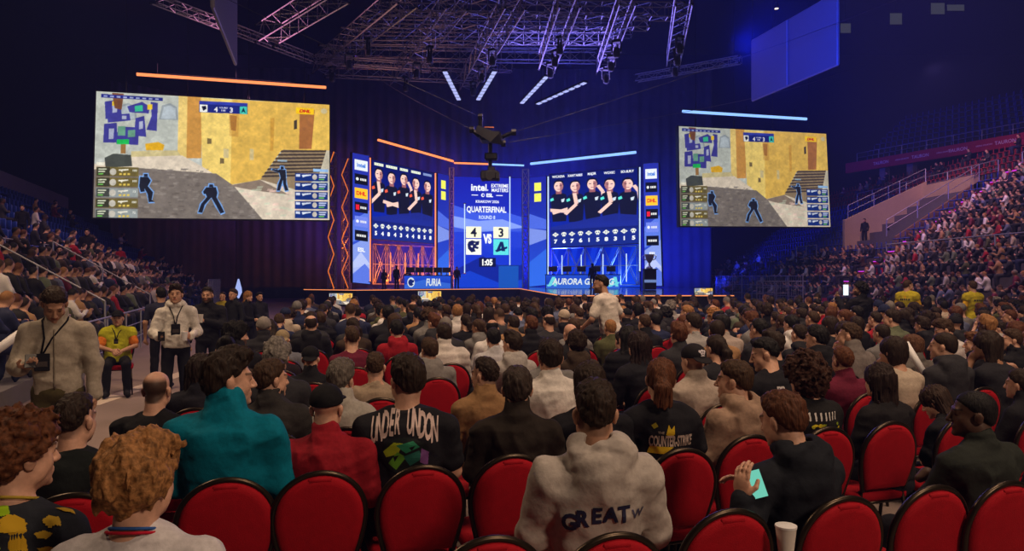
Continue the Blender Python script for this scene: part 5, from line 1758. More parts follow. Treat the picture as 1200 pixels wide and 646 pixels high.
def make_phone(loc, rot, label, lit=None, size=(.036, .0042, .075)):
    e = empty('smartphone', loc); e.rotation_euler = rot; tag(e, label, 'phone')
    b = MB(); b.rbox((0, 0, 0), size, .006); b.build('phone_case', M['dark_plastic'], e)
    b = MB(); b.box((-size[0] * .92, -size[1] - .0006, -size[2] * .95), (size[0] * .92, -size[1], size[2] * .95)); b.build('screen', lit or M['dark_plastic'], e)
    return e


MINT = emit_mat('phone_screen_mint', lin((120, 215, 190)), .85, False)
WHITE_SCR = emit_mat('phone_screen_white', lin((225, 240, 250)), 1.4, False)
pw = to_world(phone_man, (-.256, .015, .955))
make_phone(pw, (D2R(-28), D2R(-18), D2R(-12)), 'phone with lit mint-green screen held by the auburn-haired person', MINT, (.032, .0042, .060))

# chairs of the two nearest rows, where the photograph shows them
row1 = [(-30, 640), (60, 640), (160, 640), (575, 632), (720, 628), (855, 600), (990, 585), (1095, 572), (1181, 567)]
row2 = [(-30, 590), (85, 581), (265, 563), (375, 555), (495, 548), (600, 535), (697, 532), (800, 528), (880, 512), (970, 503), (1045, 496), (1130, 490), (1222, 484)]
for rn, row in (('nearest', row1), ('second-nearest', row2)):
    for i, (px, py) in enumerate(row):
        k = 0 if rn == 'nearest' else 1
        d = ROWY[k] / (1 - SLOPE * (px - CX) / FPX)
        if px not in (-30, 60, 160): d = (CZ - .905) * FPX / (py - HY)
        x, y = (px - CX) * d / FPX, d
        x, y = x + NX * .285, y + NY * .285
        place_chair(x, y, FACE, True, 'red banquet chair, %s from left in the %s chair row' % (ORD[i], rn))

# paper cup on the chair between the phone holder and the next seat
pc = W(921, 640, 2.85)
cup = empty('paper_cup', (pc.x, pc.y, .462)); tag(cup, 'paper coffee cup standing between two red chairs at bottom right', 'cup')
cup.location = W(921, 632, 2.82); 
b = MB(); b.lathe([(.028, -.055), (.040, .050), (.036, .050), (.026, -.050)], n=20); b.build('cup', M['paper'], cup, 40)
b = MB(); b.lathe([(.0415, .046), (.0415, .054), (.036, .056)], n=20); b.build('rim', M['white_plastic'], cup, 40)
# white roll held by the red-haired person
b = MB(); b.tube([W(1061, 402, 6.9), W(1084, 440, 6.75)], .032, 12)
tag(b.build('inflatable_stick', M['white_plastic'], None, True), 'white inflated cheering stick leaning by the red-haired person', 'cheering stick')
for k_, (a_, c_, lab) in enumerate(((W(-6, 412, 9.6), W(37, 381, 10.0), 'white inflated cheering stick at the left edge, among the grandstand spectators'), (W(112, 401, 12.6), W(153, 388, 12.3), 'white inflated cheering stick beside the seated guard'))):
    b = MB(); d_ = (c_ - a_).normalized()
    b.tube([a_ - d_ * .03, a_, a_.lerp(c_, .5), c_, c_ + d_ * .03], .05, 12, rs=[.015, .055, .06, .055, .015])
    tag(b.build('inflatable_stick', M['white_plastic'], None, True), lab, 'cheering stick')
# ---------------------------------------------------------------- people standing in the aisles, guards, people on stage
def stand_person(px, ytop, d, J, kind, cols, hair, rz, label, sleeve='long', hi=True, hands=False, hat=None, seed=0, floor=0.0, beard=0, stubble=0, belly=0.0, beardhair=False):
    b = body_mesh(J, hi, hands, stubble, beard); t = shirt_mesh(J, hi, kind, sleeve, .010, seed, belly); tr = trousers_mesh(J, hi, seed, boots=False)
    p = person_at(px, ytop, d, J, b, t, tr, hair, cols, rz, hi, label, seed, hat, floor)
    for q in (0, 1):
        sh = shoe_mesh(J, q); sh.materials.append(M['cloth']); so = link('shoe', sh, p['root']); so.color = (*cols.get('shoe', (.015, .015, .017)), 1)
    return p


def vest_on(p, J, col, name='vest', grow=.012):
    me = shirt_mesh(J, True, 'vest', 'none', .006, 3, grow=grow)
    o = link(name, me, p['root']); o.color = (*col, 1)
    return o


def lanyard(p, J, badge, col=(.008, .008, .010), size=(.045, .005, .06)):
    nk = J['neck']; bx, by, bz = badge
    b = MB()
    for s in (-1, 1):
        b.tube([(nk[0] + s * .075, nk[1] - .02, nk[2] + .030), (nk[0] + s * .082, nk[1] + .060, nk[2] - .005), ((nk[0] + s * .05 + bx) / 2, by + .012, (nk[2] + bz) / 2 + .02), (bx + s * .006, by + .012, bz + size[2])], .007, 5)
    o = b.build('lanyard', M['cloth'], p['root'], True); o.color = (*col, 1)
    b = MB(); b.rbox((bx, by + .018, bz), size, .004)
    o2 = b.build('badge', M['cloth'], o); o2.color = (.012, .012, .016, 1)
    b = MB(); b.box((bx - size[0] * .7, by + .0235, bz - size[2] * .5), (bx + size[0] * .7, by + .0245, bz + size[2] * .1))
    o3 = b.build('badge_print', M['cloth'], o); o3.color = (.06, .05, .05, 1)


def front_y(me, x, z):
    bv = BVHTree.FromPolygons([v.co[:] for v in me.vertices], [q.vertices[:] for q in me.polygons])
    h = bv.ray_cast(Vector((x, 1.5, z)), Vector((0, -1, 0)))
    return h[0].y if h[0] else .15


PI = math.pi
# man with a phone in the left aisle
J = standing(lean=.10, pitch=D2R(-38), yaw=D2R(12), el=[(-.245, .02, 1.13), (.255, .05, 1.12)], wr=[(-.255, .06, .88), (.17, .30, 1.14)], hd=[(.05, .15, -1), (-.65, .7, .25)],
             kn=[(-.11, .10, .50), (.11, .02, .50)], wide=.97)
J['pn'][1] = V3(-.3, -.1, .9)
man = stand_person(64, 335, 5.5, J, 'jacket', dict(skin=S_M, top=(.37, .325, .26), hair=(.030, .018, .011), trousers=(.085, .070, .030)), 'short', PI + D2R(22), 'person in pale zipped top looking down at a phone, in the left aisle', hands=True, seed=60, stubble=.1)
y = front_y(man['top'].data, -.0, 1.22)
b = MB(); b.tube([(0, front_y(man['top'].data, 0, z) + .002, z) for z in np.linspace(.95, 1.40, 12)], .006, 5)
o = b.build('zip', M['cloth'], man['top'], True); o.color = (.20, .17, .13, 1)
lanyard(man, J, (.075, front_y(man['top'].data, .075, 1.16), 1.16), size=(.05, .005, .065))
hp = J['wr'][1] + J['hd'][1] * .10 + V3(0, .0, .03)
make_phone(to_world(man, hp), (D2R(55), 0, PI + D2R(30)), 'dark phone in the hand of the person in the pale zipped top', M['dark_plastic'])

# man in the white hoodie
J = standing(lean=.02, pitch=D2R(6), yaw=D2R(-6), el=[(-.26, .02, 1.12), (.265, .04, 1.12)], wr=[(-.17, .27, 1.08), (.20, .28, 1.08)], hd=[(.4, .85, .1), (-.25, .9, .0)], kn=[(-.11, .02, .5), (.11, .08, .5)], wide=1.0)
wh = stand_person(206, 333.5, 9.4, J, 'hoodie', dict(skin=S_M, top=(.58, .55, .50), hair=(.020, .012, .009)), 'quiff', PI + D2R(24), 'person in white hoodie with a lanyard, standing in the left aisle', hands=True, seed=61, belly=.02)
lanyard(wh, J, (.0, front_y(wh['top'].data, 0, 1.18), 1.16), size=(.055, .005, .075))
make_phone(to_world(wh, (.16, .39, 1.10)), (0, 0, PI - .2), 'dark phone held up by the person in the white hoodie', M['dark_plastic'], (.05, .005, .06))
cu = empty('paper_cup', to_world(wh, (-.105, .375, 1.09))); tag(cu, 'white paper cup held by the person in the white hoodie', 'cup')
b = MB(); b.lathe([(.030, -.055), (.040, .055), (.036, .055)], n=16); b.build('cup', M['white_plastic'], cu, 40)

# bearded man in black with a cup
J = standing(el=[(-.27, .03, 1.13), (.27, .02, 1.13)], wr=[(-.03, .26, 1.22), (.25, .10, .90)], hd=[(.7, .3, .5), (0, .2, -1)], wide=1.08)
bm = stand_person(243, 336, 10.8, J, 'jacket', dict(skin=S_M, top=(.012, .012, .016), hair=(.015, .010, .008)), 'fade', PI + D2R(8), 'bearded person in black jacket holding a cup, behind the white hoodie', seed=62, beard=.85, stubble=.6)
cu = empty('paper_cup', to_world(bm, (.02, .33, 1.27))); tag(cu, 'pale paper cup in the hand of the bearded person in black', 'cup')
b = MB(); b.lathe([(.030, -.06), (.042, .06), (.038, .06)], n=14); b.build('cup', M['paper'], cu, 40)

stand_person(189, 336, 11.8, standing(yaw=D2R(20), wide=1.02), 'tee', dict(skin=S_M, top=(.020, .022, .045), hair=H_BLK), 'short', D2R(20), 'person in dark navy T-shirt half hidden behind the white hoodie', 'short', hi=False, seed=63)
v = stand_person(261, 342, 17.5, standing(), 'tee', dict(skin=S_M, top=(.30, .24, .02), hair=H_DK), 'fade', PI - .2, 'person in yellow vest standing far back in the left aisle', 'short', hi=False, seed=64)
stand_person(273, 338, 14.5, standing(yaw=.2), 'jacket', dict(skin=S_M, top=(.012, .013, .016), hair=H_DK), 'short', PI - .5, 'person in long dark jacket standing left of the pale lit flag', hi=False, seed=65)
stand_person(291, 341, 15.5, standing(wr=[(-.1, .28, 1.05), (.1, .28, 1.05)], hd=[(.4, .8, 0), (-.4, .8, 0)], el=[(-.26, .05, 1.12), (.26, .05, 1.12)]), 'jacket', dict(skin=S_L, top=(.010, .010, .013), hair=H_BL), 'long', PI + 1.2, 'fair long-haired person in black standing right of the pale lit flag', hi=False, seed=66)
stand_person(304, 342, 16.5, standing(wr=[(-.1, .28, 1.0), (.2, .2, .95)], hd=[(.4, .8, 0), (-.2, .8, 0)]), 'jacket', dict(skin=S_M, top=(.015, .015, .022), hair=H_BLK), 'short', PI + .9, 'dark-clothed person standing at the head of the floor crowd, left', hi=False, seed=67)

# seated guard
J = seated(lean=.02, yaw=D2R(-4), pitch=D2R(4), arms=[((-.25, .10, .76), (-.06, .34, .70), (.5, .8, -.2)), ((.25, .10, .76), (.05, .36, .71), (-.5, .8, -.2))])
b_ = body_mesh(J, True, True); t_ = shirt_mesh(J, True, 'tee', 'short', .006, 3); tr_ = trousers_mesh(J, True, 3)
gd = person_at(138, 371, 11.3, J, b_, t_, tr_, None, dict(skin=S_M, top=(.62, .17, .02), hat=(.008, .008, .010), trousers=(.012, .012, .015)), PI + D2R(26), True, 'guard in yellow vest and black cap sitting on a chair in the left aisle', 0, 'cap', scale=.985)
vest_on(gd, J, (.42, .42, .02), grow=.016)
lanyard(gd, J, (.02, front_y(t_, .02, .86) + .008, .84), size=(.03, .004, .04))
NAVYP = Canvas(80, 30, pink); NAVYP.rect(4, 4, 24, 16, (20, 34, 60)); NAVYP.rect(34, 6, 70, 12, (20, 34, 60)); NAVYP.rect(36, 16, 66, 20, (20, 34, 60))
for q in (0, 1):
    sm_ = shoe_mesh(J, q); sm_.materials.append(M['cloth']); so = link('shoe', sm_, gd['root']); so.color = (.01, .01, .012, 1)
gx, gy = gd['loc'].x, gd['loc'].y
e = place_chair(gx, gy, PI + D2R(26), True, 'chair under the seated guard in the left aisle', None)

# man in the white T-shirt walking along a row
J = standing(lean=.24, pitch=D2R(-6), yaw=D2R(30), el=[(-.30, .14, 1.13), (.29, .02, 1.16)], wr=[(-.22, .34, 1.0), (.30, .22, .98)], hd=[(.2, .8, -.3), (-.3, .8, -.2)], kn=[(-.11, .16, .5), (.11, -.02, .5)], an=[(-.11, .10, .09), (.12, -.16, .09)], wide=1.04)
stand_person(704, 322, 10.8, J, 'tee', dict(skin=S_M, top=(.60, .55, .49), hair=H_BLK, trousers=(.06, .06, .045)), 'fade', D2R(52), 'person in white T-shirt walking through the middle of the crowd', 'short', seed=68, beard=.7)

# man in black with a raised phone, right
J = standing(yaw=D2R(30), pitch=D2R(10), el=[(-.27, .16, 1.22), (.25, .02, 1.13)], wr=[(-.20, .36, 1.44), (.20, .2, .98)], hd=[(0, .2, 1), (-.3, .8, -.2)])
bk = stand_person(1008, 331, 13.3, J, 'jacket', dict(skin=S_M, top=(.010, .010, .013), hair=H_BLK), 'curly', D2R(24), 'bearded person in black standing with a raised phone, right of the stage', seed=69, beard=.85)
ph = W(991, 340, 13.0)
make_phone(ph, (0, 0, D2R(10)), 'glowing white phone raised beside the standing person in black', WHITE_SCR, (.055, .006, .10))

for px, yt, d, rz, lab, sd in ((1064, 327, 15.6, D2R(-50), 'guard in yellow vest standing with head turned, nearer the stage', 70), (1139, 328, 15.4, D2R(14), 'guard in yellow vest standing beyond the mint hood, seen from behind', 71)):
    J = standing(yaw=D2R(-30 if sd == 70 else -8), wide=.86, el=[(-.22, .0, 1.13), (.22, .04, 1.14)], wr=[(-.21, .10, .90), (.10, .20, 1.30) if sd == 70 else (.21, .08, .9)], hd=[(0, .2, -1), (-.1, .2, .9) if sd == 70 else (0, .2, -1)])
    p = stand_person(px, yt, d, J, 'tee', dict(skin=S_L, top=(.62, .36, .015), hair=H_BR), 'buzz', rz, lab, 'short', seed=sd, hi=False)
    vest_on(p, J, (.42, .36, .02), grow=.014)
    cvv = Canvas(60, 24, pink)
    for i in range(5): cvv.rect(6 + i * 10, 6, 13 + i * 10, 16, (40, 44, 50))
    a, m = canvas_print(cvv); g = cast_patch(p['root'].children[-1].data, (-.12, 0, 1.36), (.24, 0, 0), (0, 0, -.09), (0, 1, 0), a, m, .006)
    if g: link('back_print', g, p['root'].children[-1])

# people on the stage
for px, yt, d, rz, topc, lab in ((450, 315.5, 47.0, .6, (.02, .02, .03), 'person in dark clothes standing at the far left end of the stage'),
                                 (465, 311.5, 46.6, -.4, (.015, .015, .02), 'camera operator in black standing at the left team desk'),
                                 (535.5, 312.5, 50.0, PI + .3, (.012, .012, .018), 'person in dark suit standing left of the central LED column'),
                                 (694, 308.5, 46.2, .4, (.010, .010, .02), 'dark silhouetted person standing in front of the AURORA GAMING desk')):
    stand_person(px, yt, d, standing(yaw=.1), 'jacket', dict(skin=S_M, top=topc, hair=H_BLK), 'short', rz, lab, hi=False, seed=72, floor=DZ)
for i, (px, yt, d) in enumerate(((478, 315.5, 50.0), (492, 318.5, 50.2), (506, 319, 50.6), (517, 319.5, 51.0))):
    J = cached('pl_J', seated, .1, 0, -.1, 0, 'phone')
    mb = cached('pl_b', body_mesh, J); mt = cached('pl_t', shirt_mesh, J, False, 'tee', 'short'); mr = cached('pl_r', trousers_mesh, J)
    person_at(px, yt, d, J, mb, mt, mr, 'short', dict(skin=S_L, top=(.03, .03, .05), hair=H_BLK), PI, False, 'player in black seated behind the left team desk, %s from left' % ORD[i], 1, None, DZ + .05, 'players at the left desk')

# ---------------------------------------------------------------- the rest of the floor audience, seat by seat
TPL = {}


def template(i):
    if i not in TPL:
        spec = [(dict(lean=.05), 'hoodie', 'long'), (dict(lean=.04, yaw=.35), 'tee', 'short'), (dict(lean=.08, yaw=-.35, arms='wide'), 'sweater', 'long'), (dict(lean=.20, pitch=-.45, arms='phone', slump=.6), 'jacket', 'long'),
                (dict(lean=.02, yaw=.12, arms='crossed'), 'hoodie', 'long'), (dict(lean=.16, arms=['chin', 'lap'], slump=.4, yaw=.2), 'tee', 'short'), (dict(lean=.03, yaw=.1, pitch=.08, arms='wide', wide=1.1), 'sweater', 'long'), (dict(lean=-.03, yaw=-.15, arms='crossed', wide=1.08), 'jacket', 'long'),
                (dict(lean=.10, yaw=.6, arms='lap'), 'hoodie', 'long'), (dict(lean=.06, yaw=.25, roll=.12), 'puffer', 'long')][i]
        J = seated(**spec[0])
        TPL[i] = (J, body_mesh(J, False, False, .35 if i % 2 else 0), shirt_mesh(J, False, spec[1], spec[2], .009, i), trousers_mesh(J, False, i), spec[1])
    return TPL[i]


MAXP = 292
SEATS = []
for k in range(2, len(ROWY)):
    dcap = 34
    x = -2.0 - .22 * max(0, ROWY[k] * .75 - 4)
    y0 = ROWY[k] + .33
    # left end of the row: solve with the aisle edge
    for it in range(6): x = -2.0 - .22 * max(0, y0 + SLOPE * x - 4)
    n_ = 0
    while True:
        xx = x + n_ * .53; yy = y0 + SLOPE * xx + RND.uniform(-.04, .04); n_ += 1
        if xx > .706 * yy + .25 or yy > 20.5: break
        if yy > 30.4 and -2 < xx < 10.5: continue
        if xx > 16.2: break
        SEATS.append((k, xx + RND.uniform(-.05, .05), yy))
free = []
for k, x, y in SEATS:
    dmin = min(math.hypot(x - a, y - c) for a, c in PEOPLE)
    if dmin < .47: continue
    if k == 2 and not (-1.9 < x < 3.2): pass
    free.append((y, x, k))
free.sort()
DARKS = [BLK] * 8 + [CHAR] * 4 + [NVY] * 2 + [(.02, .02, .024)] * 3 + [BRN] + [OLV]
LIGHTS = [GRY, GRY, LGRY, BEI, WHT, WHT, RED, MAR, CAM, GRN, (.10, .12, .20)]
rowlist = {}
GEN = []
for y, x, k in free:
    if NPEOPLE + len(GEN) >= MAXP: break
    if RND.random() < .05: continue
    GEN.append((k, x, y))
USED = set((round(x, 3), round(y, 3)) for k, x, y in GEN)
byrow = {}
for k, x, y in GEN: byrow.setdefault(k, []).append((x, y))
FRONT_WORD = {k: ORD[k] for k in range(len(ROWY))}
for k in sorted(byrow):
    for i, (x, y) in enumerate(sorted(byrow[k])):
        ti = RND.randrange(10); J, mb, mt, mr, kind = template(ti)
        hair = RND.choices(['short', 'fade', 'quiff', 'buzz', 'curly', 'long', 'ponytail', 'bob', 'balding', 'messy', 'bun'], [10, 8, 5, 3, 3, 4, 2, 2, 2, 2, 1])[0]
        hc = RND.choices([H_BLK, H_DK, H_BR, H_AU, H_BL, H_GR], [5, 9, 5, 2, 1, 1])[0]
        tc = RND.choice(DARKS) if RND.random() < .70 else RND.choice(LIGHTS)
        sk = RND.choices([S_L, S_M, S_T, S_D], [8, 6, 1, 1])[0]
        hat = None
        r_ = RND.random()
        if r_ < .07: hat = 'cap'
        elif r_ < .10: hat = 'beanie'
        elif r_ < .12 and kind == 'hoodie': hat = 'hood'
        hatc = RND.choice([BLK, BLK, CHAR, NVY, BEI, GRY]) if hat != 'hood' else tc
        ztop = RND.gauss(1.305, .035)
        pxx, pyy = CX + x * FPX / y, HY + (CZ - ztop) * FPX / y
        cn = CNAME.get(tc, 'dark' if sum(tc) < .15 else 'blue-grey')
        hw = {'cap': 'person in a %s cap and' % CNAME[hatc], 'beanie': 'person in a %s beanie and' % CNAME[hatc], 'hood': 'hooded person in'}.get(hat) if hat else '%s %s-haired person in' % (SNAME[hair], HNAME[hc])
        lab = '%s %s %s, %s from left in %s seat row' % (hw, cn, KNAME[kind], ORD[min(i, 39)], ORD[k])
        p = person_at(pxx, pyy, y, J, mb, mt, mr, None if hat else hair, dict(skin=sk, top=tc, hair=hc, hat=hatc, trousers=RND.choice([BLK, CHAR, NVY, (.03, .04, .08)])), FACE + RND.gauss(0, .07), False, lab, RND.randrange(2), hat)
        p['root']['group'] = 'seated floor audience'
# chairs under everyone from the third row on
rows = {}
for (x, y), (lx, ly, fl, sit, sc_) in zip(PEOPLE, PLOC):
    kk = y - .33 - SLOPE * x
    k = min(range(len(ROWY)), key=lambda q: abs(ROWY[q] - kk))
    if sit and fl == 0 and k >= 2 and y < 19.5 and x > -2.3 - .22 * max(0, y - 4): rows.setdefault(k, []).append((lx, ly))
for k in sorted(rows):
    for i, (x, y) in enumerate(sorted(rows[k])):
        if len(CHAIRS) >= 288: break
        place_chair(x, y, FACE, k < 5, 'red banquet chair, %s from left in the %s chair row' % (ORD[min(i, 39)], ORD[k]))
# empty chairs seen in the third and fourth rows
for px, k, lab in ((645, 3, 'empty red chair right of the camel jacket, behind the white sweater'), (1085, 4, 'empty dark red chair under the white stick')):
    d = row_depth(px, k) - .0; place_chair((px - CX) * d / FPX, d, FACE, True, lab, None)

# ---------------------------------------------------------------- everybody farther away: one mass
def low_figure(var):
    J = seated(lean=(.05, .14, 0, .08)[var], yaw=(0, .4, -.3, 0)[var], pitch=(0, -.4, 0, .1)[var], arms=('lap', 'phone', 'crossed', 'wide')[var])
    c = J['head']; fine = [(c[i] - .12, c[i] + .13, .036) for i in range(3)]
    f = Field(axis_grid(-.36, .36, .07, [fine[0]]), axis_grid(-.26, .62, .07, [fine[1]]), axis_grid(-.03, 1.40, .075, [fine[2]]))
    put_torso(f, J, .012)
    for q in (0, 1):
        limb(f, J['sh'][q], J['el'][q], J['wr'][q], .064, .058, .048); limb(f, J['hipj'][q], J['kn'][q], J['an'][q], .09, .078, .07)
    f.ell(c + V3(0, -.005, .02), (.085, .105, .115), .02); f.cone(c - V3(0, .02, .08), J['neck'], .06, .07, .02)
    V, Q = biggest(*f.nets())
    q = (V - c) @ J['HR']
    part = np.where(V[:, 2] > J['neck'][2] + .02, np.where(q[:, 2] > .045 + q[:, 1] * .8 - .02, 2, 1), 0)
    hands = np.array([min(np.linalg.norm(v - (J['wr'][k] + J['hd'][k] * .05)) for k in (0, 1)) < .085 for v in V])
    part[hands] = 1
    part[(V[:, 2] < .60) & (V[:, 1] > .1) & ~hands] = 3; part[V[:, 2] < .5] = 3
    return V, Q, part


LOW = [low_figure(i) for i in range(4)]
CV, CQ, CC = [], [], []
CBASE = [0]


def add_low(x, y, z, rz, s, pal):
    V, Q, part = LOW[RND.randrange(4)]
    c, sn = math.cos(rz), math.sin(rz)
    P = np.stack([(V[:, 0] * c - V[:, 1] * sn) * s + x, (V[:, 0] * sn + V[:, 1] * c) * s + y, V[:, 2] * s + z], 1)
    CV.append(P); CQ.append(Q + CBASE[0]); CBASE[0] += len(V)
    C = np.array(pal, np.float32)[part]
    CC.append(C)


def rand_pal(light=.30):
    tc = RND.choice(DARKS) if RND.random() > light else RND.choice(LIGHTS)
    return [tc, RND.choices([S_L, S_M, S_T, S_D], [8, 6, 1, 1])[0], RND.choices([H_BLK, H_DK, H_BR, H_AU, H_BL, H_GR], [5, 9, 5, 2, 1, 1])[0], RND.choice([BLK, CHAR, NVY])]


for y, x, k in free:
    if (round(x, 3), round(y, 3)) in USED or y < 9: continue
    if RND.random() < .04: continue
    add_low(x, y, RND.uniform(-.04, .04), FACE + RND.gauss(0, .1), RND.uniform(.94, 1.04), rand_pal())
# ---------------------------------------------------------------- grandstands
def seat_mesh(name, m):
    b = MB()
    b.rbox((0, .0, .42), (.21, .20, .022), .015); b.rbox((0, -.20, .62), (.21, .022, .20), .018, None)
    b.box((-.02, -.19, .05), (.02, -.12, .40)); b.box((-.16, -.20, .0), (.16, -.10, .05))
    me = b.mesh(name, 60); me.materials.append(m); return me


SEATM = {'blue': seat_mesh('stadium_seat', M['blue_seat']), 'red': seat_mesh('stadium_seat', M['red_seat'])}
NSEAT = [0]
STUFFSEAT = {'blue': [], 'red': []}


# right stand: rows run along y, rising towards +x
XS, TR, RS, NR = 17.6, .85, .575, 17
bb = MB()
for i in range(NR):
    x0 = XS + i * TR; z = .25 + i * RS
    bb.box((x0, 14, 0 if i == 0 else z - RS - .1), (x0 + TR + .02, 74, z))
struct(bb.build('terrace_right', M['terrace']), 'stepped concrete terrace of the right grandstand')
XT = XS + NR * TR; ZT = .25 + NR * RS
bb = MB(); bb.box((XT, 14, 0), (XT + 6, 74, ZT)); struct(bb.build('concourse_floor', M['terrace']), 'flat concourse above the right grandstand')
bb = MB(); bb.box((XT + 6, 14, 0), (XT + 6.4, 74, 11)); struct(bb.build('wall_concourse', M['grey_wall']), 'grey rear wall of the right concourse')


def row_z(i): return .25 + i * RS


AISLES = [(41.0, 42.2), (27.5, 28.5), (55.5, 56.5)]
VOM = (44.0, 49.5)
# purple-lit aisle steps
PUR_E = emit_mat('aisle_purple', (.55, .04, .75), 1.6, False)
for a0, a1 in AISLES[:1]:
    e = empty('aisle_stairs', (XS, (a0 + a1) / 2, 0)); tag(e, 'aisle stairs with magenta step lights climbing the right grandstand', 'stairs')
    bb = MB()
    for i in range(NR):
        for h in (0, 1):
            x0 = i * TR + h * TR / 2; bb.box((x0, a0 - (a0 + a1) / 2, row_z(i) + .01), (x0 + TR / 2, a1 - (a0 + a1) / 2, row_z(i) + (.16 if h == 0 else .36)))
    bb.build('steps', M['banner_red'], e)
    for i in range(2, NR):
        bb = MB(); bb.box((i * TR - .03, a0 - (a0 + a1) / 2 + .05, row_z(i) + .165), (i * TR + .08, a1 - (a0 + a1) / 2 - .05, row_z(i) + .20)); bb.build('step_light', PUR_E, e)


def in_aisle(y, pad=.2): return any(a - pad < y < c + pad for a, c in AISLES)


def in_vom(i, y): return 6 <= i <= 12 and VOM[0] - .4 < y < VOM[1] + .4


rs_seat = []
for i in range(NR):
    y = 15.0
    while y < 72:
        y += .55
        x = XS + i * TR + .42
        px = CX + x * FPX / y
        if px > 1225 or in_aisle(y) or in_vom(i, y): continue
        z = row_z(i)
        lim = 42.5 if i > 3 else 60.0
        dens = .93 if y < 42 else (.75 if i <= 3 else .0)
        if y > 42.5 and i in (1, 2, 3, 4): dens = .65 if y < 56 else .3
        if i >= 15 and y > 34: dens = .15
        if RND.random() < dens:
            dx, dy = -2 - x, 52 - y
            add_low(x, y, z - .04, math.atan2(-dx, dy) + RND.gauss(0, .12), RND.uniform(.92, 1.05), rand_pal(.42))
        else:
            rs_seat.append((y, x, z, 'red' if i >= 13 else 'blue', i))
for y, x, z, c, i in sorted(rs_seat):
    px = CX + x * FPX / y
    if (c == 'red' and y < 60 or (c == 'blue' and y < 58)) and NSEAT[0] < 230 and px < 1215:
        o = link('stadium_seat', SEATM[c]); o.location = (x, y, z); o.rotation_euler = (0, 0, math.radians(62)); NSEAT[0] += 1
        tag(o, 'empty %s seat in the right grandstand, %s row up' % (c, ORD[i]), 'seat', 'empty %s seats of the right grandstand, %s row up' % (c, ORD[i]))
    else: STUFFSEAT[c].append((x, y, z, math.radians(62)))

# beige gangway opening in the right stand
yv0, yv1 = VOM
xa, xb = XS + 6 * TR, XS + 12.6 * TR
bb = MB()
za, zb = row_z(5), row_z(12) + .9
bb._add([(xa, yv1, za), (xb, yv1, za), (xb, yv1, zb + .3), (xa, yv1, za + 2.6), (xa, yv1 + .3, za), (xb, yv1 + .3, za), (xb, yv1 + .3, zb + .3), (xa, yv1 + .3, za + 2.6)], [(0, 1, 2, 3), (7, 6, 5, 4), (3, 2, 6, 7), (0, 3, 7, 4), (1, 5, 6, 2), (0, 4, 5, 1)])
struct(bb.build('wall_gangway', M['beige']), 'beige side wall of the gangway opening in the right grandstand')
bb = MB(); bb.box((xb - .3, yv0, za), (xb, yv1, zb)); struct(bb.build('wall_gangway_end', M['beige']), 'beige end wall of the gangway')
bb = MB()
bb._add([(xa + .6, yv0, za), (xb, yv0, za), (xb, yv0, row_z(12) + .5), (xa + .6, yv0, row_z(6) + .6), (xa + .6, yv0 + .25, za), (xb, yv0 + .25, za), (xb, yv0 + .25, row_z(12) + .5), (xa + .6, yv0 + .25, row_z(6) + .6)], [(0, 1, 2, 3), (7, 6, 5, 4), (3, 2, 6, 7), (0, 3, 7, 4), (1, 5, 6, 2), (0, 4, 5, 1)])
struct(bb.build('wall_gangway_near', mat('brown_plaster', lin((112, 84, 70)), .85)), 'brown parapet on the near side of the gangway')


def railing(pts, label, h=1.0, bars=2, posts=1.6, r=.028, name='handrail', group=None, cat='railing', infill=None):
    o = Vector(pts[0]); e = empty(name, o); tag(e, label, cat, group)
    P = [Vector(p) - o for p in pts]
    up = Vector((0, 0, h))
    bb = MB()
    for a, c in zip(P[:-1], P[1:]):
        bb.tube([a + up, c + up], r, 6)
        for k in range(1, bars): bb.tube([a + up * k / bars, c + up * k / bars], r * .7, 5)
        if infill:
            n = max(2, int((c - a).length / infill))
            for k in range(n + 1): p = a.lerp(c, k / n); bb.tube([p + up * .08, p + up], r * .35, 4)
    bb.build('rails', M['rail'], e)
    for a, c in zip(P[:-1], P[1:]):
        n = max(1, int((c - a).length / posts))
        for k in range(n + 1):
            b2 = MB(); p = a.lerp(c, k / n); b2.tube([p, p + up], r * 1.1, 6); b2.build('post', M['rail'], e)
    return e


railing([(xa, yv0 - .05, row_z(6) + .6), (xb, yv0 - .05, row_z(12) + .5)], 'handrail on the brown gangway parapet', 1.0, 2, 1.8)
railing([(xa + .3, yv1 + .15, za + 2.7), (xb, yv1 + .15, zb + .3)], 'handrail on top of the beige gangway wall', .9, 2, 1.8)
railing([(XS + 3.9 * TR, 20, row_z(4)), (XS + 3.9 * TR, 40.5, row_z(4))], 'long pale handrail crossing the packed right grandstand', 1.1, 2, 2.2, .035)
railing([(XS + 12.9 * TR, 22, row_z(13)), (XS + 12.9 * TR, 40.6, row_z(13))], 'upper pale handrail between crowd and red seats, right grandstand', 1.1, 2, 2.2, .035)
railing([(XS + 12.9 * TR, 42.6, row_z(13)), (XS + 12.9 * TR, 60, row_z(13))], 'pale handrail in front of the empty red seats beyond the aisle', 1.0, 2, 2.4, .03)
railing([(XS - .15, 43.5, .0), (XS - .15, 62, .0)], 'low pale barrier at the foot of the right grandstand', 1.9, 3, 2.2, .03, infill=.35)
railing([(16.0, 47.4, 0), (22.2, 46.6, 0)], 'grey mesh barrier between floor crowd and right grandstand', 1.55, 4, 1.1, .03, infill=.18, name='crowd_barrier', cat='barrier')
railing([(XS + 4 * TR, 50, row_z(4)), (XS + 4 * TR, 53.5, row_z(4))], 'square guard rail at the top of the small crowd block, right grandstand', 1.5, 2, 1.7, .04)

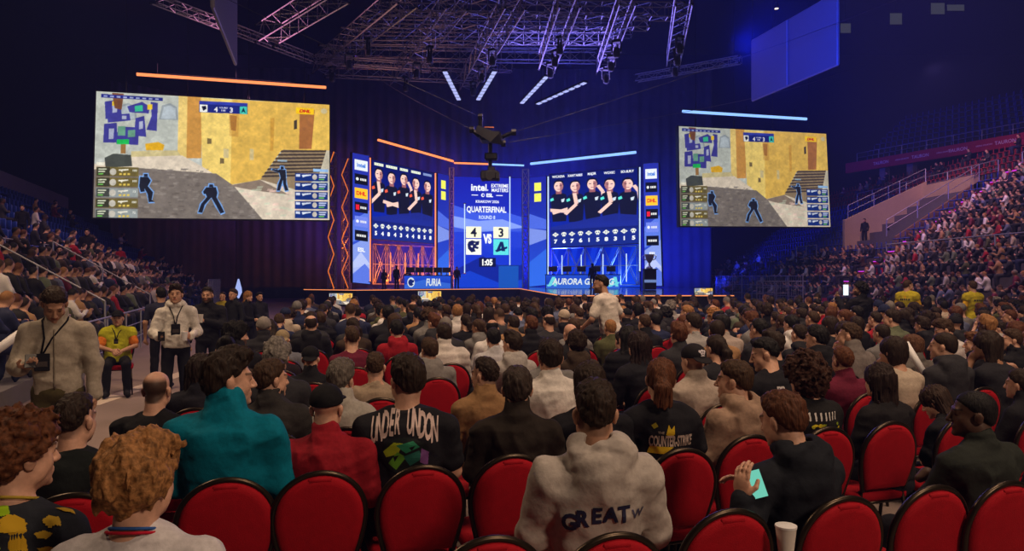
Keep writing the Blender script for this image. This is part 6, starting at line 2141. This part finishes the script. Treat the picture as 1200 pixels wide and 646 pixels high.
# two guards in the gangway
for px, yt, d, lab in ((1013, 256, 48.9, 'dark figure standing at the left edge of the beige gangway'), (1044, 262, 48.5, 'dark figure standing in the mouth of the beige gangway')):
    J = cached('gw_J', standing); mb = cached('gw_b', body_mesh, J); mt = cached('gw_t', shirt_mesh, J, False, 'jacket'); mr = cached('gw_r', trousers_mesh, J)
    t = W(px, yt, d); person_at(px, yt, d, J, mb, mt, mr, 'short', dict(skin=S_M, top=BLK, hair=H_BLK), 2.2, False, lab, 1, None, t.z - 1.74)
    bb = MB(); 

# pillars, red fascia, upper tier: its front runs slantwise round the bowl
ZF = 11.0
FB, FA = Vector((35.5, 50.3)), Vector((30.9, 61.0))
FD = (FA - FB).normalized(); FO = Vector((FD.y, -FD.x))
if FO.x < 0: FO = -FO


def fp(s_, off): v = FB + FD * s_ + FO * off; return v.x, v.y


def fbox(b, s0, s1, o0, o1, z0, z1):
    q = [fp(s0, o0), fp(s1, o0), fp(s1, o1), fp(s0, o1)]
    b.hexa([(*q[k], z0) for k in (3, 2, 1, 0)] + [(*q[k], z1) for k in (3, 2, 1, 0)])


def fs_at(px, off):
    best = min(np.linspace(-20, 20, 800), key=lambda t: abs(CX + fp(t, off)[0] * FPX / fp(t, off)[1] - px)); return best


for i, px in enumerate((1068, 1152, 1188, 1036)):
    t = fs_at(px, 1.0); bb = MB(); fbox(bb, t - .28, t + .28, .8, 1.35, 0, ZF + .1); struct(bb.build('pillar_%d' % (i + 1), M['grey_wall']))
bb = MB(); fbox(bb, -22, 15, -.15, .15, ZF, ZF + .85); fascia = bb.build('balcony_fascia', M['banner_red']); struct(fascia, 'long red banner along the front of the upper tier')
bb = MB(); fbox(bb, -22, 15, .15, 12, ZF + .1, ZF + .4); struct(bb.build('slab_upper', M['void']), 'underside slab of the upper tier')
bb = MB()
for i in range(9): fbox(bb, -22, 15, .5 + i * .8, 1.3 + i * .8, ZF + .4, ZF + .5 + .6 * i)
struct(bb.build('terrace_upper', M['void']), 'dark stepped upper tier above the red banner')
bb = MB(); fbox(bb, -22, 15, 6.5, 6.8, 0, ZF); struct(bb.build('wall_concourse_rear', M['grey_wall']), 'grey rear wall under the upper tier')
letter = mat('banner_letters', lin((230, 190, 200)), .7)
for px in (1178, 1122, 1078, 1032):
    for body, ds, hh in (('TAURON', 0, .25), ('ARENA KRAKOW', -2.0, .11)):
        V, T = text_tris(body, .02)
        k = hh / .70; P = V * k; t0 = fs_at(px, -.16) + ds
        vs = []
        for p in P:
            x, y = fp(t0 - p[0] + P[:, 0].max() / 2, -.157); vs.append((x, y, ZF + .42 - P[:, 1].max() / 2 + p[1]))
        me = bpy.data.meshes.new('banner_lettering'); me.from_pydata(vs, [], [tuple(int(v) for v in t) for t in T]); me.materials.append(letter); me.update()
        link('banner_lettering', me, fascia)
for i in range(1, 8):
    t = -9.0
    while t < 14:
        t += .56; x, y = fp(t, .5 + i * .8 + .4)
        if CX + x * FPX / y < 1230: STUFFSEAT['blue'].append((x, y, ZF + .5 + .6 * i, math.radians(66)))
railing([(*fp(-8, .1), ZF + .85), (*fp(14, .1), ZF + .85)], 'thin handrail above the red banner of the upper tier', .75, 2, 2.0, .025)

# left stand: front line runs from (-8.9, 10.5) away from the camera
A_ = Vector((-.322, .947)); O_ = Vector((-.947, -.322)); P0 = Vector((-7.1, 10.6))
NL, TL, RL = 11, .85, .52
AL = math.atan2(A_.y, A_.x)


def lp(s, off): v = P0 + A_ * s + O_ * off; return v.x, v.y


def lz(i): return .30 + i * RL


bb = MB()
for i in range(NL):
    q = [lp(-9, i * TL), lp(44, i * TL), lp(44, (i + 1) * TL + .02), lp(-9, (i + 1) * TL + .02)]
    z0 = 0 if i == 0 else lz(i) - RL - .1
    bb.hexa([(*q[k], z0) for k in (3, 2, 1, 0)] + [(*q[k], lz(i)) for k in (3, 2, 1, 0)])
struct(bb.build('terrace_left', M['terrace']), 'stepped concrete terrace of the left grandstand')
q = [lp(-9, NL * TL), lp(44, NL * TL), lp(44, NL * TL + .4), lp(-9, NL * TL + .4)]
bb = MB(); bb.hexa([(*q[k], 0) for k in (3, 2, 1, 0)] + [(*q[k], lz(NL) + 1.2) for k in (3, 2, 1, 0)])
struct(bb.build('wall_left_parapet', M['grey_wall']), 'grey parapet behind the top row of the left grandstand')
facing = math.atan2(-A_.x * .75 - (-O_.x) * .0, A_.y) - .35
ls_seat = []
for i in range(NL):
    s = -2.0
    while s < 42.5:
        s += .55; x, y = lp(s, i * TL + .42)
        px = CX + x * FPX / y
        if px < -25: continue
        if 11.5 < s < 12.6 or 27 < s < 28.2: continue
        dens = (.9 if i < 3 else .5 if i < 5 else .05) if s < 24 else (.6 if i < 3 and s < 34 else .12 if i < 4 else .03)
        if RND.random() < dens:
            dx, dy = 1 - x, 54 - y
            add_low(x, y, lz(i) - .04, math.atan2(-dx, dy) + RND.gauss(0, .2), RND.uniform(.92, 1.05), rand_pal(.38))
        else: ls_seat.append((y, x, lz(i), i))
nl = 0
for y, x, z, i in sorted(ls_seat):
    if nl < 65 and CX + x * FPX / y > 0:
        o = link('stadium_seat', SEATM['blue']); o.location = (x, y, z); o.rotation_euler = (0, 0, math.radians(-30)); nl += 1
        tag(o, 'empty blue seat in the left grandstand, %s row up' % ORD[i], 'seat', 'empty blue seats of the left grandstand, %s row up' % ORD[i])
    else: STUFFSEAT['blue'].append((x, y, z, math.radians(-30)))
# standing people among the left stand
for px, yt, d, tc, lab in ((102, 268, 27.5, BLK, 'person in black standing high in the left grandstand'), (141, 289, 31, RED, 'person in red standing by the rail of the left grandstand'), (70, 288, 22, BLK, 'person in black standing among the seated left grandstand crowd'), (118, 302, 25, BLK, 'person in black with bare arms standing low in the left grandstand'), (26, 240, 25, BLK, 'dark figure standing near the top of the left grandstand')):
    J = cached('gw_J', standing); mb = cached('gw_b', body_mesh, J); mt = cached('gw_t', shirt_mesh, J, False, 'jacket'); mr = cached('gw_r', trousers_mesh, J)
    t = W(px, yt, d); v = Vector((t.x, t.y)) - P0; i = int(max(0, min(NL - 1, (v @ O_) // TL)))
    person_at(px, yt, d, J, mb, mt, mr, 'short', dict(skin=S_M, top=tc, hair=H_BLK), 3.6, False, lab, 1, None, lz(i) if abs(lz(i) + 1.74 - t.z) < .5 else t.z - 1.74)
# the near seats of the left stand stand on the floor behind low tables
for s0, s1, off, zz, lab in ((-2, 11.2, 3.5 * TL, lz(3), 'pale handrail through the crowd of the left grandstand'), (12.8, 26.5, 3.5 * TL, lz(3), 'far pale handrail of the left grandstand'), (-2, 11, 7 * TL, lz(7), 'upper handrail in the empty left seats')):
    railing([(*lp(s0, off), zz), (*lp(s1, off), zz)], lab, .95, 2, 1.8, .02)
railing([(*lp(.2, -.25), 0), (*lp(17, -.25), 0)], 'low grey barrier between the aisle and the left grandstand', 1.0, 3, 1.9, .018, name='crowd_barrier', cat='barrier')
railing([(*lp(27, -.6), 0), (*lp(37, -.6), 0)], 'tall mesh fence at the far end of the left grandstand', 1.7, 5, 1.4, .022, infill=.3, name='crowd_barrier', cat='barrier')
for k, s in enumerate((5.5, 12.0)):
    railing([(*lp(s, 0), lz(0)), (*lp(s, 3 * TL), lz(3))], 'short sloping stair rail in the left grandstand, %s from the camera' % ORD[k], 1.0, 2, 1.3, .02, group='stair rails of the left grandstand')

# mass of empty seats
for c, L in STUFFSEAT.items():
    if not L: continue
    base = SEATM[c]; V = np.array([v.co[:] for v in base.vertices]); F4 = [p.vertices[:] for p in base.polygons]
    Vs, Fs = [], []
    for x, y, z, r in L:
        o = len(Vs); cc, ss = math.cos(r), math.sin(r)
        Vs.extend(zip(V[:, 0] * cc - V[:, 1] * ss + x, V[:, 0] * ss + V[:, 1] * cc + y, V[:, 2] + z))
        Fs.extend(tuple(o + i for i in f) for f in F4)
    me = bpy.data.meshes.new('distant_seats'); me.from_pydata(Vs, [], Fs); me.materials.append(M[c + '_seat']); me.update()
    o = link('distant_seats', me); tag(o, 'rows of empty %s seats in the dark upper and far stands' % c, 'seats', None, 'stuff')

# the crowd mass
V = np.concatenate(CV); Q = np.concatenate(CQ); C = np.concatenate(CC)
me = mesh_np('crowd', V, Q); c4 = np.ones((len(V), 4), np.float32); c4[:, :3] = C
at = me.attributes.new('Col', 'FLOAT_COLOR', 'POINT'); at.data.foreach_set('color', c4.ravel()); me.materials.append(M['crowd'])
o = link('crowd', me); tag(o, 'distant seated spectators on the far floor and in both grandstands', 'crowd', None, 'stuff')
print('CROWD', len(CV), 'verts', len(V), 'people', NPEOPLE, 'chairs', len(CHAIRS))
# ---------------------------------------------------------------- roof rig
def truss(p, q, label, w=.75, h=.75, bay=.9, group=None, m=None, r=.035):
    p, q = Vector(p), Vector(q); mid = p.lerp(q, .5)
    e = empty('roof_truss', mid); tag(e, label, 'truss', group)
    L = (q - p); t = L.normalized(); side = t.cross(Vector((0, 0, 1))).normalized() * (w / 2); up = Vector((0, 0, h / 2))
    a = p - mid; bb = MB(); n = max(2, int(L.length / bay))
    cs = [side + up, -side + up, -side - up, side - up]
    for c in cs: bb.tube([a + c, a + L + c], r, 4)
    for i in range(n):
        s0, s1 = a + L * (i / n), a + L * ((i + 1) / n)
        for k in range(4):
            c0, c1 = cs[k], cs[(k + 1) % 4]
            if i % 2: c0, c1 = c1, c0
            bb.tube([s0 + c0, s1 + c1], r * .6, 3); bb.tube([s1 + cs[k], s1 + cs[(k + 1) % 4]], r * .55, 3)
    bb.m = 1
    for c in cs: bb.tube([a + c - t * .03, a + c + t * .06], r * 1.7, 6)
    for c in cs: bb.tube([a + L + c - t * .06, a + L + c + t * .03], r * 1.7, 6)
    bb.build('lattice', [m or M['truss'], M['black_metal']], e)
    return e


def zpt(px, py, z):
    d = (z - CZ) * FPX / (HY - py); return W(px, py, d)


TZ = 14.0
main = [((375, 78), (478, -6)), ((466, 92), (536, -2)), ((547, 98), (604, -2)), ((641, 72), (668, -4)), ((706, 80), (736, -4)), ((789, 70), (802, -4)), ((310, 42), (398, -12))]
for i, (a, c) in enumerate(main):
    truss(zpt(*a, TZ), zpt(*c, TZ), 'lengthwise roof truss, %s from the left over the stage' % ('second', 'third', 'fourth', 'fifth', 'sixth', 'seventh', 'first')[i], (.7 if i in (4, 5) else .9), (.7 if i in (4, 5) else .9), .95, 'lengthwise roof trusses')
cross = [((375, 62), (700, 66), 15.2), ((400, 42), (720, 44), 15.2), ((430, 22), (760, 26), 15.2), ((380, 82), (560, 90), 14.2), ((455, 8), (800, 14), 15.2), ((420, 32), (740, 36), 16.4), ((450, 50), (660, 54), 16.4), ((385, 72), (600, 78), 16.4)]
for i, (a, c, z) in enumerate(cross):
    truss(zpt(*a, z), zpt(*c, z), 'crosswise roof truss above the stage', .7, .7, .8, 'crosswise roof trusses')
truss(zpt(180, -2, 14), zpt(368, 70, 14), 'long slim truss slanting behind the upper left panel', .4, .4, .6, None, r=.028)
truss(zpt(368, 69, 14), zpt(505, 80, 14), 'slim truss joining the left slanting truss to the roof grid', .4, .4, .6, None, r=.028)
truss(zpt(745, 92, 14.2), zpt(868, 70, 14.2), 'slim blue-lit truss reaching right towards the blue panel', .4, .4, .6, None, r=.028)

# moving-head lamps hanging under the trusses
k = 0
for (a, c) in main[:6]:
    for t in (.18, .40, .62):
        p = zpt(*a, TZ).lerp(zpt(*c, TZ), t); p.z -= .55
        e = empty('stage_lamp', p, RND.uniform(0, 6)); tag(e, 'black moving-head lamp hanging under a lengthwise roof truss', 'lamp', 'lamps under the roof trusses')
        bb = MB(); bb.rbox((0, 0, -.06), (.20, .16, .07), .02); bb.build('base', M['black_metal'], e)
        bb = MB(); bb.box((-.24, -.05, -.62), (-.19, .05, -.08)); bb.box((.19, -.05, -.62), (.24, .05, -.08)); bb.box((-.24, -.05, -.12), (.24, .05, -.08)); bb.build('yoke', M['black_metal'], e)
        bb = MB(); bb.lathe([(.10, -.86), (.16, -.80), (.17, -.60), (.13, -.40), (.08, -.36)], n=12); bb.build('lamp_head', M['black'], e, 40)
        k += 1

# dotted LED battens
CELL = emit_mat('batten_cells', (.45, .50, 1.0), 1.05, False)
for i, (a, c, lab) in enumerate((((521, 84), (538, 118), 'first'), ((580, 84), (560, 118), 'second'), ((641, 90), (611, 122), 'third'), ((687, 97), (629, 123), 'fourth'))):
    A, B = zpt(*a, 13.4), zpt(*c, 13.0)
    mid = A.lerp(B, .5); e = empty('led_batten', mid); tag(e, 'dotted bluish LED batten under the roof grid, %s from left' % lab, 'light', 'dotted LED battens')
    n = 9; t = (B - A).normalized(); s = t.cross(Vector((0, 0, 1))).normalized(); up = s.cross(t).normalized()
    rot = Matrix((s, t, up)).transposed().to_4x4()
    bb = MB(); L = (B - A).length
    bb.rbox((0, 0, .10), (.16, L / 2, .06), .02, rot); bb.build('housing', M['black_metal'], e)
    for k in range(n):
        bb = MB(); bb.rbox((0, -L / 2 + L * (k + .5) / n, .02), (.13, L / n * .34, .03), .02, rot); bb.build('cell', CELL, e)
    bb = MB()
    for u in (-.4, .4): bb.tube([Vector(t * L * u), Vector(t * L * u) + Vector((0, 0, 2.5))], .012, 4)
    bb.build('hanging_cable', M['black_metal'], e)

# unlit hanging panels
panel_m = mat('projection_fabric', (.16, .16, .18), .85, var=.08, scale=1.0)
panel_f = mat('panel_frame', (.35, .33, .35), .5, .4)


def hung_panel(q, label, th=.12, seams=()):
    q = [Vector(p) for p in q]; c = sum(q, Vector()) / 4; e = empty('projection_screen', c); tag(e, label, 'panel')
    L = [p - c for p in q]; n = (L[1] - L[0]).cross(L[3] - L[0]).normalized() * th
    bb = MB(); bb.hexa([p - n * .5 for p in L] + [p + n * .5 for p in L]); bb.build('fabric', panel_m, e)
    bb = MB(); bb.tube(L, .05, 6, closed=True); bb.build('frame', panel_f, e)
    for s in seams:
        bb = MB(); bb.tube([L[0].lerp(L[1], s) - n * .6, L[3].lerp(L[2], s) - n * .6], .035, 5); bb.tube([L[0].lerp(L[1], s) + n * .6, L[3].lerp(L[2], s) + n * .6], .035, 5); bb.build('seam', panel_f, e)
    bb = MB()
    for p in (L[0], L[1]): bb.tube([p, p + Vector((0, 0, 27 - c.z - p.z))], .015, 4)
    bb.build('hanging_cable', M['black_metal'], e)


a, c = zpt(882, 118, 9.05), zpt(982, 75.5, 9.05)
hung_panel([a + Vector((0, 0, 2.45)), c + Vector((0, 0, 2.45)), c, a], 'big blue two-part panel hanging at upper right', .12, (.47,))
a, c = zpt(249, 8, 9.05), zpt(276, 75.5, 9.05)
hung_panel([a + Vector((0, 0, 2.45)), c + Vector((0, 0, 2.45)), c, a], 'dark purple panel hanging edge-on at upper left', .12)

# cable camera over the crowd
D_ = 19.0; o0 = W(575, 165, D_)
e = empty('cable_camera', o0); tag(e, 'black flying cable camera hanging in front of the central LED column', 'camera')


def q_(px, py, dy=0): return W(px, py, D_) - o0 + Vector((0, dy, 0))


bb = MB()
bb._add([q_(560, 150, -.35), q_(568, 147, .4), q_(592, 158, .4), q_(590, 172, -.2), q_(575, 170, -.4), q_(558, 158, -.35), q_(585, 160, -.4)], [(0, 6, 1), (1, 6, 2), (0, 5, 4, 6), (6, 4, 3, 2), (5, 0, 1), (4, 5, 1), (3, 4, 1), (2, 3, 1)])
bb.rbox(q_(575, 161), (.28, .30, .12), .05)
bb.build('body', M['dark_plastic'], e)
for a, c in (((563, 152), (563, 137)), ((562, 160), (553, 152)), ((588, 161), (602, 155)), ((580, 165), (590, 168))):
    bb = MB(); bb.tube([q_(*a), q_(*c)], .06, 6); bb.tube([q_(*c) + Vector((-.06, 0, 0)), q_(*c) + Vector((.06, 0, 0))], .09, 8); bb.build('pulley_arm', M['black_metal'], e)
bb = MB(); bb.tube([q_(574.5, 168), q_(574.5, 183)], .05, 8); bb.rbox(q_(575.5, 184), (.17, .15, .09), .03); bb.tube([q_(574.5, 184), q_(574.5, 200)], .05, 8); bb.build('mast', M['black_metal'], e)
bb = MB(); bb.rbox(q_(574, 206), (.24, .20, .12), .04); bb.rbox(q_(566.5, 207), (.06, .22, .10), .02); bb.rbox(q_(583, 207), (.06, .22, .10), .02); bb.rbox(q_(576, 198.5), (.10, .08, .06), .02); bb.build('gimbal_camera', M['dark_plastic'], e)
bb = MB(); p = q_(574, 208, -.26); bb.tube([p, p + Vector((0, -.14, -.02))], .085, 12); bb.tube([p + Vector((0, -.14, -.02)), p + Vector((0, -.17, -.02))], .10, 12); bb.build('lens', M['black'], e, 40)
bb = MB(); bb.box(tuple(q_(568, 153, -.36)), tuple(q_(568, 153, -.36) + Vector((.25, .02, .03)))); bb.build('orange_mark', mat('orange_mark', lin((190, 110, 60)), .6), e)
cab = M['black_metal']
for i, (px, py, end, lab) in enumerate((((563), 137, (-30, 24, 22), 'thin camera cable running to the upper left'), (602, 155, (24, 30, 17), 'thin camera cable running past the blue panel to the right'), (553, 152, (-14, 60, 21), 'thin camera cable running back over the stage'), (590, 168, (30, 62, 20), 'thin camera cable running back to the right'))):
    b2 = MB(); a = W(px, py, D_); c = Vector(end)
    b2.tube([a.lerp(c, t) - Vector((0, 0, math.sin(math.pi * t) * .5)) for t in np.linspace(.004, 1, 12)], .008, 4)
    tag(b2.build('cable', mat('steel_cable_%s' % 'abcd'[i], (.12, .12, .14), .5, .5), None, True), lab, 'cable')

# feather flag, lit pale blue, near the left aisle
p = W(279.5, 352, 21.0); p.z = 0
e = empty('feather_flag', p); tag(e, 'pale blue glowing tapered flag beyond the standing people at left', 'flag')
z0, z1 = W(0, 350, 21).z, W(0, 327, 21).z
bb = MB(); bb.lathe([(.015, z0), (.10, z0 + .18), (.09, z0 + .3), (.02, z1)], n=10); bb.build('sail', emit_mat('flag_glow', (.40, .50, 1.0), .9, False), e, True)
bb = MB(); bb.tube([(0, 0, 0), (0, 0, z0 + .02)], .02, 6); bb.lathe([(.2, 0), (.2, .03), (.03, .06)], n=12); bb.build('pole', M['black_metal'], e)

# faint reflections at upper right built as glowing boxes; small spotlight
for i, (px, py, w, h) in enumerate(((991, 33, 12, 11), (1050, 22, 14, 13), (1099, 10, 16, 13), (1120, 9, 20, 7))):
    d = 52; p = W(px, py, d); e = empty('reflection_glow', p); tag(e, 'faint pale reflection glow, %s from left at upper right' % ORD[i], 'light', 'faint reflection glows at upper right')
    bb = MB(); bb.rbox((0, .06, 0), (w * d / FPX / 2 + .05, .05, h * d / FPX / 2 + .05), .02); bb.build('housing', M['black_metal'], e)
    bb = MB(); bb.box((-w * d / FPX / 2, -.0, -h * d / FPX / 2), (w * d / FPX / 2, .02, h * d / FPX / 2)); bb.build('glow_face', emit_mat('faint_reflection_%d' % i, (.5, .52, .6), .07, False), e)
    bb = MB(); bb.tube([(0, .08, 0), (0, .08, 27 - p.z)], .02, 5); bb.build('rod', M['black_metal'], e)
p = W(910, 9.5, 40); e = empty('spotlight', p); tag(e, 'small warm spotlight above the blue panel at upper right', 'light')
bb = MB(); bb.lathe([(.10, -.02), (.14, .1), (.10, .3), (.04, .34)], n=12); bb.build('can', M['black_metal'], e, 40)
bb = MB(); bb.lathe([(.095, -.03), (.095, -.025)], n=12); bb.build('lens', emit_mat('warm_lens', (1, .75, .5), 6, False), e)
bb = MB(); bb.tube([(0, 0, .3), (0, 0, 27 - p.z)], .02, 5); bb.build('rod', M['black_metal'], e)
# ---------------------------------------------------------------- light, camera
def area(loc, tgt, energy, col, size, name='area_lamp', sizey=None, spread=180):
    l = bpy.data.lights.new(name, 'AREA'); l.energy = energy; l.color = col; l.size = size
    if sizey: l.shape = 'RECTANGLE'; l.size_y = sizey
    l.spread = math.radians(spread)
    o = bpy.data.objects.new(name, l); COL.objects.link(o); o.location = loc
    o.rotation_euler = (Vector(tgt) - Vector(loc)).to_track_quat('-Z', 'Y').to_euler()
    return o


def spot(loc, tgt, energy, col, angle, blend=.6, r=.2, name='spot_lamp'):
    l = bpy.data.lights.new(name, 'SPOT'); l.energy = energy; l.color = col; l.spot_size = math.radians(angle); l.spot_blend = blend; l.shadow_soft_size = r
    o = bpy.data.objects.new(name, l); COL.objects.link(o); o.location = loc
    o.rotation_euler = (Vector(tgt) - Vector(loc)).to_track_quat('-Z', 'Y').to_euler()
    return o


WARM = (1.0, .70, .50)
area((6.5, -4.0, 7.5), (1.5, 3.5, .8), 480, WARM, 1.5)
area((5, 3, 13), (2, 9, 1), 380, WARM, 3, spread=110)
area((2, 13, 14), (1, 18, 1), 480, (1, .66, .50), 4, spread=110)
area((9, 12, 14), (8, 14, 1), 260, (1, .66, .50), 3, spread=110)
area((-9, 8, 11), (-5, 9, 1), 330, (1, .68, .44), 2.5, spread=120)
area((-12, 20, 14), (-15, 26, 2), 330, (1, .58, .58), 4, spread=110)
# stage spill: blue light from the LED wall towards the crowd, purple rims
area((3, 42, 13), (2, 8, 1), 1100, (.30, .22, 1.0), 8)
area((-14, 36, 12), (-3, 8, 1), 420, (.85, .30, .55), 6)
# right stand: pinkish wash
spot((15, 24, 22), (23, 31, 4), 13000, (1.0, .58, .72), 75, .8, .8)
spot((17, 36, 23), (28, 41, 7), 9500, (1.0, .42, .72), 70, .8, .8)
spot((19, 44, 22), (27, 48.5, 6), 4500, (1.0, .62, .5), 45, .8, .5)
# blue wash on drapes and hall right of the stage
spot((2, 57, 1.4), (4, 63, 11), 22000, (.015, .03, 1.0), 150)
spot((11, 57, 1.4), (13, 63, 9), 8500, (.015, .03, 1.0), 150)
spot((-7, 57, 1.4), (-8, 63, 12), 6000, (.06, .04, 1.0), 150)
area((12, 40, 22), (20, 60, 8), 900, (.04, .06, 1.0), 5)  # added high blue fill, no fixture hangs there
# on the roof rig
area((-6, 40, 8), (-5, 38, 15), 70, (1.0, .42, .36), 4)
area((3, 42, 8), (2, 38, 15), 380, (.12, .12, 1.0), 5)
# on the stage deck
area((5, 44, 11), (5, 48, 1), 500, (.15, .30, 1.0), 4)
area((-5, 46, 10), (-5, 52, 2), 250, (1.0, .40, .18), 3)
spot((-4.6, 51.5, 1.3), (-6.5, 54.5, 4), 2600, (1.0, .20, .02), 130)
spot((-8.5, 50.5, 1.3), (-9.0, 53.5, 4), 1600, (1.0, .20, .02), 130)
spot((8.5, 51.5, 1.3), (6.5, 55, 4), 900, (.08, .22, 1.0), 120)
# on the blue panel upper right
spot((5, 16, 7), (12, 26.5, 10.3), 12000, (.005, .04, 1.0), 45)
spot((22, 38, 13), (34, 54, 11.4), 1500, (1.0, .5, .6), 50)  # added spot without a fixture, brightens the red fascia
spot((-4, 16, 6), (-9, 22, 10), 40, (.40, .18, 1.0), 60)

w = bpy.data.worlds.new('hall_air'); SC.world = w; w.use_nodes = True
bg = w.node_tree.nodes['Background']; bg.inputs[0].default_value = (.10, .12, .40, 1); bg.inputs[1].default_value = .012
# thin theatrical haze filling the hall, lit by the lamps in it
hz = w.node_tree.nodes.new('ShaderNodeVolumeScatter'); hz.inputs['Color'].default_value = (.22, .30, 1, 1); hz.inputs['Density'].default_value = .0021
w.node_tree.links.new(hz.outputs['Volume'], w.node_tree.nodes['World Output'].inputs['Volume'])

cam = bpy.data.cameras.new('camera'); co = bpy.data.objects.new('camera', cam); COL.objects.link(co)
co.location = (0, 0, CZ); co.rotation_euler = (math.pi / 2, 0, 0)
cam.sensor_width = 36; cam.lens = 36 * FPX / 1200; cam.shift_y = (HY - 323) / 1200; cam.clip_end = 300; cam.clip_start = .05
SC.camera = co
vs = SC.view_settings; vs.view_transform = 'Standard'; vs.look = 'None'; vs.gamma = 1; vs.exposure = 0; vs.use_curve_mapping = False
SC.cycles.use_denoising = True
SC.cycles.max_bounces = 5; SC.cycles.diffuse_bounces = 2; SC.cycles.glossy_bounces = 3
SC.cycles.sample_clamp_indirect = 3.0
